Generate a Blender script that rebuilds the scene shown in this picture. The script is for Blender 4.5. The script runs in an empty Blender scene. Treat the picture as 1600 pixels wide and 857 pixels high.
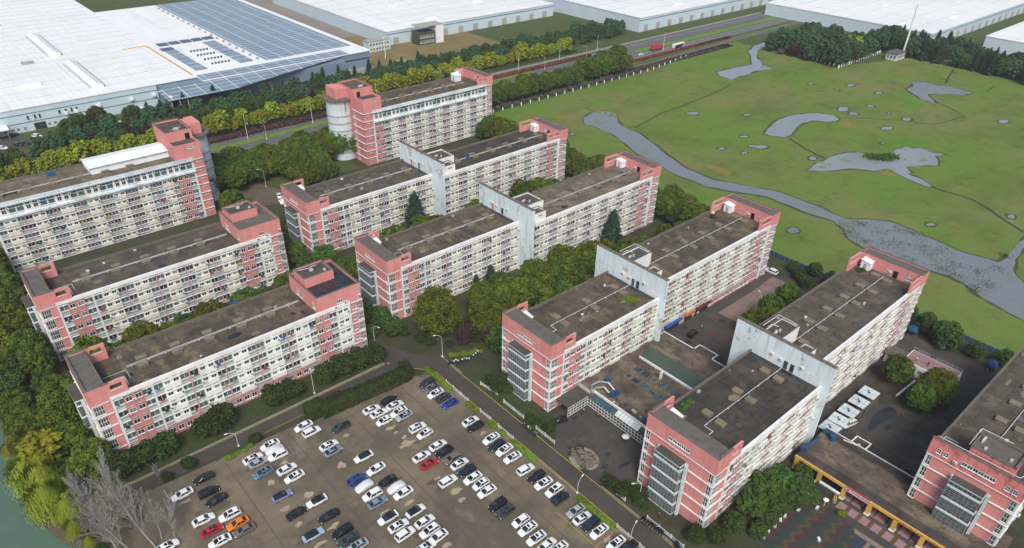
import bpy, bmesh, math, random
import numpy as np
from mathutils import Vector, Matrix
R = math.radians
rnd = random.Random(7)
scn = bpy.context.scene
COL = scn.collection
PI = math.pi

# ------------------------------------------------------------------ camera
FPX, PITCH, ROLL, YAW, CAMH = 1100.36, 0.583736, -0.0182913, 0.722458, 125.0
PPX, PPY = 800.0, 462.0
_f = np.array([math.cos(PITCH)*math.sin(YAW), math.cos(PITCH)*math.cos(YAW), -math.sin(PITCH)])
_r = np.array([math.cos(YAW), -math.sin(YAW), 0.0])
_d = np.cross(_f, _r)
_r2 = math.cos(ROLL)*_r + math.sin(ROLL)*_d
_d2 = -math.sin(ROLL)*_r + math.cos(ROLL)*_d
CM = np.array([_r2, _d2, _f])
def at(px, py, z=0.0):
    """survey helper: the point of the photograph's pixel at world height z"""
    d = CM.T @ np.array([(px-PPX)/FPX, (py-PPY)/FPX, 1.0])
    t = (z-CAMH)/d[2]
    return (float(d[0]*t), float(d[1]*t))

# ------------------------------------------------------------------ mesh builder
class MB:
    def __init__(s): s.v = []; s.f = []; s.m = []
    def quad(s, pts, mi=0):
        n = len(s.v); s.v += [tuple(p) for p in pts]; s.f.append(tuple(range(n, n+len(pts)))); s.m.append(mi)
    def box(s, x0, x1, y0, y1, z0, z1, mi=0, top=None):
        n = len(s.v)
        s.v += [(x0,y0,z0),(x1,y0,z0),(x1,y1,z0),(x0,y1,z0),(x0,y0,z1),(x1,y0,z1),(x1,y1,z1),(x0,y1,z1)]
        s.f += [(n,n+3,n+2,n+1),(n+4,n+5,n+6,n+7),(n,n+1,n+5,n+4),(n+1,n+2,n+6,n+5),(n+2,n+3,n+7,n+6),(n+3,n,n+4,n+7)]
        s.m += [mi, mi if top is None else top, mi, mi, mi, mi]
    def prism(s, poly, z0, z1, mi=0, top=None):
        n = len(s.v); k = len(poly)
        s.v += [(p[0],p[1],z0) for p in poly] + [(p[0],p[1],z1) for p in poly]
        s.f.append(tuple(range(n+k-1, n-1, -1))); s.m.append(mi)
        s.f.append(tuple(range(n+k, n+2*k))); s.m.append(mi if top is None else top)
        for i in range(k):
            j = (i+1) % k
            s.f.append((n+i, n+j, n+k+j, n+k+i)); s.m.append(mi)
    def tube(s, p, q, r, r2=None, n=6, mi=0, caps=True):
        if r2 is None: r2 = r
        p = Vector(p); q = Vector(q); a = (q-p)
        if a.length < 1e-6: return
        a.normalize()
        u = a.orthogonal().normalized(); w = a.cross(u)
        b = len(s.v)
        for c, rr in ((p, r), (q, r2)):
            for i in range(n):
                t = 2*PI*i/n
                s.v.append(tuple(c + u*(rr*math.cos(t)) + w*(rr*math.sin(t))))
        for i in range(n):
            j = (i+1) % n
            s.f.append((b+i, b+j, b+n+j, b+n+i)); s.m.append(mi)
        if caps:
            s.f.append(tuple(range(b+n-1, b-1, -1))); s.m.append(mi)
            s.f.append(tuple(range(b+n, b+2*n))); s.m.append(mi)
    def path(s, pts, r, n=6, mi=0):
        for a, b in zip(pts[:-1], pts[1:]): s.tube(a, b, r, n=n, mi=mi)
    def add(s, o, dx=0, dy=0, dz=0):
        n = len(s.v)
        s.v += [(a+dx, b+dy, c+dz) for a, b, c in o.v]
        s.f += [tuple(i+n for i in f) for f in o.f]; s.m += o.m
    def mesh(s, name, mats, off=(0,0,0), smooth=False):
        me = bpy.data.meshes.new(name)
        ox, oy, oz = off
        me.from_pydata([(a-ox, b-oy, c-oz) for a, b, c in s.v], [], s.f)
        if not isinstance(mats, (list, tuple)): mats = [mats]
        for m in mats: me.materials.append(m)
        if len(mats) > 1: me.polygons.foreach_set('material_index', s.m)
        if smooth:
            me.polygons.foreach_set('use_smooth', [True]*len(s.f))
            me.set_sharp_from_angle(angle=R(smooth if smooth is not True else 40))
        me.update()
        return me
    def build(s, name, mats, parent=None, off=(0,0,0), smooth=False):
        return inst(s.mesh(name, mats, off, smooth), name, parent)

def inst(me, name, parent=None, loc=(0,0,0), rz=0.0, sc=None):
    o = bpy.data.objects.new(name, me); COL.objects.link(o)
    if parent is not None: o.parent = parent
    o.location = loc
    if rz: o.rotation_euler = (0, 0, rz)
    if sc is not None: o.scale = sc if isinstance(sc, (tuple, list)) else (sc, sc, sc)
    return o
def tag(o, label=None, cat=None, group=None, kind=None):
    if label: o['label'] = label
    if cat: o['category'] = cat
    if group: o['group'] = group
    if kind: o['kind'] = kind
    return o
def thing(name, label, cat, loc=(0,0,0), rz=0.0, group=None, sc=None):
    o = inst(None, name, None, loc, rz, sc)
    o.empty_display_size = 0.5
    return tag(o, label, cat, group)
def copy_tree(src, loc, rz=0.0, label=None, group=None, sc=None):
    r = src.copy(); COL.objects.link(r); r.location = loc; r.rotation_euler = (0, 0, rz)
    if sc is not None: r.scale = sc if isinstance(sc, (tuple, list)) else (sc, sc, sc)
    if label: r['label'] = label
    if group: r['group'] = group
    for ch in src.children:
        c = ch.copy(); COL.objects.link(c); c.parent = r
        for g in ch.children:
            d = g.copy(); COL.objects.link(d); d.parent = c
    return r
def ground(name, poly, z, m, kind='structure', th=0.0):
    b = MB(); n = len(poly)
    area = sum(poly[i][0]*poly[(i+1) % n][1]-poly[(i+1) % n][0]*poly[i][1] for i in range(n))
    if area < 0: poly = poly[::-1]
    if th: b.prism(poly, z-th, z)
    else: b.quad([(x, y, z) for x, y in poly])
    return tag(b.build(name, m), kind=kind)
def rect(x0, x1, y0, y1): return [(x0,y0),(x1,y0),(x1,y1),(x0,y1)]
def smooth_poly(pts, it=2):
    for _ in range(it):
        o = []
        for i in range(len(pts)):
            a, b = pts[i], pts[(i+1) % len(pts)]
            o += [(a[0]*.75+b[0]*.25, a[1]*.75+b[1]*.25), (a[0]*.25+b[0]*.75, a[1]*.25+b[1]*.75)]
        pts = o
    return pts
def rough_poly(pts, amp, sub=3):
    o = []
    for i in range(len(pts)):
        a, b = pts[i], pts[(i+1) % len(pts)]
        for k in range(sub):
            t = k/sub
            o.append((a[0]+(b[0]-a[0])*t+rnd.uniform(-amp, amp), a[1]+(b[1]-a[1])*t+rnd.uniform(-amp, amp)))
    return o

# ------------------------------------------------------------------ materials
class N:
    def __init__(s, name, rough=.8, spec=.3, metal=0.0):
        s.m = bpy.data.materials.new(name); s.m.use_nodes = True
        s.nt = s.m.node_tree; s.b = s.nt.nodes['Principled BSDF']
        s.b.inputs['Roughness'].default_value = rough
        s.b.inputs['Specular IOR Level'].default_value = spec
        s.b.inputs['Metallic'].default_value = metal
        s.co = None
    def n(s, t, **k):
        x = s.nt.nodes.new(t)
        for a, v in k.items(): setattr(x, a, v)
        return x
    def link(s, a, b): s.nt.links.new(a, b)
    def coord(s, kind='Object', scale=(1,1,1)):
        tc = s.n('ShaderNodeTexCoord'); mp = s.n('ShaderNodeMapping')
        mp.inputs['Scale'].default_value = scale
        s.link(tc.outputs[kind], mp.inputs['Vector']); return mp.outputs['Vector']
    def world(s, scale=(1,1,1)):
        g = s.n('ShaderNodeNewGeometry'); mp = s.n('ShaderNodeMapping')
        mp.inputs['Scale'].default_value = scale
        s.link(g.outputs['Position'], mp.inputs['Vector']); return mp.outputs['Vector']
    def noise(s, vec, scale, detail=4, rough=.55, lo=.35, hi=.65, dist=0.0):
        t = s.n('ShaderNodeTexNoise'); t.inputs['Scale'].default_value = scale
        t.inputs['Detail'].default_value = detail; t.inputs['Roughness'].default_value = rough
        t.inputs['Distortion'].default_value = dist
        s.link(vec, t.inputs['Vector'])
        r = s.n('ShaderNodeMapRange'); r.inputs['From Min'].default_value = lo; r.inputs['From Max'].default_value = hi
        r.interpolation_type = 'SMOOTHSTEP'
        s.link(t.outputs['Fac'], r.inputs['Value']); return r.outputs['Result']
    def mix(s, fac, a, b, amt=1.0, mode='MIX'):
        x = s.n('ShaderNodeMix', data_type='RGBA', blend_type=mode)
        if amt != 1.0:
            m = s.n('ShaderNodeMath', operation='MULTIPLY'); m.inputs[1].default_value = amt
            if hasattr(fac, 'is_output'): s.link(fac, m.inputs[0])
            else: m.inputs[0].default_value = fac
            fac = m.outputs[0]
        if hasattr(fac, 'is_output'): s.link(fac, x.inputs[0])
        else: x.inputs[0].default_value = fac
        for v, i in ((a, 6), (b, 7)):
            if hasattr(v, 'is_output'): s.link(v, x.inputs[i])
            else: x.inputs[i].default_value = (*v[:3], 1)
        return x.outputs[2]
    def out(s, col):
        if hasattr(col, 'is_output'): s.link(col, s.b.inputs['Base Color'])
        else: s.b.inputs['Base Color'].default_value = (*col[:3], 1)
        return s.m
    def bump(s, h, strength=.3, dist=.05):
        b = s.n('ShaderNodeBump'); b.inputs['Strength'].default_value = strength; b.inputs['Distance'].default_value = dist
        s.link(h, b.inputs['Height']); s.link(b.outputs['Normal'], s.b.inputs['Normal'])
def plain(name, c, rough=.7, spec=.3, metal=0.0): return N(name, rough, spec, metal).out(c)
def grimy(name, c, dirt, amt=.5, streak=.5, sc=.25, rough=.85, spec=.2, lo=.4, hi=.75, sv=1.0):
    k = N(name, rough, spec); w = k.world()
    a = k.mix(k.noise(w, sc, 5, .6, lo, hi), c, dirt, amt)
    if streak:
        v = k.world((1.6, 1.6, .10))
        a = k.mix(k.noise(v, 1.0, 5, .7, .5, .72), a, dirt, min(1, streak*1.3))
    f = k.noise(w, 3.0, 3, .6, .3, .7)
    a = k.mix(f, a, tuple(x*.86 for x in dirt), .12)
    return k.out(a)
M = {}
k = N('pink_plaster', .88, .15); w = k.world()
a = k.mix(k.noise(w, .22, 6, .65, .40, .70), (.60,.235,.225), (.63,.31,.295), .65)
a = k.mix(k.noise(k.world((1.5,1.5,.09)), 1.0, 5, .7, .48, .72), a, (.38,.155,.145), .62)
a = k.mix(k.noise(w, .55, 6, .75, .56, .70), a, (.33,.15,.14), .5)
M['pink'] = k.out(a)
M['pink2'] = grimy('faded_pink_plaster', (.56,.225,.22), (.33,.155,.15), .55, .45)
M['pinkm'] = grimy('mouldy_pink_plaster', (.66,.22,.22), (.20,.085,.08), .7, .7, .5, lo=.5, hi=.7)
M['white'] = grimy('white_paint', (.78,.79,.79), (.46,.48,.47), .5, .3)
M['cool'] = grimy('pale_blue_white_paint', (.58,.66,.69), (.32,.36,.37), .55, .55, .2)
M['cream'] = grimy('cream_paint', (.72,.70,.60), (.45,.42,.34), .55, .35)
M['panel'] = grimy('bluish_white_panel', (.80,.81,.80), (.45,.48,.48), .5, .3)
M['rail_grey'] = grimy('grey_balcony_panel', (.33,.36,.36), (.21,.22,.22), .6, .3, 1.2)
M['recess'] = grimy('grey_recess_wall', (.36,.36,.34), (.2,.2,.19), .6, .4)  # plain grey wall set back behind balconies and bays
M['redrail'] = grimy('faded_red_balcony_panel', (.38,.28,.25), (.26,.21,.19), .6, .3, 1.0)
M['pinkpale'] = grimy('washed_out_pink_strip', (.58,.36,.36), (.42,.29,.29), .5, .3, 1.0)
k = N('stained_white_gable', .9, .2); w = k.world()
a = k.mix(k.noise(w, .12, 5, .6, .4, .7), (.64,.74,.78), (.52,.60,.62), .7)
a = k.mix(k.noise(k.world((.8,.8,.05)), 1.0, 5, .65, .48, .72), a, (.30,.36,.38), .6)
a = k.mix(k.noise(k.world((.6,.6,.35)), .55, 6, .75, .57, .68), a, (.12,.14,.16), .75)
a = k.mix(k.noise(w, .2, 3, .5, .64, .67), a, (.42,.38,.32), .7)
M['gable'] = k.out(a)
def roofmat(name, base, dark, tan, tanamt, seam=3.2, lo=.5):
    k = N(name, .9, .2); w = k.world()
    a = k.mix(k.noise(w, .16, 6, .65, .35, .65), base, dark, .8)
    a = k.mix(k.noise(k.world((.9,.35,1)), .35, 6, .7, lo, lo+.16), a, tan, tanamt)
    a = k.mix(k.noise(w, .5, 6, .75, .5, .66, .4), a, tuple(x*.6 for x in dark), .7)
    a = k.mix(k.noise(w, 1.4, 5, .75, .54, .7), a, tan, .35)
    a = k.mix(k.noise(w, 4.5, 3, .7, .5, .8), a, tuple(x*1.5 for x in tan), .16)
    br = k.n('ShaderNodeTexBrick'); br.inputs['Scale'].default_value = 1.0
    br.inputs['Brick Width'].default_value = seam; br.inputs['Row Height'].default_value = seam*.9
    br.inputs['Mortar Size'].default_value = .05; br.inputs['Mortar Smooth'].default_value = .4
    br.offset = .0
    br.inputs['Color1'].default_value = (1,1,1,1); br.inputs['Color2'].default_value = (.86,.86,.86,1); br.inputs['Mortar'].default_value = (.45,.43,.4,1)
    k.link(w, br.inputs['Vector'])
    a = k.mix(.8, a, br.outputs['Color'], 1.0, 'MULTIPLY')
    return k.out(a)
M['roof_brown'] = roofmat('weathered_brown_roof', (.115,.094,.068), (.055,.047,.037), (.23,.18,.105), .7)
M['roof_grey'] = roofmat('weathered_grey_roof', (.112,.094,.074), (.058,.050,.042), (.185,.15,.105), .5)
M['roof_dark'] = roofmat('dark_bitumen_roof', (.072,.065,.058), (.036,.034,.031), (.115,.098,.078), .45)
M['roof_tan'] = roofmat('tan_concrete_roof', (.19,.155,.11), (.09,.075,.055), (.29,.24,.16), .6)
M['roof_low'] = roofmat('stained_low_roof', (.145,.112,.086), (.048,.040,.036), (.24,.195,.14), .6, 30, .48)
M['slab_dark'] = grimy('dark_concrete', (.085,.08,.074), (.04,.04,.038), .7, .2)
M['slab_grey'] = grimy('grey_concrete_slab', (.125,.12,.105), (.07,.066,.06), .7, .1, .6)
M['coping'] = grimy('brown_coping', (.155,.135,.11), (.07,.062,.055), .7, .2, .7)
M['ventc'] = grimy('brown_concrete_block', (.21,.18,.13), (.11,.095,.07), .6, .2, .8)
k = N('wet_black_roof', .12, .5); M['wet'] = k.out(k.mix(k.noise(k.world(), .6, 5, .6), (.018,.02,.026), (.035,.036,.04), 1))
M['conc'] = grimy('pale_concrete', (.36,.355,.34), (.2,.195,.18), .5, .2, .8)
M['pipe'] = grimy('white_pipe', (.50,.51,.50), (.35,.35,.34), .5, 0, 1.5)
M['trim'] = grimy('white_trim', (.74,.76,.75), (.42,.43,.41), .6, .35)
M['metal'] = plain('galvanised_metal', (.33,.36,.37), .45, .5, .4)
M['dkmetal'] = plain('dark_metal', (.05,.055,.06), .5, .4)
M['sheetw'] = grimy('white_metal_sheet', (.78,.82,.86), (.55,.6,.64), .4, .2, .4, .5, .4)
def glass(name, c, rough=.12, spec=.55, var=.5):
    k = N(name, rough, spec); oi = k.n('ShaderNodeObjectInfo'); w = k.world()
    a = k.mix(oi.outputs['Random'], c, tuple(x*.45 for x in c), var)
    a = k.mix(k.noise(w, .9, 2, .5, .45, .6), a, tuple(min(1, x*1.7+.02) for x in c), .5)
    return k.out(a)
M['gdark'] = glass('dark_window_glass', (.030,.034,.042))
M['gcurt'] = glass('curtained_window_glass', (.16,.18,.18))
M['gteal'] = glass('teal_balcony_glass', (.075,.115,.115))
M['ggrey'] = glass('grey_stair_glass', (.060,.075,.075), .18)
M['ggreen'] = grimy('dirty_green_canopy_glass', (.048,.082,.070), (.085,.080,.055), .7, 0, .3, .3, .5)
M['gblue'] = glass('blue_skylight_glass', (.035,.085,.10), .15)
M['black'] = plain('black_rubber', (.018,.018,.02), .8, .2)
M['open'] = plain('open_dark_interior', (.012,.012,.014), .9, .1)
def paint(name, c, rough=.22, metal=.1):
    k = N(name, rough, .5, metal); k.b.inputs['Coat Weight'].default_value = .6; k.b.inputs['Coat Roughness'].default_value = .08
    return k.out(k.mix(k.noise(k.coord(), 2.5, 4, .6, .45, .8), c, tuple(x*.8+.02 for x in c), .3))
# ------------------------------------------------------------------ dormitory blocks
CAMP = Vector((0, 0, CAMH))
def rot90(b):                      # the same shape turned to face -X instead of -Y
    o = MB(); o.v = [(y, -x, z) for x, y, z in b.v]; o.f = b.f; o.m = b.m; return o
PROTO = {}
def proto(key, fn, mats):
    if key not in PROTO:
        b = fn(); PROTO[key] = (b, b.mesh(key[0], mats), mats)
    return PROTO[key]
def win_shape(w, h, cols=2, tr=.42, rows=1):
    b = MB(); t = .07
    b.box(-w/2, w/2, -.03, .02, 0, h, 1)
    for i in range(cols+1):
        x = -w/2+w*i/cols; b.box(x-t/2, x+t/2, -.09, -.031, 0, h)
    for j in range(rows+1):
        z = h*j/rows; b.box(-w/2, w/2, -.085, -.0305, z-t/2, z+t/2)
    b.box(-w/2-.12, w/2+.12, -.2, -.001, -.17, -.05)
    if tr:
        b.box(-w/2, w/2, -.03, .02, h+.22, h+.22+tr, 1)
        b.box(-.04, .04, -.08, -.031, h+.22, h+.22+tr)
        b.box(-w/2, w/2, -.075, -.0305, h+.22+tr-.04, h+.22+tr+.05)
    return b
def win(w=1.35, h=1.2, tr=.0, g='gdark', cols=2, rows=1, fr='trim'):
    return proto(('window', w, h, tr, g, cols, rows, fr), lambda: win_shape(w, h, cols, tr, rows), [M[fr], M[g]])
def balc_shape(w, p):
    b = MB(); h = w/2-.03
    b.box(-h, h, -.08, 1.2, 0, .14)
    b.box(-h, h, -.02, .04, .14, p*.28, 1)
    b.box(-h, h, -.18, .06, p*.28, p*.28+.22)
    b.box(-h, h, .34, .40, p*.28+.22, p*.78, 2)
    b.box(-.05, .05, .26, .339, p*.28+.22, p*.78)
    b.box(-h, h, -.12, .34, p*.78, p*.78+.24)
    b.box(-h, h, .30, .36, p*.78+.241, p-.002, 1)
    return b
def balc(w, p, panel='rail_grey', g='gteal'):
    return proto(('balcony', round(w, 2), round(p, 2), panel, g), lambda: balc_shape(w, p), [M['trim'], M[panel], M[g]])
def ac_shape():
    b = MB(); b.box(-.40, .40, -.44, -.12, 0, .56); n = 10
    b.quad([(-.12+.22*math.cos(2*PI*i/n), -.443, .28+.22*math.sin(2*PI*i/n)) for i in range(n)], 1)
    b.box(-.38, .38, -.5, .0, -.06, -.01, 1)
    return b
def ac(): return proto(('air_conditioner',), ac_shape, [M['trim'], M['dkmetal']])

KEEP = ('glazing_bars', 'balustrade', 'roof_frame')
def pieces(b):
    n = len(b.v); par = list(range(n))
    def fd(i):
        while par[i] != i: par[i] = par[par[i]]; i = par[i]
        return i
    for f in b.f:
        a = fd(f[0])
        for j in f[1:]: par[fd(j)] = a
    grp = {}
    for k_, f in enumerate(b.f): grp.setdefault(fd(f[0]), []).append(k_)
    out = []
    for fs in grp.values():
        q = MB(); mp = {}
        for k_ in fs:
            t = []
            for i in b.f[k_]:
                if i not in mp: mp[i] = len(q.v); q.v.append(b.v[i])
                t.append(mp[i])
            q.f.append(tuple(t)); q.m.append(b.m[k_])
        out.append(q)
    return out
class Block:
    def __init__(s, name, label, cat, off):
        s.off = off; s.root = thing(name, label, cat, off); s.mb = {}; s.pl = {}
    def b(s, name, mat):
        return s.mb.setdefault((name, mat), MB())
    def put(s, pr, x, y, z, west=False, name=None):
        s.pl.setdefault(name or pr[1].name.split('.')[0], []).append((x, y, z, west, pr))
    def finish(s):
        s.laundry(26, int(s.off[1]*7+s.off[0]))
        for (n, m), b in s.mb.items():
            if not b.v: continue
            if n in KEEP: b.build(n, M[m], s.root, s.off); continue
            pcs = pieces(b)
            pcs.sort(key=lambda q: (Vector(q.v[0])-CAMP).length)
            for q in pcs[:100]: q.build(n, M[m], s.root, s.off)
            if len(pcs) > 100:
                o = MB()
                for q in pcs[100:]: o.add(q)
                tag(o.build(n, M[m], s.root, s.off), kind='stuff')
        for n, lst in s.pl.items():
            lst.sort(key=lambda t: (Vector(t[:3])-CAMP).length)
            for x, y, z, west, pr in lst[:100]:
                inst(pr[1], n, s.root, (x-s.off[0], y-s.off[1], z-s.off[2]), -PI/2 if west else 0)
            rest = lst[100:]
            if rest:
                mats = []; o = MB()
                for x, y, z, west, pr in rest:
                    src = rot90(pr[0]) if west else pr[0]; idx = []
                    for m in pr[2]:
                        if m not in mats: mats.append(m)
                        idx.append(mats.index(m))
                    t = MB(); t.v = src.v; t.f = src.f; t.m = [idx[i] for i in src.m]
                    o.add(t, x, y, z)
                if len(mats) == 1: o.m = [0]*len(o.f)
                tag(o.build(n, mats, s.root, s.off), kind='stuff')

    # ---- the long front: columns of balconies (B), window bays (W), pink bays (K), piers (P), pink strips (S)
    def facade(s, x0, Yf, Yb, cols, fl, p, zroof, ztop, panel, gf=None, roof='roof_brown', top_fl=None, balp='rail_grey', roofname='roof'):
        x = x0; x1 = x0+sum(c[1] for c in cols); RY = 1.2
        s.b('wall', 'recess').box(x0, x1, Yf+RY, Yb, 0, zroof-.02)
        for c, w in cols:
            xc = x+w/2
            zb = fl[0]
            if c == 'P': s.b('pier', 'trim').box(x, x+w, Yf-.12, Yf+RY-.002, 0, zroof-.1)
            elif c == 'S': s.b('pink_strip', 'pinkpale').box(x+.03, x+w-.03, Yf-.06, Yf+RY-.002, zb, zroof-.1)
            else:
                if c in 'KW':
                    nm, mt = ('pink_bay', 'pink2') if c == 'K' else ('window_bay', panel)
                    z0 = zb + (p if (gf and c == 'W') else 0)
                    s.b(nm, mt).box(x+.01, x+w-.01, Yf, Yf+RY-.002, z0, zroof-.1)
                    if c == 'W':
                        for z in fl[1 if gf else 0:]:
                            b_ = s.b('spandrel', panel); q0 = z+.12; q1 = z+p*.40
                            b_.box(x+.02, x+w-.02, Yf-.34, Yf-.002, q0, q1)
                            s.b('sill_band', 'trim').box(x, x+w, Yf-.40, Yf-.003, q1+.001, q1+.11)
                            s.b('lintel_band', 'trim').box(x, x+w, Yf-.26, Yf-.003, z+p*.77, z+p*.84)
                for i, z in enumerate(fl):
                    ground_fl = (i == 0 and gf)
                    if ground_fl and c in 'WB':
                        s.b('ground_floor_wall', gf).box(x+.01, x+w-.01, Yf+.02, Yf+RY-.002, zb, zb+p)
                        for q in ((-.25, .25) if c == 'W' else (0,)):
                            s.put(win(1.3, 1.3, .35, rnd.choice(['gdark', 'gcurt'])), xc+q*w, Yf+.02, z+1.0)
                            if rnd.random() < .35: s.put(ac(), xc+q*w+.95, Yf+.02, z+.5)
                        continue
                    if c == 'B':
                        s.put(balc(w, p, balp if rnd.random() < .8 else 'rail_grey', 'gteal' if rnd.random() < .75 else 'gdark'), xc, Yf, z)
                    else:
                        for q in ((-.25, .25) if w > 2.9 else (0,)):
                            if top_fl and i == len(fl)-1: s.put(win(1.3, 1.6, .6, 'gdark'), xc+q*w, Yf, z+.75)
                            elif c == 'K': s.put(win(1.35, 1.2, .35, rnd.choice(['gdark', 'gdark', 'gcurt'])), xc+q*w, Yf, z+p*.29+.26)
                            else:
                                s.put(win(1.2, p*.27, 0, rnd.choice(['gdark', 'gdark', 'gcurt'])), xc+q*w, Yf-.01, z+p*.45)
                                s.put(win(1.2, p*.09, 0, rnd.choice(['gdark', 'gcurt', 'gcurt'])), xc+q*w, Yf-.01, z+p*.87, name='fanlight')
                        if rnd.random() < .6: s.put(ac(), x+(.35 if rnd.random() < .5 else w-.35) if c == 'W' else xc+rnd.choice((0,-.5*w,.5*w)), Yf-.30 if c == 'W' else Yf, z+p*(.42 if c == 'W' else .29)+.02)
            x += w
        s.b('parapet', 'panel').box(x0, x1, Yf-.22, Yf+.38, zroof-.1, ztop)
        s.b('parapet', 'coping').box(x0, x1, Yb-.35, Yb+.1, zroof, ztop-.15)
        s.b(roofname, roof).box(x0, x1, Yf+.38, Yb-.35, zroof-.018, zroof+.12)
        g = random.Random(int(Yf*3+x0)); zr = zroof+.121
        for i in range(int((x1-x0)/5)):
            px, py = g.uniform(x0+2, x1-3), g.uniform(Yf+1.5, Yb-2.5); w, d = g.uniform(.5, 2.2), g.uniform(.4, 1.4)
            b = MB(); n = 9; b.prism([(px+w*math.cos(2*PI*q/n)*g.uniform(.6, 1.1), py+d*math.sin(2*PI*q/n)*g.uniform(.6, 1.1)) for q in range(n)], zr, zr+.012+.003*(i+1)); b.build('membrane_patch', M[g.choice(['slab_dark', 'ventc', 'slab_grey', 'slab_dark', 'wet'])], s.root, s.off)
        for i in range(int((x1-x0)/9)):
            px, py = g.uniform(x0+2, x1-3), g.choice((Yf+1.0, Yb-1.2, g.uniform(Yf+2, Yb-3))); q = g.uniform(.2, .5)
            b = MB(); b.box(px-q, px+q, py-q*.7, py+q*.7, zr, zr+g.uniform(.15, .6)); b.build('roof_clutter', M[g.choice(['conc', 'pipe', 'dkmetal', 'ventc', 'trim'])], s.root, s.off)
        b = MB(); yy = Yb-1.1; xx = x0+1; pts = []
        while xx < x1-1: pts.append((xx, yy+g.uniform(-.25, .25), zr+.04)); xx += 3.0
        b.path(pts, .035, 4); b.build('cable', M['dkmetal'], s.root, s.off)
        return x1
    def laundry(s, n, seed):
        g = random.Random(seed); L = s.pl.get('balcony', [])
        cols = ['cl_red', 'cl_blue', 'cl_white', 'cl_dark', 'cl_yellow', 'cl_grey']
        for x, y, z, west, pr in g.sample(L, min(n, len(L))):
            b = MB(); q = x+g.uniform(-.4, .4); w = g.uniform(.25, .6); h = g.uniform(.5, .95); b.box(q-w, q+w, y-.27, y-.21, z+1.25-h*.3, z+1.25+h*.55)
            b.build('laundry', M[g.choice(cols)], s.root, s.off)
    def pipes(s, x0, x1, Y, z, double=True, step=8.0, n=None, side=1.5, big=(1.1, .6)):
        for dy in ((-.26, .26) if double else (0,)):
            b = s.b('roof_pipe', 'pipe'); b.tube((x0, Y+dy, z+.55), (x1, Y+dy, z+.55), .085, n=6)
            x = x0+1
            while x < x1: b.box(x-.08, x+.08, Y+dy-.1, Y+dy+.1, z+.12, z+.46); x += 4
        x = x0+3.5
        while x < x1-1:
            for sg in (-1, 1):
                xx = x+sg*.25+rnd.uniform(-.15, .15); yy = Y+sg*side
                b = MB(); b.box(xx-big[0], xx+big[0], yy-big[1], yy+big[1], z+.121, z+.75); b.box(xx-big[0]-.15, xx+big[0]+.15, yy-big[1]-.15, yy+big[1]+.15, z+.751, z+.9)
                b.build('roof_vent', M['ventc'], s.root, s.off)
            x += step
    def shed(s, x0, x1, y0, y1, z0, z1, slope=.5):
        b = MB(); b.box(x0, x1, y0, y1, z0, z1-slope)
        b.v += []; n = len(b.v)
        b.v += [(x0-.2,y0-.2,z1-slope+.01),(x1+.2,y0-.2,z1-slope+.01),(x1+.2,y1+.2,z1),(x0-.2,y1+.2,z1),(x0-.2,y0-.2,z1-slope-.14),(x1+.2,y0-.2,z1-slope-.14),(x1+.2,y1+.2,z1-.15),(x0-.2,y1+.2,z1-.15)]
        b.f += [(n,n+1,n+2,n+3),(n+7,n+6,n+5,n+4),(n,n+4,n+5,n+1),(n+1,n+5,n+6,n+2),(n+2,n+6,n+7,n+3),(n+3,n+7,n+4,n)]; b.m += [0]*6
        sh = b.build('roof_shed', M['sheetw'], s.root, s.off)
        d = MB(); d.box(x0-.04, x0-.005, (y0+y1)/2-.45, (y0+y1)/2+.45, z0+.05, z0+1.9); d.build('door', M['conc'], sh)
        sh.children[0].location = tuple(-c for c in s.off)
    # ---- pink end with ledges, corner windows and a glazed stair
    def pink_end(s, X0, X1, Yf, Yb, z1, fl, p, stair=None, west=True, mat='pink', cornerw=2.0, gl='ggrey'):
        s.b('pink_wall', mat).box(X0, X1, Yf, Yb, 0, z1)
        for z in fl[1:]+[fl[-1]+p]:
            b = s.b('ledge', 'trim')
            b.box(X0-.3, X1-.1, Yf-.3, Yf-.002, z-.08, z+.08)
            if west:
                b.box(X0-.301, X0-.002, Yf-.3, Yb+.1, z-.081, z+.081)
        cw = min(cornerw, X1-X0-.8)
        for z in fl:
            fx = X0+.3+cw/2 if west else X1-.3-cw/2
            s.put(win(cw, p-1.0, 0, gl, 4, 2), fx, Yf-.005, z+.55, name='corner_window')
            if west:
                for yy in (Yf+.75, Yb-.75): s.put(win(.95, p-1.0, 0, gl, 2, 2), X0-.005, yy, z+.55, True, name='corner_window')
            else:
                s.put(win(1.0, 1.1, 0, 'gcurt'), X0+1.0, Yf-.005, z+1.2); 
                if rnd.random() < .7: s.put(ac(), X0+2.0, Yf, z+.55)
        if west:
            b = s.b('corner_post', 'trim')
            b.box(X0-.12, X0+.18, Yf-.12, Yf+.18, 0, fl[-1]+p-.1); b.box(X0-.12, X0+.15, Yb-.2, Yb+.1, 0, fl[-1]+p-.1)
        if stair:
            y0, y1, zt, d = stair; xa = X0-d
            b = MB(); b.box(xa+.1, X0-.002, y0, y1, .3, zt-.02); st = b.build('stair_tower', M['ggrey'], s.root, s.off)
            o = tuple(s.off)
            def sub(bm, n, m):
                q = bm.build(n, M[m], st, o); return q
            g = MB()
            for z in fl:
                if z+1 > zt: break
                for j in range(1, 5): 
                    zz = z+.5+j*(p-.6)/5
                    if zz < zt-.2: g.box(xa+.02, xa+.099, y0, y1, zz-.035, zz+.035); g.box(xa+.1, X0-.003, y0-.07, y0-.002, zz-.03, zz+.03)
            ny = int((y1-y0)/.8)
            for i in range(3): g.box(xa+.3+i*.7, xa+.36+i*.7, y0-.07, y0-.001, .3, zt-.06)
            for i in range(ny+1):
                y = y0+(y1-y0)*i/ny; g.box(xa, xa+.095, y-.04, y+.04, .3, zt-.05)
            sub(g, 'mullions', 'metal')
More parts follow.
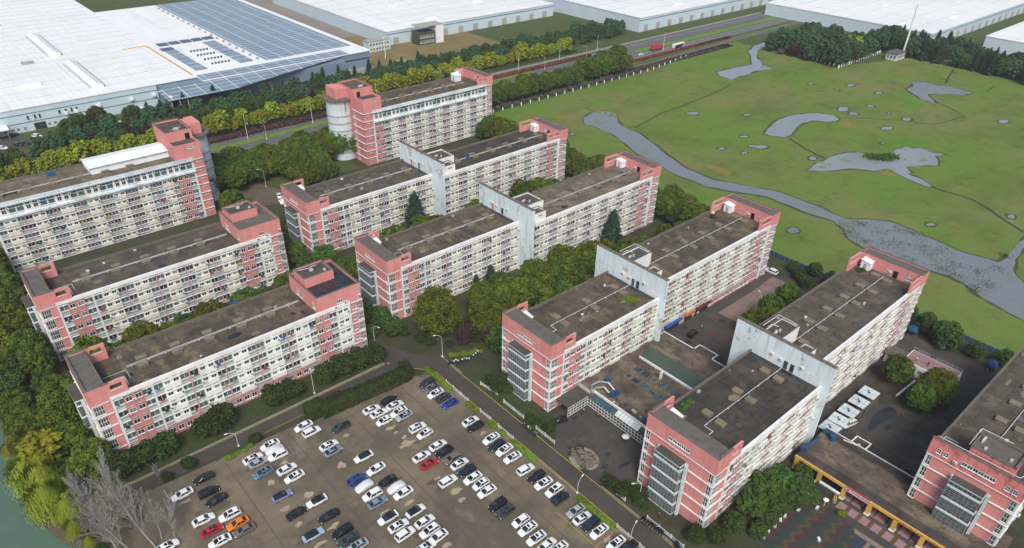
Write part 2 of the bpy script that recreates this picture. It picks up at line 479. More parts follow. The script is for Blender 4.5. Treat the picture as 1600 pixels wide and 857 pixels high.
            g = MB(); g.box(xa+.05, X0-.004, y0-.05, y1+.05, 0, .3)
            for z in fl[1:]:
                if z < zt-1: g.box(xa-.16, X0-.003, y0-.2, y1+.1, z-.18, z+.24)
            g.box(xa-.22, X0-.003, y0-.25, y1+.12, zt-.22, zt-.005)
            sub(g, 'slab_band', 'cool')
            g = MB(); g.box(xa-.2, X0-.003, y0-.1, y1, zt, zt+.06); sub(g, 'stair_roof', 'slab_dark')
            g = MB(); g.box(X0-1.0, X0-.305, y0-.95, y0-.36, 0, zt+.15); g.box(X0-.6, X0-.305, y1+.16, y1+.45, 0, zt+.1); sub(g, 'fin', 'cool')
    def cap(s, X0, X1, Yf, Yb, z0, z1, strip=4.0, west=True, roof='slab_grey', shed=True, lower=.0, arm=8.2, mat='pink'):
        w = s.b('pink_cap', mat); sg = 1 if west else -1
        ox = X0 if west else X1                                   # outer end
        def bx(a, c, y0, y1, za, zb, bb=w):
            xa, xb = ox+sg*a, ox+sg*c
            bb.box(min(xa, xb), max(xa, xb), y0, y1, za, zb)
        bx(-.2, .25, Yf-.2, Yb+.2, z0-lower, z1)
        bx(strip-.3, strip+.05, Yf+.301, Yb-.301, z0, z1-.25)
        for ya, yb in ((Yf-.2, Yf+.3), (Yb-.3, Yb+.2)):
            bx(.2501, strip+.8, ya, yb, z0-(lower if ya < Yf else 0), z1)
            bx(strip+.8, arm-.9, ya, yb, z0, z0+(z1-z0)*.55); bx(strip+.8, arm-.9, ya, yb, z1-.7, z1); bx(arm-.9, arm, ya, yb, z0, z1)
            t = s.b('slot_trim', 'trim')
            bx(strip+.75, arm-.85, ya-.05, ya-.002, z0+(z1-z0)*.55-.1, z0+(z1-z0)*.55, t)
        bx(.2501, strip-.3001, Yf+.3001, Yb-.3001, z1-.55, z1-.35, s.b('cap_roof', roof))
        c = s.b('cap_coping', 'coping')
        bx(-.25, .3, Yf-.25, Yb+.25, z1+.002, z1+.1, c); bx(.301, strip+.8, Yf-.25, Yf+.32, z1+.002, z1+.1, c); bx(.301, strip+.8, Yb-.32, Yb+.25, z1+.002, z1+.1, c)
        bx(strip-.33, strip+.08, Yf+.321, Yb-.321, z1-.249, z1-.12, c)
        if west:
            for i in range(5): s.put(win(.95, .8, 0, 'gdark', 2), X0-.205, Yf+7.0+i*1.1, z0+1.3, True, name='slot_window')
        else:
            xw = ox-strip-.06
            d = MB(); d.box(xw-.02, xw, Yf+6.2, Yf+7.5, z0+.1, z0+2.2); d.build('roof_door', M['open'], s.root, s.off)
            for yy in (Yf+2.5, Yf+3.4, Yf+9.2): s.put(win(.7, .9, 0, 'gcurt'), xw, yy, z0+1.0, True)
            s.put(ac(), xw, Yf+8.4, z0+1.2, True)
        if shed:
            xs = sorted((ox+sg*(strip+.1), ox+sg*(strip+2.4)))
            s.shed(xs[0], xs[1], Yb-4.2, Yb-1.6, z0+.05, z0+3.1)
    def rails(s, x0, x1, Yf, Yb, z):
        b = s.b('roof_pipe', 'pipe')
        b.path([(x0, Yf+6, z+.6), (x1, Yf+6, z+.6), (x1, Yf+2, z+.6)], .08); b.path([(x0, Yf+8, z+.6), (x1+1, Yf+8, z+.6), (x1+1, Yf+4.5, z+.6), (x1+8, Yf+4.5+4.2, z+.6)][:3], .08)

for q_, c_ in dict(cl_red=(.35,.05,.06), cl_blue=(.06,.13,.33), cl_white=(.7,.7,.7), cl_dark=(.03,.03,.04), cl_yellow=(.5,.36,.08), cl_grey=(.25,.26,.28)).items(): M[q_] = plain(q_.replace('cl_','')+'_cloth', c_, .9)
MOD = [('B', 1.9), ('W', 3.9), ('B', 1.9), ('S', .3)]
# ---- left column: two six-level blocks
P5 = 3.42; FL5 = [i*P5 for i in range(5)]
def left_block(label, Yf, gf, wet, panel, roof):
    k = Block('dormitory_block', label, 'building', (6.7, Yf, 0)); Yb = Yf+18.4
    cols = [('P', .5), ('B', 1.9), ('K', 4.0), ('B', 1.9), ('P', .45)]+MOD*4+[('B', 1.9), ('W', 3.9), ('B', 1.9), ('K', 4.0), ('B', 1.9), ('P', .35), ('W', 3.2), ('P', .5)]
    tot = sum(c[1] for c in cols); f = 60.7/tot; cols = [(a, b*f) for a, b in cols]
    k.facade(10.7, Yf, Yb, cols, FL5, P5, 17.1, 18.0, panel, gf=gf, roof=roof)
    k.pink_end(6.7, 10.68, Yf, Yf+16.6, 17.1, FL5, P5, stair=(Yf+7, Yf+14, 15.3, 2.0))
    k.cap(6.7, 10.7, Yf, Yf+16.4, 17.11, 21.6, shed=False)
    k.pipes(17, 61, Yf+9.2, 17.1, True, 8.0)
    k.rails(11, 15.5, Yf, Yb, 17.1)
    # penthouse at the far end
    k.pink_end(71.42, 75.3, Yf, Yf+16.6, 17.2, FL5, P5, west=False, cornerw=1.5, mat='pink2')
    w = k.b('penthouse', 'pink')
    w.box(62.3, 62.65, Yf+.1, Yf+16.3, 17.22, 22.4); w.box(74.75, 75.1, Yf+.1, Yf+16.3, 17.22, 22.4)
    w.box(62.651, 74.749, Yf+.1, Yf+.45, 17.22, 22.4); w.box(62.651, 74.749, Yf+15.95, Yf+16.3, 17.22, 22.4)
    k.b('penthouse_roof', 'wet' if wet else 'slab_grey').box(62.651, 74.749, Yf+.451, Yf+15.949, 21.5, 21.7)
    for a in ((62.25, 75.15, Yf+.05, Yf+.5), (62.25, 75.15, Yf+15.9, Yf+16.35), (62.25, 62.7, Yf+.501, Yf+15.899), (74.7, 75.15, Yf+.501, Yf+15.899)):
        k.b('penthouse_coping', 'coping').box(*a, 22.402, 22.5)
    w = k.b('upper_penthouse', 'pink'); a = Yf+7.3; c = Yf+13.9
    w.box(62.9, 71.4, a, a+.3, 21.71, 24.6); w.box(62.9, 71.4, c-.3, c, 21.71, 24.6); w.box(62.9, 63.2, a+.301, c-.301, 21.71, 24.6); w.box(71.1, 71.4, a+.301, c-.301, 21.71, 24.6)
    k.b('penthouse_roof', 'slab_dark').box(63.201, 71.099, a+.301, c-.301, 24.0, 24.2)
    for q in ((62.85, 71.45, a-.05, a+.34), (62.85, 71.45, c-.34, c+.05), (62.85, 63.24, a+.341, c-.341), (71.06, 71.45, a+.341, c-.341)):
        k.b('penthouse_coping', 'coping').box(*q, 24.602, 24.7)
    k.put(win(1.6, 1.0, 0, 'gteal', 3), 68.6, Yf+.1, 18.6); k.put(win(1.3, 1.6, 0, 'gcurt'), 62.3, Yf+2.2, 18.4, True); k.put(win(1.5, 1.9, 0, 'gdark'), 62.3, Yf+9.6, 18.0, True); k.put(win(1.0, 1.9, 0, 'gcurt'), 62.3, Yf+11.6, 18.0, True)
    for x, z in ((70.2, 18.0), (74.4, 18.4), (67.3, 17.5)): k.put(ac(), x, Yf+.1, z)
    b = k.b('roof_pipe', 'pipe'); b.path([(63.8, a+5.2, 24.6), (66.5, a+4.6, 24.6), (69, a+5, 24.6)], .1)
    k.b('roof_tank', 'pipe').box(66.3, 67.2, a+3.2, a+4.0, 24.2, 24.7); k.b('roof_tank', 'pipe').box(69.3, 69.9, a+1.2, a+1.8, 24.2, 24.8)
    k.finish(); return k
left_block('long pink and white block beside the car park with a black wet penthouse roof', 147.6, 'pink2', True, 'panel', 'roof_brown')
left_block('pink and white block directly behind the long block beside the car park', 196.3, None, False, 'cream', 'roof_grey')

# ---- tall blocks at the back: eight levels, a round tower at one end
PT = 3.1; FLT = [i*PT for i in range(6)]
def tall_block(label, X0, x1, Yf, mirror, roof, shed):
    k = Block('tall_dormitory_block', label, 'building', (X0, Yf, 0)); Yb = Yf+18.5
    n = 6
    kk = [('B', 1.7), ('K', 4.2), ('B', 1.9)]
    core = MOD*n+[('B', 1.9), ('W', 3.6)]
    cols = [('P', .6)]+(core+kk if not mirror else kk+core)+[('P', .6)]
    if mirror: cols = [('P', .6)]+kk[1:]+MOD*n+[('B', 1.9), ('W', 3.6), ('B', 1.9)]+[('P', .6)]
    tot = sum(c[1] for c in cols); f = (x1-X0)/tot; cols = [(a, b*f) for a, b in cols]
    k.facade(X0, Yf, Yb, cols, FLT, PT, 19.2, 19.3, 'cream')
    k.mb.pop(('parapet', 'panel')); k.mb.pop(('parapet', 'coping')); k.mb.pop(('roof', 'roof_brown'))
    # stained cornice and the glazed top storey
    k.b('cornice', 'gable').box(X0-.2, x1+.1, Yf-.75, Yf+1.1, 18.65, 19.25)
    top = []; x = X0; step = (x1-X0-1.2)/14.
    cols2 = [('P', .6)]+[('B' if i % 2 else 'W', step) for i in range(14)]+[('P', .6)]
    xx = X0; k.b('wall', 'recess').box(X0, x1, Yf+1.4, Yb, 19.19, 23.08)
    for c, w in cols2:
        if c == 'P': k.b('pier', 'trim').box(xx, xx+w, Yf, Yf+1.39, 19.25, 23)
        elif c == 'W':
            k.b('top_wall', 'white').box(xx, xx+w, Yf+.1, Yf+1.39, 19.25, 23)
            for q in (.27, .73): k.put(win(1.25, 1.35, .6, 'gdark'), xx+q*w, Yf+.1, 20.2)
            k.put(ac(), xx+w, Yf+.1, 21.6)
        else:
            for q in (.25, .75): k.put(win(w*.42, 1.5, .65, 'gteal', 1), xx+q*w, Yf+.3, 20.0)
            k.b('top_wall', 'cool').box(xx, xx+w, Yf+.3, Yf+1.39, 19.25, 23)
        xx += w
    k.b('parapet', 'cool').box(X0-.2, x1, Yf-.45, Yf+.5, 23.0, 24.0); k.b('parapet', 'cool').box(X0-.2, x1, Yf-.75, Yf-.452, 22.9, 23.25)
    k.b('parapet', 'coping').box(X0, x1, Yb-.35, Yb+.1, 23.1, 24.2)
    k.b('roof', roof).box(X0, x1, Yf+.5, Yb-.35, 23.082, 23.2)
    return k, Yb
FLR = [i*3.3 for i in range(7)]
def tower_end(k, e0, e1, Yf, west):
    """pink stair end with two roof levels and the round pale tower behind it"""
    Yb = Yf+18.5
    k.b('pink_wall', 'pink2').box(e0, e1, Yf-.1, Yb, 0, 23.6)
    for z in FLR[1:]+[23.2]:
        k.b('ledge', 'trim').box(e0-.35, e1-.02, Yf-.45, Yf-.102, z-.1, z+.1)
        if west: k.b('ledge', 'trim').box(e0-.351, e0-.002, Yf-.45, Yf+9, z-.101, z+.101)
    for z in FLR:
        k.put(win(1.2, .5, 0, 'gdark'), (e0+e1)/2, Yf-.105, z+2.4)
        if west: k.put(win(1.5, 1.6, 0, 'gdark', 3, 2), e0-.005, Yf+7.2, z+1.0, True)
    a0, a1 = (e0, e0+9.3) if west else (e1-9.3, e1)
    w = k.b('penthouse', 'pink'); w.box(a0, a1, Yf-.1, Yf+.3, 23.61, 29.3); w.box(a0, a0+.4, Yf+.301, Yf+6.5, 23.61, 29.3); w.box(a1-.4, a1, Yf+.301, Yf+6.5, 23.61, 29.3)
    k.b('penthouse_roof', 'slab_dark').box(a0+.401, a1-.401, Yf+.301, Yf+6.499, 28.4, 28.6)
    w.box(a0, a1, Yf+6.501, Yf+20, 23.61, 31.6)
    for q in ((a0, a1, Yf+6.5, Yf+6.8), (a0, a1, Yf+19.7, Yf+20), (a0, a0+.3, Yf+6.801, Yf+19.699), (a1-.3, a1, Yf+6.801, Yf+19.699)): w.box(*q, 31.602, 32.4)
    k.b('penthouse_roof', 'roof_grey').box(a0+.301, a1-.301, Yf+6.801, Yf+19.699, 31.602, 31.75)
    for q in ((a0-.05, a1+.05, Yf+6.45, Yf+6.85), (a0-.05, a1+.05, Yf+19.65, Yf+20.05), (a0-.05, a0+.35, Yf+6.851, Yf+19.649), (a1-.35, a1+.05, Yf+6.851, Yf+19.649)): k.b('penthouse_coping', 'coping').box(*q, 32.402, 32.55)
    d = MB(); dx = a0+1.5 if west else a1-2.6
    d.box(dx, dx+1.6, Yf+6.44, Yf+6.5, 28.65, 30.9); d.build('penthouse_door', M['open'], k.root, k.off)
    k.put(win(1.8, .45, 0, 'gdark'), (a0+a1)/2+1, Yf-.105, 27.6)
    k.b('roof_tank', 'pipe').box(a0+4, a0+5.6, Yf+8, Yf+8.9, 31.75, 32.9)
    b = k.b('roof_pipe', 'pipe'); b.path([(a0+3, Yf+8, 32.6), (a0+6, Yf+8.4, 32.6), (a0+7, Yf+10, 32.6)], .1)
    # the round tower
    cx, cy = (e0-2.2, Yf+16.5) if west else (e1+2.2, Yf+16.5); r = 5.6; n = 40
    w.box(*sorted((cx, a0-.002)) if west else sorted((cx, a1+.002)), cy-4, cy+4, 27.6, 31.6)
    xs = (cx-3.2, cx) if west else (cx, cx+3.2); w.box(*sorted((cx, xs[0] if west else xs[1])), cy-4.2, cy+4.2, 27.61, 31.9)
    circ = lambda rr: [(cx+rr*math.cos(2*PI*i/n), cy+rr*math.sin(2*PI*i/n)) for i in range(n)]
    t = MB(); t.prism(circ(r), 0, 26.9); t.build('round_tower', M['cool'], k.root, k.off, smooth=40)
    t = MB()
    for z in FLR[1:]: t.prism(circ(r+.12), z-.12, z+.45)
    t.build('tower_band', M['rail_grey'], k.root, k.off, smooth=40)
    t = MB(); t.prism(circ(r+1.3), 26.901, 27.5); t.build('tower_rim', M['coping'], k.root, k.off, smooth=40)
    t = MB()
    for z in FLR[:8]:
        for ang in (3.6, 4.0, 4.4, 4.9):
            pass
    t.box(cx-.35, cx+.35, cy-r-.12, cy-r+.3, 22, 26.9); t.build('tower_slot', M['metal'], k.root, k.off)
k, Yb = tall_block('tall white and pink block at far left with a long pale shed on its roof', 6.7, 70.9, 257.6, False, 'roof_tan', True)
tower_end(k, 70.9, 74.6, 257.6, False)
k.pipes(8, 60, 266.0, 23.1, True, 8.0)
b = MB(); n0 = [(39, 265.2, 23.2), (65.3, 265.2, 23.2), (65.3, 275.2, 23.2), (39, 275.2, 23.2)]
b.box(39, 65.2, 265.4, 275.2, 23.21, 25.6)
b.quad([(38.6, 264.8, 25.7), (65.2, 264.8, 25.7), (65.2, 270.5, 26.6), (38.6, 270.5, 26.6)]); b.quad([(38.6, 270.5, 26.6), (65.2, 270.5, 26.6), (65.2, 275.8, 25.7), (38.6, 275.8, 25.7)])
b.quad([(38.6, 275.8, 25.62), (65.2, 275.8, 25.62), (65.2, 264.8, 25.62), (38.6, 264.8, 25.62)]); b.quad([(39, 265.4, 25.63), (39, 270.5, 26.5), (39, 275.2, 25.63)])
b.build('roof_shed', M['sheetw'], k.root, k.off)
k.finish()
k, Yb = tall_block('tall white and pink block at the back with a pale round tower at its left', 148.7, 211.8, 261.4, True, 'roof_brown', False)
tower_end(k, 144.2, 148.69, 261.4, True)
k.pipes(158, 205, 270.5, 23.1, True, 8.0, side=1.3)
k.pink_end(211.82, 215.0, 261.4, 278, 23.2, FLR, 3.3, west=False, cornerw=1.6, mat='pink2', gl='gteal')
k.cap(211.8, 215.2, 261.4, 279.6, 23.21, 27.4, west=False, shed=False, strip=3.2, arm=9)
k.shed(203, 206.5, 274.5, 278, 23.2, 26.6)
k.finish()

# ---- middle column: stepped blocks with a white gable wall between their halves
P6 = 3.22; FL6 = [i*P6 for i in range(6)]
def step_block(label, Xe, xs, Y1, Y1b, Y2, Y2b, Yw0, Yw1, roof1, roof2, dbl, panel, balp, shops=False, gf1=None):
    k = Block('stepped_dormitory_block', label, 'building', (Xe, Y1, 0))
    c1 = [('P', .5), ('B', 1.9), ('K', 4.0), ('B', 1.9), ('P', .4)]
    L = 137.5-xs; rest = L-sum(c[1] for c in c1); n = int(rest//8.0); c1 = c1+MOD*n; rest -= 8*n
    c1 += [('B', 1.9), ('W', rest-1.9)] if rest > 3.4 else [('B', rest)]
    k.facade(xs, Y1, Y1b, c1, FL5, P5, 17.1, 18.0, panel, roof=roof1, balp=balp, gf=gf1)
    k.pink_end(Xe, xs-.02, Y1, Y1b-.8, 17.1, FL5, P5, stair=(Y1+7, Y1+13.6, 15.3, 2.0))
    k.cap(Xe, xs, Y1, Y1b-1.0, 17.11, 21.6, lower=.35)
    if dbl: k.pipes(xs+5, 135, (Y1+Y1b)/2, 17.1, True, 8.0, side=1.4)
    else:
        k.pipes(xs+5, 137, (Y1+Y1b)/2+.5, 17.1, False, 11.5, side=1.9, big=(.75, 1.0))
        k.b('roof_pipe', 'pipe').path([(xs+5, (Y1+Y1b)/2+.5, 17.6), (xs+5, (Y1+Y1b)/2-1.8, 17.6), (xs+3.4, (Y1+Y1b)/2-1.8, 17.6)], .1)
    if dbl: k.rails(xs, xs+4, Y1, Y1b, 17.1)
    # the gable wall
    k.b('gable_wall', 'gable').box(137.52, 138.4, Yw0, Yw1, 0, 24.4)
    k.b('gable_coping', 'coping').box(137.45, 138.47, Yw0-.08, Yw1+.08, 24.402, 24.6)
    for i, yy in enumerate((Y1+7.2, Y1+8.9) if not dbl else (Y1+12.5, Y1+7.5)):
        d = MB(); d.box(137.44, 137.515, yy, yy+1.0, 17.4, 19.7); d.build('gable_door', M['ggrey' if i else ('gdark' if not dbl else 'pink2')], k.root, k.off)
    for yy, zz in ((Y1+10.8, 19.3), (Y1+5.4, 20.0), (Y1+13.2, 19.6)):
        k.put(ac(), 137.515, yy, zz, True)
    k.b('gable_patch', 'white').box(137.49, 137.516, Y1+1.5, Y1+4.2, 17.6, 19.9); k.b('gable_patch', 'white').box(137.49, 137.516, Y1+11, Y1+14.5, 17.6, 20.2)
    k.b('roof_tar_strip', 'wet').box(136.2, 137.44, Y1+1.2, Y1b-.4, 17.221, 17.25)
    # far half
    c2 = MOD*6+[('B', 1.9), ('K', 4.0), ('B', 1.9), ('P', 1.0)]
    tot = sum(c[1] for c in c2); f = (196.3-138.5)/tot; c2 = [(a, b*f) for a, b in c2]
    k.facade(138.5, Y2, Y2b, c2, FL6, P6, 19.3, 20.3, panel, roof=roof2, balp=balp, gf='pink2' if shops else None)
    k.pink_end(196.32, 200.4, Y2, Y2b-.5, 19.2, FL6, P6, west=False, cornerw=1.8, mat='pink2', gl='gteal')
    k.cap(196.3, 200.5, Y2, Y2b-.6, 19.32, 23.6, west=False, strip=4.0, arm=11.2)
    Ym = (Y2+Y2b)/2
    if dbl: k.pipes(146, 194, Ym-.5, 19.3, True, 8.5, side=1.4)
    else: k.pipes(144, 194, Ym-.2, 19.3, False, 9.0, side=1.9, big=(.75, 1.0))
    # stair heads behind the gable
    def head(x0, x1, y0, y1, z, tank=True):
        w = k.b('stair_head', 'white'); w.box(x0, x1, y0, y0+.3, 19.42, z); w.box(x0, x1, y1-.3, y1, 19.42, z); w.box(x1-.3, x1, y0+.301, y1-.301, 19.42, z); w.box(x0, x0+.3, y0+.301, y1-.301, 19.42, z)
        k.b('stair_head_roof', 'slab_dark').box(x0+.301, x1-.301, y0+.301, y1-.301, z-.7, z-.5)
        for q in ((x0-.04, x1+.04, y0-.04, y0+.34), (x0-.04, x1+.04, y1-.34, y1+.04), (x1-.34, x1+.04, y0+.341, y1-.341)): k.b('stair_head_coping', 'coping').box(*q, z+.002, z+.1)
        if tank: k.b('roof_tank', 'pipe').tube((x0+1.6, (y0+y1)/2, z-.45), (x0+2.9, (y0+y1)/2+.4, z-.45), .35, n=10); k.b('roof_tank', 'pipe').box(x0+3, x0+3.4, y0+2, y0+2.4, z-.5, z+.3)
    if dbl:
        head(138.6, 143.6, Y2+.8, Y2+4.6, 22.8, False); head(138.6, 146.0, Y2+4.7, Y2+12.5, 24.3)
        k.put(win(1.8, .5, 0, 'gdark'), 141.2, Y2+.8, 21.4)
    else:
        head(138.6, 144.4, Y2+2.5, Y2+5.6, 22.2, False); head(138.6, 147.2, Y2+9.0, Y2+14.0, 23.9)
        b = k.b('roof_pipe', 'pipe'); b.path([(139.5, Y2+14.6, 24.5), (146.5, Y2+14.6, 24.5), (146.5, Y2+11.6, 24.5), (147, Y2+9.5, 24.0)], .11); b.path([(139.8, Y2+13.4, 24.6), (141.5, Y2+13.4, 24.6), (142.3, Y2+12, 24.3)], .11)
        b.path([(138.7, Y2+6.8, 21.5), (144.5, Y2+8.8, 19.9)], .11)
    if shops:
        sh = [((146, 153.5), 'signblue'), ((155.5, 160), 'signorange'), ((161, 168), 'signdkred')]
        for (a, c), m in sh:
            q = MB(); q.box(a, c, Y2-1.0, Y2-.55, 2.6, 3.5); q.box(a+.2, c-.2, Y2-.18, Y2+.01, .1, 2.95)
            sg = q.build('shop_front', M[m], k.root, k.off)
            q = MB(); q.box(a+.4, c-.4, Y2-.24, Y2-.185, .1, 2.7); gq = q.build('shop_window', M['gdark'], sg); gq.location = (-k.off[0], -k.off[1], 0)
    k.finish(); return k
M['signblue'] = grimy('blue_sign_board', (.03,.13,.50), (.02,.07,.25), .4, 0); M['signorange'] = grimy('orange_sign_board', (.62,.22,.05), (.3,.1,.03), .4, 0); M['signdkred'] = grimy('dark_red_shop_board', (.17,.045,.05), (.1,.03,.03), .5, 0); M['signred'] = grimy('red_sign_board', (.40,.05,.06), (.2,.03,.03), .4, 0)
KM = {}
KM[1] = step_block('rearmost stepped pink block, just in front of the block with the round tower', 87.3, 91.9, 202.5, 221.8, 195.0, 212.6, 195.2, 223.8, 'roof_grey', 'roof_dark', True, 'cream', 'rail_grey')
KM[2] = step_block('second stepped block from the back, tan weathered roof beyond its gable wall', 87.4, 91.8, 153.7, 172.4, 146.2, 164.2, 146.6, 174.1, 'roof_brown', 'roof_tan', True, 'cream', 'rail_grey')
KM[3] = step_block('stepped pink block with green weeds on its roof and shops at its foot', 96.6, 100.9, 94.8, 113.8, 97.3, 116.0, 92.9, 118.8, 'roof_brown', 'roof_brown', False, 'cream', 'redrail', shops=True)
KM[4] = step_block('nearest stepped pink block beside the yellow gate, glazed stair on its end', 96.6, 101.2, 46.6, 65.4, 50.2, 68.4, 44.8, 70.7, 'roof_dark', 'roof_grey', False, 'cream', 'redrail', shops=False)
# ---- right edge block
k = Block('dormitory_block', 'pink end block at the right edge of the picture behind the yellow gate', 'building', (136.5, 4.0, 0))
Yf, Yb = 4.0, 21.6
c = [('P', .5), ('B', 1.9), ('K', 4.0), ('B', 1.9), ('P', .4)]+MOD*6
k.facade(140.9, Yf, Yb, c, FL5, P5, 17.1, 18.0, 'cream', roof='roof_grey', balp='redrail')
k.pink_end(136.5, 140.88, Yf, Yb, 17.1, FL5, P5, stair=(Yf+5.4, Yf+11.6, 15.3, 2.0))
w = k.b('pink_cap', 'pinkm')
w.box(136.3, 136.8, Yf-.2, Yb+.2, 17.12, 21.5); w.box(136.801, 140.7, Yb-.2, Yb+.2, 17.12, 19.2); w.box(136.801, 140.7, Yf-.2, Yf+.2, 17.12, 19.2)
k.b('cap_coping', 'coping').box(136.25, 136.85, Yf-.25, Yb+.25, 21.502, 21.62)
w = k.b('penthouse', 'pinkm'); w.box(138.0, 144.0, Yf+3.2, Yf+11.4, 17.13, 22.6)
k.b('penthouse_roof', 'slab_grey').box(137.9, 144.1, Yf+3.1, Yf+11.5, 22.602, 22.75)
for q in ((137.9, 144.1, Yf+3.1, Yf+3.5), (137.9, 144.1, Yf+11.1, Yf+11.5), (143.6, 144.1, Yf+3.501, Yf+11.099)): k.b('cap_coping', 'coping').box(*q, 22.752, 23.2)
k.b('cap_roof', 'slab_grey').box(136.801, 140.9, Yf+.2, Yb-.2, 17.1, 17.3)
for i in range(6): k.put(win(.95, .9, 0, 'gteal' if i % 3 else 'gdark', 2), 136.295, Yf+5.6+i*1.05, 18.6, True, name='slot_window')
for yy in (Yf+1.4, Yf+2.8, Yf+14.4, Yf+15.8): k.put(win(.8, 1.1, 0, 'gdark', 2, 2), 136.295, yy, 18.4, True)
k.put(ac(), 136.29, Yf+12.4, 18.2, True)
b = k.b('roof_pipe', 'pipe')
b.path([(137.2, Yb-.8, 18.4), (142.5, Yb-.8, 18.4), (142.5, Yb-3.5, 18.4)], .1); b.path([(137.2, Yb-.8, 21.7), (137.2, Yf+12.5, 21.7), (137.2, Yf+2, 21.9), (138.5, Yf+1.6, 21.9)], .1); b.path([(138.3, Yf+11.9, 22.6), (144.4, Yf+11.9, 23.2), (144.6, Yf+6, 23.2)], .1)
for q in ((140.5, 142.4, Yf+10.2, Yf+10.6), (138.8, 139.3, Yf+9, Yf+9.5), (139.2, 139.7, Yf+4.4, Yf+4.9), (144.2, 145, Yf+7, Yf+7.6)): k.b('roof_tank', 'pipe').box(*q, 22.76, 23.3)
k.pipes(146, 188, Yf+9.0, 17.1, False, 8.5, side=2.0, big=(.75, 1.0))
k.finish()
# ------------------------------------------------------------------ trees
def leafmat(name, a, b, c, sc=.5):
    k = N(name, .75, .12); oi = k.n('ShaderNodeObjectInfo'); co = k.coord()
    x = k.mix(k.noise(co, sc, 3, .6, .42, .62), a, b, 1)
    x = k.mix(k.noise(co, sc*4, 2, .6, .5, .75), x, c, .55)
    h = k.n('ShaderNodeHueSaturation'); mr = k.n('ShaderNodeMapRange'); mr.inputs['To Min'].default_value = .475; mr.inputs['To Max'].default_value = .52
    k.link(oi.outputs['Random'], mr.inputs['Value']); k.link(mr.outputs[0], h.inputs['Hue'])
    mv = k.n('ShaderNodeMapRange'); mv.inputs['To Min'].default_value = .75; mv.inputs['To Max'].default_value = 1.2
    k.link(oi.outputs['Random'], mv.inputs['Value']); k.link(mv.outputs[0], h.inputs['Value']); k.link(x, h.inputs['Color'])
    return k.out(h.outputs['Color'])
LF = {
 'camphor': leafmat('camphor_leaf', (.040,.076,.014), (.084,.130,.019), (.162,.192,.026)),
 'olive': leafmat('olive_leaf', (.052,.078,.012), (.108,.136,.017), (.190,.200,.025)),
 'yellow': leafmat('yellow_green_leaf', (.15,.19,.017), (.26,.30,.026), (.36,.36,.04), .35),
 'green': leafmat('fresh_green_leaf', (.038,.082,.020), (.066,.120,.027), (.11,.16,.04)),
 'dark': leafmat('dark_green_leaf', (.033,.065,.019), (.060,.102,.026), (.10,.145,.033)),
 'belt': leafmat('blue_green_leaf', (.032,.080,.038), (.054,.112,.048), (.085,.145,.058)),
 'conifer': leafmat('conifer_needle', (.020,.045,.028), (.035,.065,.036), (.055,.085,.042)),
 'plum': leafmat('purple_leaf', (.045,.022,.026), (.075,.035,.035), (.10,.06,.045)),
 'willow': leafmat('willow_leaf', (.23,.31,.035), (.31,.40,.05), (.37,.44,.08), .3),
 'hedge': leafmat('hedge_leaf', (.022,.040,.012), (.042,.064,.016), (.07,.095,.022), .9),
 'lime': leafmat('lime_hedge_leaf', (.09,.165,.018), (.14,.225,.022), (.19,.27,.03), .9),
 'meadow1': leafmat('meadow_grass_blade', (.075,.115,.024), (.095,.140,.028), (.12,.15,.035), .2), 'meadow2': leafmat('fresh_grass_blade', (.075,.16,.02), (.10,.19,.025), (.13,.20,.03), .2),
 'red': leafmat('red_hedge_leaf', (.12,.025,.03), (.20,.04,.04), (.15,.06,.04), .9),
 'brush': leafmat('twiggy_brush', (.10,.085,.075), (.16,.14,.125), (.12,.10,.08), .6),
}
BARK = N('bark', .95, .1); M['bark'] = BARK.out(BARK.mix(BARK.noise(BARK.coord('Object', (4,4,1)), 3, 5), (.07,.055,.042), (.14,.115,.09), 1))
M['pale_bark'] = grimy('pale_grey_bark', (.29,.28,.255), (.17,.16,.15), .5, 0, 1.5)
def leaves(centers, radii, count, size, seed, flat=.0, up=.35):
    """small leaf quads spread through the shells of the clumps"""
    g = np.random.default_rng(seed); C = np.array(centers); Rr = np.array(radii)
    w = (Rr[:, 0]*Rr[:, 1]); w = w/w.sum()
    i = g.choice(len(C), count, p=w)
    d = g.normal(size=(count, 3)); d /= np.linalg.norm(d, axis=1)[:, None]; d[:, 2] = np.where(d[:, 2] < -.35, -d[:, 2], d[:, 2])
    r = g.uniform(.72, 1.06, count)[:, None]
    p = C[i]+d*Rr[i]*r
    nrm = d*.8+g.normal(size=(count, 3))*.55; nrm[:, 2] += up; nrm /= np.linalg.norm(nrm, axis=1)[:, None]
    t = np.cross(nrm, g.normal(size=(count, 3))); t /= np.linalg.norm(t, axis=1)[:, None]
    b = np.cross(nrm, t); s = (g.uniform(.6, 1.25, count)*size)[:, None]
    q = s*g.uniform(.55, .95, count)[:, None]
    return np.stack([p-t*s*.5-b*q*.3, p+b*q*-.62, p+t*s*.55-b*q*.1, p+t*s*.2+b*q*.6, p-t*s*.4+b*q*.45], 1)
def leafmesh(name, P, mat):
    n, k, _ = P.shape
    me = bpy.data.meshes.new(name)
    me.vertices.add(n*k); me.vertices.foreach_set('co', P.reshape(-1).astype(np.float32))
    me.loops.add(n*k); me.loops.foreach_set('vertex_index', np.arange(n*k, dtype=np.int32))
    me.polygons.add(n); me.polygons.foreach_set('loop_start', np.arange(0, n*k, k, dtype=np.int32))
    me.update(calc_edges=True); me.validate(); me.materials.append(mat); return me
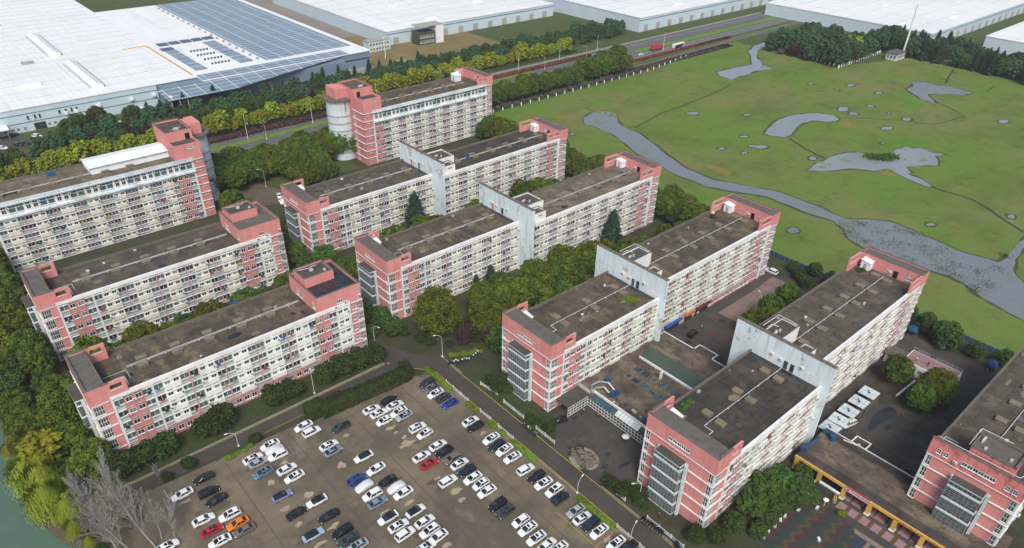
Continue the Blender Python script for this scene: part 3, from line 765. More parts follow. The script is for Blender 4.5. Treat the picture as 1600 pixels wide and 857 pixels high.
def trunk_mesh(name, h, r, crown_h, crown_r, seed, mat='bark', limbs=6):
    g = random.Random(seed); b = MB(); pts = [Vector((0, 0, 0))]
    for i in range(1, 4): pts.append(Vector((g.uniform(-.2, .2)*i*.5, g.uniform(-.2, .2)*i*.5, h*i/3)))
    for i in range(3): b.tube(pts[i], pts[i+1], r*(1-.2*i), r*(1-.2*(i+1)), 7)
    for i in range(limbs):
        a = 2*PI*i/limbs+g.uniform(-.3, .3); s = pts[2].lerp(pts[3], g.random())
        e = Vector((math.cos(a)*crown_r*.62, math.sin(a)*crown_r*.62, h+crown_h*g.uniform(.15, .5)))
        m = s.lerp(e, .5)+Vector((0, 0, .4)); b.tube(s, m, r*.45, r*.3, 5); b.tube(m, e, r*.3, r*.1, 5)
    b.tube(pts[3], (pts[3].x, pts[3].y, h+crown_h*.6), r*.4, r*.12, 5)
    return b.mesh(name, M[mat])
def broad(name, lf, H, W, seed, nclump=16, count=3000, size=.55, base=.28, round_=1.0):
    g = random.Random(seed); h0 = H*base; ch = H-h0; C = []; Rr = []
    C.append((0, 0, h0+ch*.45)); Rr.append((W*.36, W*.36, ch*.40))
    n = nclump*3
    for i in range(n):
        a = i*2.399+g.uniform(-.3, .3); z = .06+.90*(i+.5)/n; rad = math.sqrt(max(.03, 1-((z-.42)/.60)**2))*W*.5*g.uniform(.68, .92)
        q = W*g.uniform(.075, .145); C.append((rad*math.cos(a), rad*math.sin(a), h0+ch*z*.93)); Rr.append((q, q, q*g.uniform(.7, 1.0)))
    return (leafmesh('crown', leaves(C, Rr, count, size, seed), LF[lf]), trunk_mesh('trunk', h0+.4, W*.035+.05, ch, W*.5, seed))
def conifer(lf, H, W, seed, count=2200):
    g = np.random.default_rng(seed); z = 1-np.sqrt(g.uniform(0, 1, count)); z = np.clip(z, 0, .985); lay = np.floor(z*11)/11
    a = g.uniform(0, 2*PI, count); rad = (1-lay)*W*.5*np.sqrt(g.uniform(.12, 1, count))*(.82+.28*np.sin(a*5+lay*40)); 
    zz = H*(.1+.9*z)-rad*.28
    p = np.stack([rad*np.cos(a), rad*np.sin(a), zz], 1)
    o = np.stack([np.cos(a), np.sin(a), -.35+0*a], 1); t = np.stack([-np.sin(a), np.cos(a), 0*a], 1)
    s = (g.uniform(.5, 1.1, count)*W*.16+.1)[:, None]; n = g.normal(size=(count, 3))*.12
    P = np.stack([p-t*s*.45+n, p+o*s*.1-t*s*.1, p+o*s*1.1, p+t*s*.5, p-o*s*.3], 1)
    return leafmesh('crown', P, LF[lf]), trunk_mesh('trunk', H*.9, W*.03+.05, .3, .1, seed, limbs=0)
def willow_tree(H, W, seed, count=9000):
    g = np.random.default_rng(seed); a = g.uniform(0, 2*PI, count); rr = np.sqrt(g.uniform(.05, 1, count))
    k = np.floor(a/(2*PI)*170); a = k*2*PI/170+g.normal(size=count)*.02; rk = W*.5*(.6+.4*((k*7919) % 13)/13)
    rad = rk*rr; top = H*(1-.35*rr**2); ln = H*.62*g.uniform(0, 1, count)*rr
    p = np.stack([rad*np.cos(a), rad*np.sin(a), np.maximum(.4, top-ln)], 1)+g.normal(size=(count, 3))*.18
    t = np.stack([-np.sin(a), np.cos(a), 0*a], 1); d = np.array([0, 0, -1.0]); s = g.uniform(.18, .36, count)[:, None]
    P = np.stack([p-t*s*.25, p-t*s*.2+d*s*1.4, p+d*s*2.2, p+t*s*.25+d*s*1.2, p+t*s*.2], 1)
    return leafmesh('crown', P, LF['willow']), trunk_mesh('trunk', H*.55, .28, H*.4, W*.4, seed)
def bare_tree(H, seed, lean=(0, 0)):
    g = random.Random(seed); b = MB(); tr = MB()
    def limb(bb, p, d, L, r, lev):
        segs = (9, 6, 4, 3)[lev]; q = p.copy(); dd = d.copy()
        for i in range(segs):
            dd = (dd+Vector((g.uniform(-.07, .07), g.uniform(-.07, .07), .035))).normalized()
            e = q+dd*(L/segs); f0 = 1-.9*i/segs; f1 = 1-.9*(i+1)/segs
            bb.tube(q, e, max(r*f0, .017), max(r*f1, .012), (7, 5, 3, 3)[lev], caps=False)
            if lev < 3 and not (lev == 0 and i < 2):
                for j in range((4, 2, 2)[lev]):
                    s_ = q.lerp(e, g.random()); az = g.uniform(0, 2*PI); u = dd.orthogonal().normalized(); w = dd.cross(u)
                    nd = (dd*g.uniform(.9, 1.3)+(u*math.cos(az)+w*math.sin(az))*g.uniform(.45, .8)+Vector((0, 0, .15))).normalized()
                    limb(b, s_, nd, L*((.44, .42, .45)[lev])*g.uniform(.6, 1.15)*(1.05-.6*i/segs), max(r*f0*.38, .012), lev+1)
            q = e
    limb(tr, Vector((0, 0, 0)), Vector((lean[0], lean[1], 1)).normalized(), H, H*.0095, 0)
    return b.mesh('branches', M['pale_bark']), tr.mesh('trunk', M['pale_bark'])
def shrub(lf, H, W, seed, count=900, size=.32):
    g = random.Random(seed); C = [(0, 0, H*.45)]; Rr = [(W*.42, W*.42, H*.45)]
    for i in range(9):
        a = i*2.4; C.append((W*.27*math.cos(a), W*.27*math.sin(a), H*g.uniform(.3, .65))); Rr.append((W*.24, W*.24, H*.32))
    b = MB(); b.tube((0, 0, 0), (0, 0, H*.5), .07, .04, 5)
    for i in range(4): b.tube((0, 0, H*.15), (W*.25*math.cos(i*1.6), W*.25*math.sin(i*1.6), H*.55), .04, .02, 4)
    return leafmesh('crown', leaves(C, Rr, count, size, seed), LF[lf]), b.mesh('stems', M['bark'])
KIND = {}
def kind(name, pairs, low): KIND[name] = (pairs, low)
kind('camphor', [broad('c', 'camphor', 10, 8.6, s, 26, 8200, .40) for s in (1, 2, 3)], 'trunk')
kind('olive', [broad('o', 'olive', 10, 8.4, s, 26, 8000, .40) for s in (4, 5)], 'trunk')
kind('bigcamphor', [broad('b', 'olive', 14.5, 12.5, s, 44, 16000, .40, .12) for s in (6, 7)], 'trunk')
kind('green', [broad('g', 'green', 9, 7, s, 22, 6500, .40) for s in (8, 9)], 'trunk')
kind('yellow', [broad('y', 'yellow', 8, 5.4, s, 14, 2000, .55, .2) for s in (10, 11, 12)], 'trunk')
kind('belt', [broad('e', 'belt', 9, 7.5, s, 14, 2000, .65, .15) for s in (13, 14)], 'trunk')
kind('dark', [broad('d', 'dark', 7.5, 7, s, 22, 5200, .38, .15) for s in (15, 16)], 'trunk')
kind('plum', [broad('p', 'plum', 6, 5.5, s, 12, 1800, .45, .2) for s in (17, 18)], 'trunk')
kind('conifer', [conifer('conifer', 12, 5.2, s) for s in (19, 20)], 'trunk')
kind('willow', [willow_tree(9, 10, s) for s in (21, 22)], 'trunk')
kind('shrub', [shrub('hedge', 3.6, 4.3, s, 1700, .34) for s in (23, 24, 25)], 'stems')
kind('lowshrub', [shrub('hedge', 1.7, 2.6, s, 700, .28) for s in (26, 27)], 'stems')
kind('brush', [shrub('brush', 3.2, 3.4, s, 1000, .3) for s in (28, 29)], 'stems')
kind('limeshrub', [shrub('lime', 1.1, 1.9, s, 500, .22) for s in (30, 31)], 'stems')
TREENAME = dict(camphor='camphor_tree', olive='camphor_tree', bigcamphor='camphor_tree', green='broadleaf_tree', yellow='street_tree', belt='belt_tree', dark='evergreen_tree', plum='plum_tree', conifer='conifer_tree', willow='willow_tree', shrub='shrub', lowshrub='shrub', brush='brushwood', limeshrub='shrub')
def tree(kd, x, y, label, group=None, s=1.0, z=0.0, sxy=None):
    pairs, low = KIND[kd]; cr, tr = rnd.choice(pairs)
    if kd in ('camphor', 'olive', 'belt', 'dark', 'yellow'): s *= 1.12
    v = s*rnd.uniform(.80, 1.2); w = (sxy or 1)*v*rnd.uniform(.93, 1.07)
    t = thing(TREENAME[kd], label, 'shrub' if 'shrub' in kd or kd == 'brush' else 'tree', (x, y, z), rnd.uniform(0, 6.28), group, (w, w, v))
    inst(cr, 'crown', t); inst(tr, low, t); return t
def scatter(kds, x0, x1, y0, y1, nx, ny, jit, label, group, s=1.0, avoid=None):
    for i in range(nx):
        for j in range(ny):
            x = x0+(x1-x0)*(i+.5)/nx+rnd.uniform(-jit, jit); y = y0+(y1-y0)*(j+.5)/ny+rnd.uniform(-jit, jit)
            if avoid and avoid(x, y): continue
            tree(rnd.choice(kds), x, y, label, group, s)
# wood between the canal and the ends of the left column
g_ = 'trees of the wood along the canal'
lb = 'dense evergreen tree in the wood between the canal and the left column of blocks'
scatter(['camphor', 'camphor', 'olive', 'dark'], -9.5, 5.5, 150, 262, 2, 15, 1.2, lb, g_, 1.0)
scatter(['camphor', 'olive', 'dark'], -6, 6, 142, 150, 2, 1, .6, lb, g_, .85)
tree('yellow', -5.0, 152.5, 'yellow-green round tree in the canal wood, right above the willow', s=1.2, sxy=1.25)
for x, y, s in ((-8.6, 151.0, 1.15), (-6.4, 145.5, 1.25), (-7.4, 140.6, 1.0), (-4.6, 136.6, .85)):
    tree('willow', x, y, 'bright green willow drooping over the canal edge', 'willows at the canal edge', s)
for x, y in ((-10.5, 158), (-10.8, 165), (-5, 131), (-3.6, 126)):
    tree('willow', x, y, 'small ragged willow shoot on the canal bank', 'small willows on the bank', .45)
def bare(x, y, H, seed, lean, label):
    br, tr = bare_tree(H, seed, lean); t = thing('bare_tree', label, 'tree', (x, y, 0)); inst(tr, 'trunk', t); inst(br, 'branches', t)
bare(6.5, 116.5, 22, 3, (-.22, .42), 'tall leafless pale grey tree, larger of the pair at the bottom left')
bare(.5, 120.0, 19, 5, (-.22, .30), 'tall leafless pale grey tree nearer the canal, smaller of the bottom left pair')
bare(2.6, 118.0, 16, 21, (-.35, .40), 'leafless pale tree leaning left between the two tallest bare trees')
bare(10.2, 116.8, 9, 33, (.05, .30), 'short leafless tree nearest the first parking row')
bare(8.0, 118.5, 12, 9, (.15, .22), 'slim leafless tree on the car park edge, right of the two tall bare trees')
bare(13.0, 135.2, 4.6, 12, (0, .05), 'small leafless sapling with pale blossom twigs below the corner of the front left block')
for x, y, s in ((-3, 132, .9), (-4.5, 127, .8), (-2, 123.5, .8), (2.5, 133.5, .9), (0.5, 128, .7), (4.5, 128.5, .7), (-1, 117, .8)):
    tree(rnd.choice(['brush', 'lowshrub', 'lowshrub']), x, y, 'scrubby bush under the bare trees on the canal bank', 'scrub under the bare trees', s)
tree('brush', -3.0, 131.0, 'reddish brown twiggy bush between willow and bare trees', s=1.0)
# round shrubs at the foot of the front left block
for x, y, s in ((12.6, 143.0, 1.0), (17.2, 142.6, 1.05), (26.5, 142.6, 1.05), (30.6, 142.6, 1.1), (44.8, 142.4, .95), (49.4, 142.2, 1.05), (59.2, 141.9, 1.1), (64.2, 141.8, 1.08), (69.6, 141.9, 1.0), (73.6, 141.3, 1.02), (7.6, 142.4, 1.05)):
    tree('shrub', x, y, 'rounded dark green clipped bush at the foot of the front left block', 'clipped bushes along the front left block', s*1.45)
for x, y, s, l in ((19.6, 134.6, .75, 'small round bush on the verge between car park corner and block road'), (34.8, 132.6, .95, 'round dark bush at the car park entrance kerb'), (14.6, 134.0, .7, 'low round bush next to the small blossoming sapling')):
    tree('shrub', x, y, l, s=s)
for i in range(7): tree('limeshrub', 27.5+i*1.0, 131.6+rnd.uniform(-.4, .5), 'weedy yellow-green plant on the verge beside the parked silver and white cars', 'weeds on the car park verge', .8)
# strips between the blocks of the left column
for x in np.arange(112, 127, 6): 
    for y in (257, 264, 271, 279): tree(rnd.choice(['camphor', 'olive', 'camphor']), float(x)+rnd.uniform(-1, 1), y+rnd.uniform(-1, 1), 'camphor tree at the foot of the pale round tower of the back block', 'trees at the foot of the round tower', .85)
for x in range(14, 76, 6): tree(rnd.choice(['camphor', 'olive', 'green']), x+rnd.uniform(-1, 1), 182+rnd.uniform(-1.5, 1.5), 'tree top showing between the first and second blocks of the left column', 'trees between first and second left blocks', rnd.uniform(.85, 1.12))
for x in range(14, 76, 7): tree(rnd.choice(['camphor', 'olive']), x+rnd.uniform(-1, 1), 233+rnd.uniform(-2, 2), 'low tree between the second and third blocks of the left column', 'trees between second and third left blocks', rnd.uniform(.42, .58))
tree('green', 27.5, 229, 'single bright tree against the tall far left block', s=1.35)
# the wood between the columns
lb = 'evergreen tree in the shady gap between the left column and the middle column'; g_ = 'trees between the two columns'
for x, y, kd, s in ((80, 160, 'dark', .9), (80.5, 168, 'camphor', .8), (80, 176, 'camphor', .95), (81, 184, 'camphor', .95), (80, 193, 'dark', .95), (81, 202, 'camphor', .9), (80, 212, 'dark', 1), (81, 222, 'camphor', 1), (80, 233, 'camphor', 1), (81, 243, 'olive', 1), (80, 253, 'camphor', 1), (79, 151.5, 'dark', .6)):
    tree(kd, x, y, lb, g_, s)
tree('green', 86.0, 191.5, 'large bright green tree before the end of the rearmost stepped block', s=1.3, sxy=1.15)
tree('green', 88.6, 182.5, 'second bright green tree, lower, before the end of the rearmost stepped block', s=1.05)
tree('olive', 91.0, 176.0, 'olive green tree close to the second stepped block end', s=.9)
for x, y, s in ((84.5, 148.5, .8), (84.0, 154, .7)): tree('dark', x, y, 'dark round tree under the glazed stair of the second stepped block', 'dark trees under the stair', s)
# big trees before the second stepped block
tree('bigcamphor', 95.5, 141.5, 'very large round camphor tree at the road bend, biggest in the middle', s=1.0, sxy=.98)
tree('bigcamphor', 107.5, 131.5, 'big dense camphor tree right of the largest one, before the third stepped block', s=.92)
for x, y, kd, s in ((111, 140, 'olive', 1.15), (117, 134, 'olive', 1.15), (121.5, 143.2, 'camphor', .9), (124, 129.5, 'olive', 1.15), (131, 137.5, 'olive', 1.12), (137.5, 132, 'camphor', 1.1), (143, 136.5, 'olive', 1.1), (147.5, 128, 'camphor', 1.0), (151, 133.6, 'olive', 1.0), (158, 134, 'olive', .9), (163, 128, 'camphor', .9), (169, 132, 'olive', .85), (176, 131, 'olive', .85), (183, 130, 'green', .8), (189, 132, 'camphor', .85), (195, 128, 'olive', .85), (103.5, 122.5, 'dark', 1.0), (112, 121.8, 'camphor', 1.0), (121, 121.5, 'camphor', .9), (131, 124, 'camphor', 1), (141, 123.5, 'camphor', .95), (152, 122.5, 'camphor', .9)):
    tree(kd, x, y, 'camphor tree in the row between the second and third stepped blocks', 'trees between second and third stepped blocks', s)
for x, y, s in ((101.5, 134, .9), (97.8, 131.5, .75), (104, 126.5, .9)): tree('plum', x, y, 'dark purple-leaved tree under the big camphors', 'purple trees under the big camphors', s)
for x, y, s, l in ((126.5, 198.2, 1.2, 'tall dark conifer against the rearmost stepped block facade'), (172.5, 142.6, 1.2, 'tall dark conifer against the far half of the second stepped block'), (116.5, 149.5, .72, 'slim conifer tip beside the facade of the second stepped block'), (122.8, 149.8, .70, 'second slim conifer tip beside the facade of the second stepped block')):
    tree('conifer', x, y, l, s=s, sxy=1.25)
for x in range(96, 200, 6): tree(rnd.choice(['camphor', 'olive', 'green', 'olive']), x+rnd.uniform(-1, 1), 183+rnd.uniform(-2, 2)-(4 if x > 140 else 0)*0, 'tree in the row between the rearmost and second stepped blocks', 'trees between rearmost and second stepped blocks', rnd.uniform(.8, 1.1))
for x in range(140, 206, 7): tree(rnd.choice(['camphor', 'dark']), x, 234+rnd.uniform(-2, 2), 'tree between the rearmost stepped block and the tall round tower block', 'trees behind the rearmost stepped block', rnd.uniform(.7, .9))
# east side of the middle column
lb = 'evergreen tree in the belt between the middle column and the meadow'; g_ = 'trees at the meadow edge of the campus'
for y in np.arange(120, 262, 6.5):
    for x in (205.5, 211.5): tree(rnd.choice(['camphor', 'olive', 'camphor', 'dark']), x+rnd.uniform(-1, 1), float(y)+rnd.uniform(-1.5, 1.5), lb, g_, rnd.uniform(.8, 1.0))
for x, y, s in ((203, 84, .62), (206, 88, .6), (209, 92, .6), (210.5, 79, .55), (212, 70, .55), (212.4, 86, .55), (212.5, 62, .6), (213, 54, .6), (210, 57.5, .6), (206.5, 63, .6), (208, 47.5, .8), (205.3, 40.5, .85), (207, 33, .7), (209, 26, .7), (203.5, 52.5, .55)):
    tree('dark', x, y, 'dark bushy tree along the blue fence at the meadow edge', 'dark trees along the blue fence', s)
for x, y, s in ((205.5, 58.5, .55), (210.5, 74.5, .55)): tree('plum', x, y, 'purple-brown bushy tree beside the blue fence', 'purple trees by the blue fence', s)
tree('green', 176, 80.5, 'light green tree top in the courtyard between the last two stepped blocks', s=.95)
for x, y, kd, s in ((166, 79.8, 'olive', .95), (171, 76.5, 'olive', .85), (161.8, 75.0, 'olive', .7), (179, 77, 'green', .75), (186, 81, 'camphor', .7)):
    tree(kd, x, y, 'olive green courtyard tree behind the nearest stepped block', 'courtyard trees behind the nearest block', s)
tree('camphor', 177.2, 42.5, 'dark round tree left of the pink tiled terrace', s=.92)
tree('bigcamphor', 177.0, 32.2, 'large dark camphor tree overhanging the pink tiled terrace', s=.8)
tree('camphor', 170.8, 33.5, 'dark camphor tree lowest beside the wet courtyard', s=.75)
# bottom right planting
for x, y, kd, s, l in ((107.5, 42.2, 'green', .98, 'bright green tree nearest the front facade of the nearest stepped block'), (113.0, 43.0, 'green', .85, 'green tree second along the facade of the nearest stepped block'), (118.8, 42.4, 'green', .95, 'green tree beside the first yellow gate pillar'), (101.5, 42.3, 'dark', .62, 'dark green bushy tree at the white corner pier of the nearest block')):
    tree(kd, x, y, l, s=s)
for x, y, s in ((104.5, 38.2, .58), (108.5, 38.6, .58), (112.5, 39.0, .62), (116.0, 38.8, .66), (119.4, 38.2, .66), (122.6, 38.8, .66), (121.6, 35.8, .55), (118.3, 37.0, .5), (125.2, 40.2, .55), (110.6, 39.8, .5)):
    tree('dark', x, y, 'low dark green tree in the thicket above the zigzag playground', 'thicket above the zigzag playground', s)
tree('limeshrub', 123.8, 29.2, 'bright lime plant by the mushroom lamp and gate pillar', s=1.1)
tree('shrub', 107.8, 17.8, 'yellow-green round bush in the lower corner of the zigzag playground', s=.75)
for x, y, s, l in ((93.4, 46.2, .95, 'round dark bush at the front corner of the nearest stepped block end'), (96.6, 43.2, .9, 'round dark bush right of the nearest stepped block front corner'), (90.5, 67.6, .85, 'round dark bush left of the nearest stepped block by the road')):
    tree('shrub', x, y, l, s=s)
for x, y, s in ((91.0, 64.4, .75), (92.6, 62.3, .72), (91.6, 60.2, .7), (93.6, 60.8, .6), (91.8, 58.6, .5)):
    tree('shrub', x, y, 'loose dark green shrub in the roadside bed before the glazed stair', 'roadside bed before the nearest glazed stair', s)
for x, y, s in ((91.4, 92.3, .85), (92.0, 89.6, .8), (90.8, 95.0, .6), (93.8, 90.2, .6), (92.2, 112.3, 1.0), (91.4, 109.2, .9), (93.8, 107.6, .75), (94.4, 111.2, .9)):
    tree('shrub', x, y, 'dark shrub in the bed at the end of the third stepped block', 'shrubs at the end of the third stepped block', s)
for i in range(9):
    tree('limeshrub', 91.4+i*.95+rnd.uniform(-.2, .2), 128.6-i*.35+rnd.uniform(-.5, .5), 'lime green low plant in the bed beside the parked scooters', 'lime plants beside the scooters', rnd.uniform(.8, 1.1))
for x, y, s in ((93.5, 133.2, .7), (98.5, 134.5, .8), (89.8, 137.0, .7), (88.6, 140.6, .8), (86.8, 146.0, .7), (101.5, 130.0, .6)):
    tree('shrub', x, y, 'dark undergrowth shrub beneath the biggest camphor tree', 'undergrowth below the biggest camphor', s)
# highway planting
lb = 'dark camphor tree in the thick belt between campus and highway'; g_ = 'camphor belt south of the highway'
scatter(['camphor', 'camphor', 'olive', 'camphor'], 78, 150, 272, 290, 11, 3, 1.4, lb, g_, 1.0)
scatter(['camphor', 'olive'], -30, 78, 283, 300, 17, 2, 1.4, lb, g_, 1.0)
scatter(['camphor', 'camphor', 'olive'], 84, 140, 262, 280, 5, 1, 1.4, lb, g_, .85, avoid=lambda x, y: x > 97)
scatter(['camphor', 'olive', 'camphor'], 150, 304, 286, 297, 22, 2, 1.0, lb, g_, .92)
lb = 'rounded camphor tree in the big clump beside the highway near the red lorry'
scatter(['camphor', 'olive', 'camphor'], 312, 350, 285, 299, 5, 2, 1.2, lb, 'tree clump near the red lorry', 1.15)
for x in np.arange(228, 350, 4.5):
    tree('brush', float(x), 283.2+rnd.uniform(-.5, .5), 'greyish bare brushwood along the meadow edge below the camphor belt', 'brushwood along the meadow edge', .9)
lb = 'yellow-green street tree in the single row along the highway'; g_ = 'street trees along the highway'
for x in np.arange(-20, 352, 5.2):
    tree('yellow', float(x)+rnd.uniform(-.8, .8), (338.0 if x < 170 else 344.0)+rnd.uniform(-.7, .7)+ (0 if x < 60 else 0), lb, g_, rnd.uniform(.9, 1.25))
lb = 'dark blue-green tree in the shelter belt before the factory'; g_ = 'shelter belt before the factory'
scatter(['belt', 'belt', 'dark'], -20, 420, 351, 372, 52, 3, 1.6, lb, g_, .92, avoid=lambda x, y: (x < 56 and y > 366))
for x, y, s in ((74, 356, 1.25), (79, 353, 1.2), (158, 351, 1.2), (164, 353, 1.1), (282, 366, 1.3), (289, 369, 1.2), (296, 367, 1.3), (58, 360, 1.0)):
    tree('plum', x, y, 'dark purple-leaved tree standing in the shelter belt', 'purple trees in the shelter belt', s)
for i in range(22):
    x = 60+i*9.0+rnd.uniform(-2, 2); tree('conifer', x, 375.5+rnd.uniform(-1.5, 2.5), 'small dark spruce in front of the grey and blue factory hall', 'spruces before the factory', rnd.uniform(.62, .95))
for x, y, s in ((57, 377, 1.3), (52, 372, 1.2), (66, 379, 1.2), (81, 376, 1.25)): tree('dark', x, y, 'dark round tree on the factory lawn', 'dark trees on the factory lawn', s)
# far edge of the meadow
lb = 'dark pine in the wood at the far edge of the meadow'; g_ = 'wood at the far edge of the meadow'
scatter(['conifer', 'belt', 'belt', 'dark'], 515, 545, 92, 168, 4, 13, 1.6, lb, g_, 1.15, avoid=lambda x, y: x < 517+(y-92)*.07)
lb = 'tree in the walled copse with the red brick house beyond the meadow'; g_ = 'walled copse beyond the meadow'
scatter(['belt', 'dark', 'belt', 'plum', 'brush'], 462, 512, 208, 262, 9, 8, 2.0, lb, g_, 1.3, avoid=lambda x, y: abs(x-485) < 5 and abs(y-235) < 5)
tree('yellow', 492, 218, 'golden yellow tree in the walled copse beyond the meadow', s=1.7, sxy=1.4)
scatter(['conifer', 'belt'], 522, 560, 172, 225, 5, 7, 2.0, 'dark tree behind the white pavilion at the meadow edge', 'trees behind the white pavilion', 1.15)
# ------------------------------------------------------------------ vehicles
CP = {}
for n, c in dict(white=(.80,.82,.83), black=(.012,.013,.016), navy=(.012,.022,.05), silver=(.34,.37,.41), grey=(.16,.175,.20), dgrey=(.045,.052,.062), red=(.48,.012,.03), orange=(.75,.19,.012), brown=(.16,.13,.12), teal=(.08,.19,.28), purple=(.22,.22,.42), steel=(.20,.27,.35), blue=(.012,.055,.30), greyblue=(.20,.25,.34), lightblue=(.33,.50,.62), purplegrey=(.13,.115,.14), dark=(.035,.03,.034)).items():
    CP[n] = paint(n+'_car_paint', c)
M['cglass'] = glass('car_window_glass', (.012,.016,.020), .06, .6, .2)
M['rim'] = plain('wheel_rim', (.35,.36,.38), .35, .5, .6)
M['headl'] = plain('headlamp_lens', (.75,.78,.8), .1, .6); M['taill'] = plain('tail_lamp_lens', (.35,.012,.012), .15, .6)
M['cover'] = grimy('silver_car_cover', (.62,.64,.66), (.4,.42,.44), .5, 0, 1.5, .5, .4)
def loft(st):
    """st: x, half width, bottom z, belt z, belt width factor -> closed body shell"""
    b = MB(); rings = []
    for x, w, zb, zt, k in st:
        half = [(w*.86, zb), (w*.99, zb+(zt-zb)*.25), (w, zb+(zt-zb)*.55), (w*.97, zb+(zt-zb)*.82), (w*k, zt-.01), (w*k*.55, zt+.025)]
        r = [(x, -y, z) for y, z in half]+[(x, y, z) for y, z in reversed(half)]
        n = len(b.v); b.v += r; rings.append(range(n, n+len(r)))
    m = len(rings[0])
    for a, c in zip(rings[:-1], rings[1:]):
        for i in range(m):
            j = (i+1) % m; b.f.append((a[i], a[j], c[j], c[i])); b.m.append(0)
    b.f.append(tuple(reversed(rings[0]))); b.m.append(0); b.f.append(tuple(rings[-1])); b.m.append(0)
    for i, f in enumerate(b.f): b.f[i] = tuple(reversed(f))
    return b
def cabin(x0, x1, t0, t1, zb, zt, wb, wt, pil=True):
    g = MB(); n = 0
    g.v += [(x0,-wb,zb),(x1,-wb,zb),(x1,wb,zb),(x0,wb,zb),(t0,-wt,zt),(t1,-wt,zt),(t1,wt,zt),(t0,wt,zt)]
    g.f += [(0,1,5,4),(1,2,6,5),(2,3,7,6),(3,0,4,7)]; g.m += [0]*4
    r = MB(); r.v += [(t0-.06,-wt-.02,zt-.02),(t1+.06,-wt-.02,zt-.02),(t1+.06,wt+.02,zt-.02),(t0-.06,wt+.02,zt-.02),(t0+.1,-wt*.85,zt+.055),(t1-.1,-wt*.85,zt+.055),(t1-.1,wt*.85,zt+.055),(t0+.1,wt*.85,zt+.055)]
    r.f += [(4,5,6,7),(0,1,5,4),(1,2,6,5),(2,3,7,6),(3,0,4,7)]; r.m += [0]*5
    for s in (-1, 1):
        r.tube((x0,s*wb,zb),(t0,s*wt,zt),.055,n=5); r.tube((x1,s*wb,zb),(t1,s*wt,zt),.05,n=5)
        mx, mt = (x0+x1)/2-.05, (t0+t1)/2-.05; r.tube((mx,s*(wb+.005),zb),(mt,s*(wt+.005),zt),.045,n=5)
        r.tube((t0,s*wt,zt),(t1,s*wt,zt),.05,n=5)
    return g, r
def wheel_shape(r=.34, w=.23):
    b = MB(); b.tube((0,-w/2,0),(0,w/2,0),r,n=16,mi=0)
    for s in (-1, 1):
        n = 10; q = [(r*.62*math.cos(2*PI*i/n), s*(w/2+.006), r*.62*math.sin(2*PI*i/n)) for i in range(n)]
        b.quad(q if s < 0 else q[::-1], 1)
    return b
WH = wheel_shape().mesh('wheel', [M['black'], M['rim']], smooth=40)
def car_proto(kd):
    if kd == 'saloon':
        L = 4.7; b = loft([(-2.35,.66,.42,.82,.9),(-2.22,.84,.27,1.0,.92),(-1.5,.9,.2,1.02,.93),(-.2,.91,.19,.97,.94),(1.0,.91,.19,.95,.93),(1.75,.88,.21,.84,.9),(2.2,.80,.26,.70,.85),(2.35,.60,.38,.60,.8)])
        g, r = cabin(-1.95,1.15,-1.05,.22,.97,1.44,.83,.62); sun = (-.42,.12); wx = (-1.42,1.40)
    elif kd == 'suv':
        L = 4.65; b = loft([(-2.32,.70,.45,.98,.92),(-2.22,.88,.32,1.12,.94),(-1.4,.93,.25,1.13,.94),(0,.93,.25,1.09,.94),(1.1,.93,.25,1.06,.94),(1.8,.90,.28,.98,.92),(2.2,.84,.34,.84,.88),(2.32,.66,.46,.70,.82)])
        g, r = cabin(-2.2,1.15,-1.75,.35,1.08,1.66,.86,.68); sun = (-.75,.2); wx = (-1.38,1.40)
    else:
        L = 4.2; b = loft([(-2.1,.68,.42,.95,.9),(-2.0,.85,.28,1.05,.93),(-1.2,.9,.2,1.05,.94),(0,.9,.2,1.0,.94),(1.0,.9,.2,.98,.93),(1.6,.86,.22,.88,.9),(1.98,.78,.28,.74,.85),(2.1,.62,.4,.64,.8)])
        g, r = cabin(-1.95,1.15,-1.35,.25,1.0,1.52,.83,.64); sun = (-.55,.1); wx = (-1.28,1.28)
    zt = max(v[2] for v in g.v)
    lamps = []
    for s in (-1, 1):
        h = MB(); h.box(L/2-.36,L/2-.16,s*.66-.15,s*.66+.15,.60,.72) if kd != 'suv' else h.box(L/2-.30,L/2-.13,s*.70-.15,s*.70+.15,.72,.86)
        t = MB(); z = .78 if kd == 'saloon' else .9; t.box(-L/2+.05,-L/2+.16,s*.66-.16,s*.66+.16,z,z+.14)
        lamps += [('headlight', h, 'headl'), ('taillight', t, 'taill')]
        m = MB(); m.box(.95,1.12,s*.98-.09,s*.98+.09,.98,1.1); lamps.append(('wing_mirror', m, None))
    sr = MB(); sr.box(sun[0],sun[1],-.42,.42,zt+.056,zt+.066)
    return dict(body=b.mesh('body',[CP['white']],smooth=35), win=g.mesh('windows',[M['cglass']]), roof=r.mesh('roof',[CP['white']]), sun=sr.mesh('sunroof',[M['cglass']]), wx=wx,
                lamps=[(n, s.mesh(n,[M[m] if m else CP['white']]), m) for n, s, m in lamps])
CPR = {k_: car_proto(k_) for k_ in ('saloon','suv','hatchback')}
def setmat(o, m):
    o.material_slots[0].link = 'OBJECT'; o.material_slots[0].material = m
def car(kd, colour, x, y, rz, label, group, sunroof=True, blackroof=False, z=.02):
    p = CPR[kd]; t = thing('parked_car', label, 'car', (x, y, z), rz, group); c = CP[colour]
    setmat(inst(p['body'],'body',t), c); ro = inst(p['roof'],'roof',t); setmat(ro, CP['black'] if blackroof else c); inst(p['win'],'windows',t)
    if sunroof and not blackroof: inst(p['sun'],'sunroof',t)
    for wx in p['wx']:
        for s in (-1, 1): inst(WH,'wheel',t,(wx,s*.79,.34))
    for n, me, m in p['lamps']:
        o = inst(me,n,t)
        if m is None: setmat(o, c)
    return t
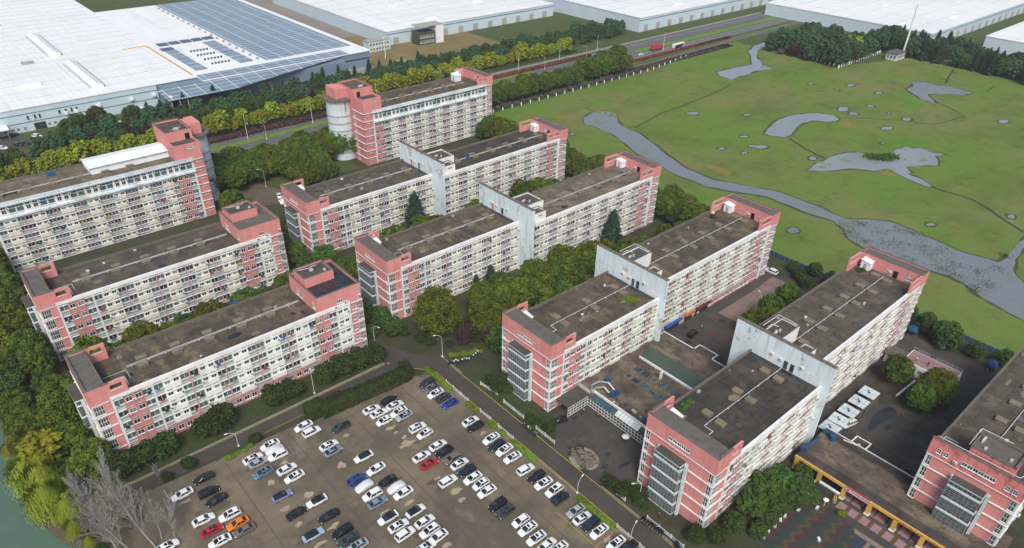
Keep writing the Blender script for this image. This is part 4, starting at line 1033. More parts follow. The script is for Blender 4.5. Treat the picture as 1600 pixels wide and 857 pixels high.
cv = loft([(-2.2,.62,.25,.85,.85),(-2.0,.92,.12,1.08,.9),(-1.4,.98,.1,1.45,.72),(-.3,.98,.1,1.6,.68),(.6,.98,.1,1.45,.7),(1.2,.97,.1,1.1,.85),(1.9,.9,.12,.92,.88),(2.2,.6,.25,.7,.85)])
CVM = cv.mesh('cover',[M['cover']],smooth=50)
def covered(x, y, rz, label, group):
    t = thing('covered_car', label, 'car', (x, y, .02), rz, group); inst(CVM,'car_cover',t)
    for wx in (-1.35,1.35):
        for s in (-1, 1): inst(WH,'wheel',t,(wx,s*.78,.33))
    return t
def pickup(x, y, rz, colour, label, group):
    t = thing('pickup_truck', label, 'car', (x, y, .02), rz, group); c = CP[colour]
    b = loft([(-2.5,.8,.45,1.0,.93),(-2.4,.9,.35,1.05,.95),(-1,.92,.3,1.05,.95),(.2,.92,.3,1.05,.95),(1.3,.92,.3,1.04,.93),(2.2,.88,.34,.95,.9),(2.5,.7,.45,.8,.85)]); setmat(b.build('body',[CP['white']],t,smooth=35), c)
    g, r = cabin(-.5,1.5,-.2,.8,1.04,1.68,.82,.68); g.build('windows',M['cglass'],t); setmat(r.build('roof',[CP['white']],t), c)
    bd = MB(); bd.box(-2.35,-.6,-.72,.72,1.07,1.085); bd.build('cargo_bed',M['black'],t)
    for wx in (-1.5,1.55):
        for s in (-1, 1): inst(WH,'wheel',t,(wx,s*.8,.36))
    for s in (-1, 1):
        h = MB(); h.box(2.3,2.46,s*.66-.14,s*.66+.14,.68,.82); h.build('headlight',M['headl'],t); h = MB(); h.box(-2.53,-2.45,s*.76-.08,s*.76+.08,.7,.95); h.build('taillight',M['taill'],t)
    return t
SURV = [((0,643),[(1140,518,'white'),(1272,417,'black'),(1305,505,'black suv'),(1352,553,'black'),(1272,677,'white'),(1437,648,'white suv'),(1487,700,'orange'),(1325,743,'red'),(1525,742,'brown'),(1375,812,'white'),(1045,845,'white')]),
 ((400,643),[(88,210,'white'),(115,240,'cover'),(137,275,'white suv'),(-20,295,'white'),(15,320,'silver'),(45,382,'teal'),(193,360,'white'),(240,408,'white'),(297,92,'white'),(348,128,'white suv'),(530,100,'dgrey pickup'),(455,212,'white'),(482,248,'steel'),(672,283,'white wb'),(750,360,'white'),(632,427,'blue suv'),(677,467,'cover'),(728,522,'white suv'),(760,570,'greyblue'),(818,437,'black'),(877,475,'cover'),(920,510,'white'),(162,527,'purple wb'),(380,560,'white wb'),(255,635,'black'),(455,655,'black'),(358,770,'lightblue wb'),(540,752,'black suv'),(575,805,'dgrey'),(635,840,'silver'),(825,665,'white wb'),(890,715,'white'),(932,768,'white suv'),(998,622,'white wb'),(1055,688,'white'),(1085,748,'white suv'),(1137,785,'white'),(1060,850,'white'),(1010,102,'white suv'),(1055,140,'white hb'),(1137,212,'white'),(1177,250,'black'),(1035,282,'white'),(1082,328,'red'),(1228,297,'brown suv'),(1272,328,'white'),(1318,370,'navy'),(1200,437,'white suv'),(1355,417,'white'),(1405,455,'white hb'),(1443,500,'white'),(1512,583,'black suv'),(1560,628,'dgrey suv'),(1340,62,'white'),(1372,95,'black'),(1470,170,'white'),(1505,212,'navy'),(1552,240,'white'),(1603,288,'white')]),
 ((400,440),[(722,800,'white'),(768,825,'white'),(800,872,'white hb'),(833,742,'black'),(868,773,'white'),(893,815,'white'),(925,840,'silver'),(1070,635,'dark suv'),(1097,665,'purplegrey'),(1122,700,'white'),(1172,725,'dgrey suv'),(1212,762,'blue'),(485,725,'black suv'),(557,705,'black'),(620,675,'black')]),
 ((800,643),[(85,365,'white suv'),(152,405,'black'),(197,450,'white'),(263,495,'white suv'),(305,543,'navy suv'),(398,622,'silver'),(438,668,'white'),(490,705,'navy suv'),(545,750,'white'),(650,825,'white'),(730,850,'black'),(55,685,'white hb'),(98,733,'white'),(152,792,'white'),(220,835,'white'),(290,860,'white')])]
ROWX = [8.2,16.2,21.0,32.0,37.0,47.3,52.3,62.6,67.8,79.0]
RN = ['by the bare trees','first row from bare trees','second row from bare trees','third row from bare trees','fourth row from bare trees','fifth row from bare trees','sixth row from bare trees','seventh row from bare trees','eighth row from bare trees','row along the road fence']
ORD = ['first','second','third','fourth','fifth','sixth','seventh','eighth','ninth','tenth','eleventh','twelfth','thirteenth','fourteenth','fifteenth','sixteenth','seventeenth','eighteenth','nineteenth','twentieth','twenty-first','twenty-second','twenty-third']
rows = {}
for (ox, oy), lst in SURV:
    for a, b_, c in lst:
        x, y = at(ox+a/4, oy+b_/4, .7)
        if y > 132.6 and x < 66: rows.setdefault(99, []).append((x, y, c)); continue
        i = min(range(10), key=lambda q: abs(ROWX[q]-x)); rows.setdefault(i, []).append((x, y, c))
cr = random.Random(21)
for i, lst in rows.items():
    lst.sort(key=lambda t: -t[1])
    for j, (x, y, c) in enumerate(lst):
        w = c.split(); col = w[0]; kd = 'suv' if 'suv' in w else 'hatchback' if 'hb' in w else 'saloon'
        where = ('%s from the hedge, %s' % (ORD[j], RN[i])) if i != 99 else ('%s from left between clipped hedge and block road' % ORD[sorted(p[0] for p in lst).index(x)])
        flip = (i in (1, 3, 5, 7)) ^ (cr.random() < .25)
        rz = (0 if flip else PI)+cr.uniform(-.05, .05)
        if i == 9: rz = PI*(cr.random() < .8)+cr.uniform(-.05, .05)-.02
        grp = 'cars in the car park'
        nm = {'dgrey':'dark grey','greyblue':'grey-blue','lightblue':'light blue','purplegrey':'purple-grey','steel':'steel blue','dark':'dark brown'}.get(col, col)
        if col == 'cover': covered(x, y, rz, 'car under a silver cover, %s' % where, grp)
        elif 'pickup' in w: pickup(x, y, rz, 'dgrey', 'dark grey pickup, %s' % where, grp)
        else:
            sr = cr.random() < .6; br = 'wb' in w
            car(kd, col, x, y, rz, '%s %s%s, %s' % (nm, {'suv':'SUV','hatchback':'hatchback','saloon':'saloon'}[kd], ' with black roof' if br else '', where), grp, sr, br)
for (px, py), kd, col, rz, l in (((436,305),'saloon','white',1.2,'white car parked leftmost of three by the rearmost stepped block end'), ((438,311),'saloon','white',1.2,'white car parked in the middle of three by the rearmost stepped block end'), ((441,315),'suv','white',1.2,'white car parked nearest of three by the rearmost stepped block end'),
    ((1326,662),'suv','white',2.9,'white van-like SUV parked beside the pale canopies in the wet courtyard'), ((1205,424),'suv','white',1.6,'white SUV on the lane by the blue fence at the meadow edge'), ((1083,521),'suv','black',.15,'black SUV standing before the blue shop sign in the courtyard'), ((873,657),'saloon','black',2.8,'black car half hidden at the glazed corner by the third stepped block'),
    ((1002,85),'saloon','white',.05,'white car on the highway left of the red lorry'), ((58,213),'suv','white',-.9,'white van on the factory forecourt at the far left'), ((28,226),'saloon','navy',-.9,'dark car, left of a pair on the factory forecourt'), ((37,224),'saloon','black',-.9,'dark car, right of a pair on the factory forecourt'), ((4,231),'saloon','white',-.9,'white car at the very left edge of the factory forecourt'), ((182,191),'saloon','white',.1,'white car among trees before the factory lawn'), ((22,211),'suv','navy',.6,'dark van under the canopy edge of the factory'), ((935,78),'saloon','silver',.05,'silver car on the highway beyond the red hedge')):
    x, y = at(px, py, .7); car(kd, col, x, y, rz, l, None, False)
x, y = at(1026, 74, 2.0)
t = thing('lorry', 'red box lorry driving on the highway', 'truck', (x, y, .05)); b = MB(); b.box(-5.2,3.2,-1.25,1.25,1.1,3.9); 
for q in range(10): b.box(-5.0+q*.85,-4.9+q*.85,-1.29,-1.251,1.2,3.8)
b.build('cargo_box', M['signred'], t); b = loft([(3.4,1.2,.6,2.9,.95),(3.6,1.22,.5,3.0,.95),(4.6,1.22,.5,2.9,.95),(5.3,1.2,.5,2.2,.95),(5.5,1.1,.6,1.8,.95)]); setmat(b.build('cab',[CP['red']],t,smooth=40), CP['red'])
b = MB(); b.box(-5.2,3.3,-1.0,1.0,.7,1.09); b.build('chassis', M['black'], t)
for wx in (-4,-2.8,1.8,4.4):
    for s in (-1,1): inst(WH,'wheel',t,(wx,s*1.05,.48),0,1.4)
x, y = at(1060, 71, 1.6)
t = thing('bus', 'black and white coach driving on the highway behind the lorry', 'bus', (x, y, .05)); b = loft([(-5.6,1.1,.5,2.9,.92),(-5.4,1.25,.4,3.1,.92),(5.2,1.25,.4,3.1,.92),(5.6,1.15,.45,2.7,.92)]); setmat(b.build('body',[CP['black']],t,smooth=40), CP['white'])
b = MB(); b.box(-5.3,5.1,-1.28,1.28,1.35,2.45); b.build('windows', M['cglass'], t); b = MB(); b.box(-5.35,2.4,-1.285,1.285,.5,1.3); b.build('skirt', M['black'], t)
for wx in (-3.6,-2.4,3.6):
    for s in (-1,1): inst(WH,'wheel',t,(wx,s*1.06,.48),0,1.4)
# scooters
sb = MB(); sb.path([(-.55,0,.32),(-.35,0,.55),(.05,0,.32),(.35,0,.32),(.5,0,.8)],.09,6); sb.box(-.62,-.1,-.14,.14,.58,.68)
SBM = sb.mesh('frame',[M['black']]); hb = MB(); hb.tube((.42,-.32,.98),(.42,.32,.98),.03); hb.tube((.55,0,.3),(.42,0,1.0),.035); HBM = hb.mesh('handlebar',[M['dkmetal']])
se = MB(); se.box(-.62,-.05,-.13,.13,.69,.78); SEM = se.mesh('seat',[M['black']]); sh_ = MB(); sh_.box(.28,.42,-.2,.2,.36,.86); SHM = sh_.mesh('front_shield',[CP['white']])
def scooter(x, y, rz, label, col, group):
    t = thing('motor_scooter', label, 'scooter', (x, y, .03), rz, group); inst(SBM,'frame',t); inst(HBM,'handlebar',t); inst(SEM,'seat',t); setmat(inst(SHM,'front_shield',t), CP[col])
    for wx in (-.6,.6): inst(WH,'wheel',t,(wx,0,.24),0,(.7,.5,.7))
for i in range(14):
    px, py = 702+i*3.4, 569-i*.55+rnd.uniform(-1,1)
    if i > 9: px, py = 736+(i-10)*3.2, 562-(i-10)*3.1
    x, y = at(px, py); scooter(x, y, rnd.uniform(.2,.9), 'motor scooter in the row beside the lime plants by the road', rnd.choice(['white','white','black','blue','steel','silver']), 'scooters beside the lime plants')
for i in range(7):
    x, y = at(818+i*3.2, 666+i*2.6); scooter(x, y, rnd.uniform(.1,.4), 'motor scooter behind the short white rail at the third stepped block', rnd.choice(['black','navy','steel','white']), 'scooters at the third stepped block')
for i in range(9):
    x, y = at(1003+i*4.0, 813+i*2.9); scooter(x, y, rnd.uniform(-.1,.4), 'dark motor scooter on the road edge before the glazed stair', rnd.choice(['black','black','navy','dgrey','white']), 'scooters before the glazed stair')
for i in range(5):
    x, y = at(1055+i*1.2, 850+i*2.2); scooter(x, y, 0.2, 'blue motor scooter parked at the bottom road edge', 'blue', 'blue scooters at the bottom edge')
ZC = [0]
def zj():
    ZC[0] += 1; return .0007*(ZC[0] % 40)
# ------------------------------------------------------------------ ground of the campus
def groundmat(name, base, dark, light, sc=.12, wet=0.0, joints=0, rough=.9, patch=.7):
    k = N(name, rough, .25); w = k.world()
    a = k.mix(k.noise(w, sc, 6, .65, .35, .62), base, dark, patch)
    a = k.mix(k.noise(k.world((1,.45,1)), sc*3.1, 6, .7, .52, .68), a, light, .55)
    f = k.noise(w, sc*9, 5, .7, .5, .75); a = k.mix(f, a, tuple(x*.6 for x in dark), .5)
    a = k.mix(k.noise(w, 5, 3, .7, .4, .8), a, tuple(x*1.25 for x in light), .12)
    if joints:
        br = k.n('ShaderNodeTexBrick'); br.offset = 0; br.inputs['Scale'].default_value = 1; br.inputs['Brick Width'].default_value = joints; br.inputs['Row Height'].default_value = joints
        br.inputs['Mortar Size'].default_value = .05; br.inputs['Mortar Smooth'].default_value = .6; br.inputs['Color1'].default_value = (1,1,1,1); br.inputs['Color2'].default_value = (.88,.88,.88,1); br.inputs['Mortar'].default_value = (.55,.52,.5,1)
        k.link(w, br.inputs['Vector']); a = k.mix(.7, a, br.outputs['Color'], 1, 'MULTIPLY')
    if wet:
        r = k.n('ShaderNodeMapRange'); r.inputs['To Min'].default_value = rough; r.inputs['To Max'].default_value = .12
        k.link(k.noise(w, .11, 4, .6, .52, .62), r.inputs['Value']); k.link(r.outputs[0], k.b.inputs['Roughness'])
    k.bump(f, .2, .03); return k.out(a)
G = {}
G['soil'] = groundmat('campus_soil', (.055,.060,.030), (.030,.032,.020), (.075,.085,.030))
G['park'] = groundmat('worn_concrete_car_park', (.172,.142,.098), (.085,.072,.055), (.225,.190,.135), .055, 0, 0, .8, .85)
G['road'] = groundmat('campus_asphalt', (.070,.061,.050), (.048,.043,.038), (.092,.082,.066), .1)
G['yard'] = groundmat('dark_courtyard_asphalt', (.074,.066,.060), (.042,.039,.037), (.125,.108,.092), .09, 1.0)
G['yard2'] = groundmat('dry_courtyard_asphalt', (.074,.066,.061), (.047,.043,.041), (.11,.098,.086), .12)
G['dirt'] = groundmat('bare_earth', (.13,.105,.075), (.075,.062,.045), (.19,.16,.115), .2)
G['lawn'] = groundmat('rough_lawn', (.066,.098,.025), (.042,.060,.020), (.115,.115,.042), .2); G['verge'] = groundmat('patchy_verge', (.044,.062,.020), (.032,.036,.020), (.075,.095,.028), .35)  # verge is soil with patchy green, darker than the lawn
G['walk'] = groundmat('pinkish_paving', (.24,.17,.155), (.15,.11,.10), (.29,.22,.20), .3, 0, 1.2)
G['damp'] = groundmat('damp_asphalt', (.036,.034,.034), (.028,.026,.027), (.045,.042,.04), .5); G['dusty'] = groundmat('dusty_asphalt', (.088,.078,.066), (.066,.06,.054), (.115,.10,.085), .5); G['dirt2'] = groundmat('dark_leaf_litter', (.062,.048,.036), (.038,.030,.024), (.10,.078,.055), .4)
G['hwy'] = groundmat('highway_asphalt', (.125,.125,.122), (.095,.096,.096), (.155,.155,.15), .08)
G['patch'] = groundmat('pale_dry_sand', (.36,.30,.215), (.26,.215,.155), (.44,.375,.28), .5)
G['stain'] = groundmat('damp_oil_stain', (.105,.088,.066), (.072,.061,.048), (.15,.125,.09), .8)
G['factory'] = groundmat('factory_paving', (.24,.22,.20), (.17,.16,.15), (.3,.28,.25), .1)
G['brown'] = groundmat('brown_dry_grass', (.20,.155,.065), (.14,.115,.05), (.24,.20,.09), .05)
M['yline'] = grimy('worn_yellow_road_paint', (.42,.30,.07), (.2,.15,.06), .8, 0, 1.2, lo=.5, hi=.62)
M['kerb'] = grimy('kerb_stone', (.27,.255,.22), (.15,.14,.12), .6, 0, 1.0)
big = rect(-2500, 3500, -1500, 4500)
ground('ground', big, -.06, G['lawn'])
ground('campus_ground', rect(-7, 215, -60, 281), -.03, G['soil'])
ground('car_park', [(6.5,30),(83.3,30),(83.3,126),(78.5,128.4),(66,129.6),(50,131.6),(9,133.6),(6.5,124)], .0, G['park'])
# roads of the campus: long north lane, lane in front of the left blocks, their junction
ground('road', rect(83.6, 89.0, -60, 127), .02, G['road'])
ground('road', [(5,133.9),(60,133.9),(75.5,133.6),(80.2,131.2),(83.6,127),(89.0,127),(88.6,131.5),(82.5,138.6),(78.5,150),(78.5,282),(75.6,282),(75.6,138.4),(5,138.4)], .024, G['road'])
ground('courtyard', [(93.2,93),(100,93),(106.3,90),(106.3,66.5),(96.5,66.2),(89.3,69.5),(89.3,85),(93.2,88)], .012, G['yard2']); ground('lawn', [(89.3,85.1),(93.1,88.1),(96.5,93.1),(96.5,112.5),(89.3,121)], .008, G['verge'])
ground('kerb', [(5,138.42),(74.6,138.42),(75.2,138.7),(75.2,139.0),(5,138.66)], .14, M['kerb'], th=.16)
ground('kerb', [(83.36,127.2),(83.58,127.2),(83.58,-40),(83.36,-40)], .12, M['kerb'], th=.14)
ground('kerb', [(89.02,131.5),(89.02,121.5),(89.24,121.5),(89.24,131.5)], .12, M['kerb'], th=.14)
ground('kerb', [(89.02,69),(89.24,69),(89.24,-40),(89.02,-40)], .12, M['kerb'], th=.14)
for poly in ([(83.78,126.5),(83.98,126.5),(83.98,-40),(83.78,-40)], [(88.66,127),(88.84,127),(88.84,-40),(88.66,-40)], [(8,138.02),(74.8,138.02),(74.8,138.22),(8,138.22)], [(36,134.05),(60,134.05),(60,134.17),(36,134.17)], [(75.3,138.0),(76.1,137.6),(76.3,137.9),(75.5,138.3)], [(79.6,131.9),(83.4,127.6),(83.5,127.75),(79.7,132.1)]):
    ground('yellow_line', poly, .034, M['yline'])
for y in (61.8, 66.2, 58.5):
    ground('yellow_line', rect(76.2, 81.8, y-.06, y+.06), .056, M['yline'])
ground('yellow_line', rect(76.1, 76.22, 52, 70), .060, M['yline'])
for y in (66.6, 71.9): ground('yellow_line', rect(65.2, 70.2, y-.06, y+.06), .056, M['yline'])
for (px, py), w, h, a in (((610,669),2.4,.8,.3), ((637,694),3.4,1.1,.5), ((632,683),1.2,.7,.2), ((619,676),1.2,.6,.2), ((633,691),1.8,.8,.4), ((712,768),2.8,1.2,.3), ((722,782),1.6,.7,.2), ((684,747),1.3,.6,.2), ((482,774),2.6,1.2,.2), ((423,754),1.7,1.2,.0), ((446,795),2.2,.9,.3), ((521,823),2.8,.8,.5), ((501,850),3.0,.7,.4), ((639,786),2.4,.6,.5), ((949,844),1.6,.8,.0), ((600,801),2.4,.6,.6), ((467,820),1.6,.9,.3), ((698,853),2.0,.9,.1), ((534,727),2.0,1.4,.2), ((290,784),2.6,.5,.4), ((541,681),1.4,.8,.1), ((444,723),1.6,.7,.3), ((755,677),1.6,.7,.2)):
    x, y = at(px, py); n = 14
    ground('pavement_patch', smooth_poly([(x+math.cos(2*PI*i/n+a)*w*.68*rnd.uniform(.4,1.2), y+math.sin(2*PI*i/n+a)*h*.8*rnd.uniform(.4,1.3)) for i in range(n)], 1), .034+zj()*.5, G['patch'])
for q in range(70):
    i = q % 9; x = ROWX[1+i]+rnd.uniform(-2.4,2.4); y = rnd.uniform(58,128); w, h = rnd.uniform(1.0,4.8), rnd.uniform(.5,2.4); n = 12
    ground('pavement_stain', smooth_poly([(x+math.cos(2*PI*j/n)*w*.5*rnd.uniform(.5,1.2), y+math.sin(2*PI*j/n)*h*.6*rnd.uniform(.5,1.2)) for j in range(n)], 1), .004+zj(), G['stain'])
for x in (26.5, 42.2, 57.4, 73.0): ground('drain_channel', rect(x-.09, x+.09, 40, 131), .033, G['stain'])
ground('courtyard', rect(137.5, 204, 66, 97.2), -.008, G['yard2'])
ground('courtyard', rect(141.9, 182, 20, 50.1), -.006, G['yard'])
ground('courtyard', rect(128.5, 141.9, 20, 50.1), -.010, G['yard2'])
ground('courtyard', rect(182, 204, 20, 66), -.010, G['yard2'])
ground('footpath', [(168.6,86.5),(168.6,92.3),(201,94.5),(201,87.5)], .01, G['walk'])
ground('footpath', rect(168.6, 200, 92.4, 93.6), .016, G['walk'])
ground('footpath', rect(184, 196, 22.2, 25.5), .01, G['walk'])
ground('red_mat', smooth_poly([at(1116,519),at(1118,525),at(1109,524),at(1107,520)],1), .004, grimy('faded_red_mat',(.16,.04,.045),(.08,.03,.03),.5,0))
for x0_, x1_, y0_, y1_, n_ in ((142.5,183,22,49,26), (139,168,68,96,16), (90,106,68,90,12)):
    for q in range(n_):
        x, y = rnd.uniform(x0_,x1_), rnd.uniform(y0_,y1_); w, h = rnd.uniform(.8,3.6), rnd.uniform(.5,2.0); n = 12
        ground('pavement_stain', smooth_poly([(x+math.cos(2*PI*j/n)*w*.5*rnd.uniform(.4,1.3), y+math.sin(2*PI*j/n)*h*.6*rnd.uniform(.4,1.3)) for j in range(n)], 1), .018+zj(), G['damp' if q % 2 else 'dusty'])
ground('bare_soil', smooth_poly(rough_poly([(166,41),(172,36),(173,29),(184,27),(184,46),(172,46)], .6, 3), 1), .052, G['dirt2'])
puddle = N('puddle_water', .06, .6).out((.03,.033,.036))
for pts in ([(1386,635),(1400,640),(1402,650),(1391,655),(1375,662),(1366,672),(1356,676),(1358,662),(1366,648)], [(1345,700),(1362,694),(1366,703),(1352,712)]):
    ground('puddle', smooth_poly([at(*p) for p in pts], 2), .058, puddle)
# zigzag playground and the tiled plaza
k = N('zigzag_playground_rubber', .85, .25); w = k.world(); sx = k.n('ShaderNodeSeparateXYZ'); k.link(w, sx.inputs[0])
pp = k.n('ShaderNodeMath', operation='PINGPONG'); pp.inputs[1].default_value = 1.5; k.link(sx.outputs['X'], pp.inputs[0])
ad = k.n('ShaderNodeMath', operation='MULTIPLY_ADD'); ad.inputs[1].default_value = 1.0; k.link(pp.outputs[0], ad.inputs[0]); k.link(sx.outputs['Y'], ad.inputs[2])
dv = k.n('ShaderNodeMath', operation='DIVIDE'); dv.inputs[1].default_value = 4.4; k.link(ad.outputs[0], dv.inputs[0])
fr = k.n('ShaderNodeMath', operation='FRACT'); k.link(dv.outputs[0], fr.inputs[0])
rp = k.n('ShaderNodeValToRGB'); rp.color_ramp.interpolation = 'CONSTANT'; e = rp.color_ramp.elements
e[0].position = 0; e[0].color = (.028,.042,.042,1); e[1].position = .3; e[1].color = (.066,.030,.032,1)
for p_, c_ in ((.55,(.078,.060,.030,1)), (.78,(.032,.048,.040,1))): n_ = e.new(p_); n_.color = c_
k.link(fr.outputs[0], rp.inputs[0]); G['zig'] = k.out(k.mix(k.noise(w, .6, 5, .6), rp.outputs[0], (.05,.048,.044), .35))
ground('playground', [(124.3,31.6),(121.3,33.6),(117.7,36),(112,37.1),(105.3,37),(99,32),(99,10),(121,10),(121.5,24.5),(122.2,26.1)], .012, G['zig'])
ground('plaza', [(121.2,26.0),(124.4,31.6),(128.4,31.6),(128.4,-10),(121.2,-10)], .008, G['yard2'])
M['ptile'] = grimy('dusty_pink_tile', (.30,.185,.19), (.2,.13,.13), .6, 0, .8); M['btile'] = grimy('brown_tile_border', (.12,.07,.045), (.07,.045,.03), .6, 0, 1)
for i in range(11):
    y = 31.2-i*2.62
    ground('pink_tile', rect(124.9, 127.3, y-1.75, y), .016, M['ptile']); ground('brown_tile', rect(124.9, 127.3, y-2.6, y-1.77), .018, M['btile'])
    ground('pink_tile', rect(128.5, 133, y-1.4, y+.9), .014, M['ptile'])
M['blutile'] = grimy('dark_blue_paving', (.035,.05,.075), (.03,.035,.045), .6, 0, 1); M['tanpave'] = grimy('tan_paving', (.22,.175,.13), (.13,.105,.08), .6, 0, .7)
ground('paved_band', [(121.4,24.9),(122.6,25.6),(122.6,10),(121.4,10)], .020, M['tanpave'])
for y in (22.0, 18.6, 15.2): ground('blue_paving', rect(117.6, 121.3, y, y+2.6), .020, M['blutile']); ground('paved_band', rect(117.6, 121.3, y-.8, y-.02), .022, M['tanpave'])
for i, p in enumerate(((1276.5,794.5),(1247.5,797.5),(1226,807),(1219,813),(1210.5,822),(1200.5,830),(1192.5,840),(1279,844))):
    x, y = at(*p); t = thing('stone_block', 'white stone block on the rim of the zigzag playground', 'kerb block', (x,y,.01), rnd.uniform(0,1), 'stone blocks round the zigzag playground')
    b = MB(); b.box(-.55,.55,-.32,.32,0,.3); b.build('base', M['conc'], t); b = MB(); b.box(-.42,.42,-.22,.22,.301,.5); b.build('top_stone', M['white'], t)
# flower bed in the small courtyard
x, y = at(912, 717)
t = thing('flower_bed', 'rounded bed of pale blossoming shrubs in the dark courtyard by the road', 'flower bed', (x, y, 0))
b = MB(); n = 24; b.prism([(3.3*math.cos(2*PI*i/n), 4.0*math.sin(2*PI*i/n)) for i in range(n)], 0, .18); b.build('kerb_ring', M['kerb'], t)
inst(leafmesh('blossom_shrubs', leaves([(rnd.uniform(-2,2), rnd.uniform(-2.6,2.6), .35) for _ in range(26)], [(.9,.9,.5)]*26, 2600, .26, 5), leafmat('blossom_leaf', (.26,.20,.17), (.09,.10,.04), (.46,.39,.38), 1.6)), 'blossom_shrubs', t)
inst(leafmesh('green_leaves', leaves([(rnd.uniform(-2.6,2.6), rnd.uniform(-3.2,3.2), .25) for _ in range(20)], [(.8,.8,.4)]*20, 1500, .26, 6), LF['hedge']), 'green_leaves', t)
# ------------------------------------------------------------------ hedges and fences
def hedge(name, label, x0, x1, y0, y1, h, lf, dens=95, size=.3, cat='hedge', z=0):
    cx, cy = (x0+x1)/2, (y0+y1)/2; t = thing(name, label, cat, (cx, cy, z)); a, c = (x1-x0)/2, (y1-y0)/2
    g = np.random.default_rng(int(abs(cx*13+cy*7))); n = int(dens*(4*a*c+2*h*(a+c)*2)); s = g.uniform(-1, 1, (n, 3)); ax = g.choice(3, n, p=[.3,.3,.4])
    for q in range(3):
        m = ax == q; s[m, q] = np.where(q == 2, 1, np.sign(s[m, q]))*g.uniform(.9, 1.05, m.sum())
    P = s*np.array([a, c, h/2])+np.array([0, 0, h/2]); P[:, 2] = np.abs(P[:, 2])+.05*np.sin(P[:, 0]*3+P[:, 1]*2.3)
    nrm = s*.5+g.normal(size=(n, 3))*.5+np.array([0,0,.4]); nrm /= np.linalg.norm(nrm, axis=1)[:, None]; tt = np.cross(nrm, g.normal(size=(n, 3))); tt /= np.linalg.norm(tt, axis=1)[:, None]; bb = np.cross(nrm, tt); sz = (g.uniform(.6, 1.3, n)*size)[:, None]
    inst(leafmesh('foliage', np.stack([P-tt*sz*.5-bb*sz*.2, P-bb*sz*.5, P+tt*sz*.5, P+bb*sz*.45, P-tt*sz*.3+bb*sz*.4], 1), LF[lf]), 'foliage', t)
    b = MB(); b.box(-a*.86, a*.86, -c*.86, c*.86, 0, h*.86); b.build('stems', M['bark'], t); return t
def rotated(t, ang): t.rotation_euler = (0, 0, ang); return t
h = hedge('clipped_hedge', 'thick dark clipped hedge between the car park and the block road', 0, 24.6, 0, 3.2, 3.4, 'hedge', 60, .34); h.location = (64.4, 129.9, 0); h.rotation_euler = (0,0,-.05)
h = hedge('clipped_hedge', 'dark clipped hedge knob at the left end of the thick car park hedge', 0, 4.4, 0, 3.8, 3.6, 'hedge', 60, .34); h.location = (50.6, 132.2, 0)
for x, y, s in ((76.8, 130.0, 1.15), (77.4, 132.2, .95), (60, 131.2, .9), (54.5, 131.4, .9)): tree('shrub', x, y, 'rounded dark bush growing out of the thick car park hedge', 'bushes grown out of the car park hedge', s)
for i in range(6): tree('limeshrub', 60.5+i*1.1, 132.3, 'light green sprouts on the back of the thick car park hedge', 'sprouts behind the car park hedge', .9)
def strip(a, c): return (at(*a)[1], at(*c)[1])
for i, (y0, y1) in enumerate(((129.2,117.6),(110.6,106.4),(101.5,99.0),(92.6,84.6),(69.8,59.4),(97.2,95.6))):
    hedge('lime_hedge', ['first lime hedge on the car park edge, beside the road bend','short lime hedge between two white fence pieces, second from the road bend','small lime hedge patch, third from the road bend','lime hedge beside the white SUV row, fourth from the road bend','long lime hedge before the nearest glazed stair, last along the road','tiny lime hedge tuft on the car park edge'][i], 81.9, 83.2, y1, y0, .75, 'lime', 110, .26)
def picket(label, x0, y0, x1, y1, h=1.1, mat='trim', name='fence', step=.3, group=None):
    L = math.hypot(x1-x0, y1-y0); t = thing(name, label, 'fence', (x0, y0, 0), math.atan2(y1-y0, x1-x0), group); b = MB(); n = max(2, int(L/step))
    for z in (.25, h-.22): b.box(0, L, -.03, .03, z, z+.09)
    b.build('rail', M[mat], t); b = MB()
    for i in range(n+1): x = L*i/n; b.box(x-.055, x+.055, -.055, -.031, .12, h)
    b.build('picket_row', M[mat], t); b = MB(); m = max(1, int(L/3))
    for i in range(m+1): x = L*i/m; b.box(x-.08, x+.08, -.08, .08, 0, h+.18)
    b.build('post_row', M[mat], t); return t
for a, l in (((83.3,120.6,83.3,111.0),'white picket fence on the car park edge, first from the road bend'), ((83.3,106.0,83.3,101.8),'short white picket fence piece, second from the road bend'), ((83.3,98.8,83.3,93.0),'white picket fence piece beside the white and navy cars, third from the bend'), ((83.3,59.0,83.3,40.0),'long white picket fence at the bottom of the car park edge'),
             ((90.0,114.2,90.8,108.2),'white picket fence at the bed of the third stepped block'), ((90.2,104.8,90.2,97.0),'white picket fence alongside the end of the third stepped block'), ((90.1,92.2,90.1,85.6),'short white picket rail with scooters behind it'), ((90.0,56.2,90.0,46.4),'white picket fence before the nearest glazed stair'), ((90.0,65.0,90.0,62.6),'tiny white picket piece left of the nearest glazed stair')): picket(l, *a)
for i, (p, q) in enumerate((((1200,448),(1225,460)), ((1205,413),(1222,421)), ((1235,432),(1260,446)))):
    a, c = at(*p), at(*q)
picket('dark lattice fence behind the clipped hedge by the block road', 54, 133.4, 76, 132.2, 1.6, 'dkmetal', step=.5)
bl = grimy('blue_site_panel', (.025,.085,.20), (.02,.05,.10), .6, .2); M['bluep'] = bl
def panel_fence(label, x0, y0, x1, y1, h, mat, step=2.0):
    L = math.hypot(x1-x0, y1-y0); t = thing('panel_fence', label, 'fence', (x0, y0, 0), math.atan2(y1-y0, x1-x0)); b = MB(); n = max(1, int(L/step))
    for i in range(n): b.box(L*i/n+.04, L*(i+1)/n-.04, -.03, .03, .1, h)
    b.build('panel', M[mat], t); b = MB()
    for i in range(n+1): b.box(L*i/n-.039, L*i/n+.039, -.06, .06, 0, h+.1)
    b.build('post_row', M['metal'], t)
panel_fence('long blue panel fence along the meadow edge behind dark trees', 214.0, 112, 214.0, 22, 1.5, 'bluep')
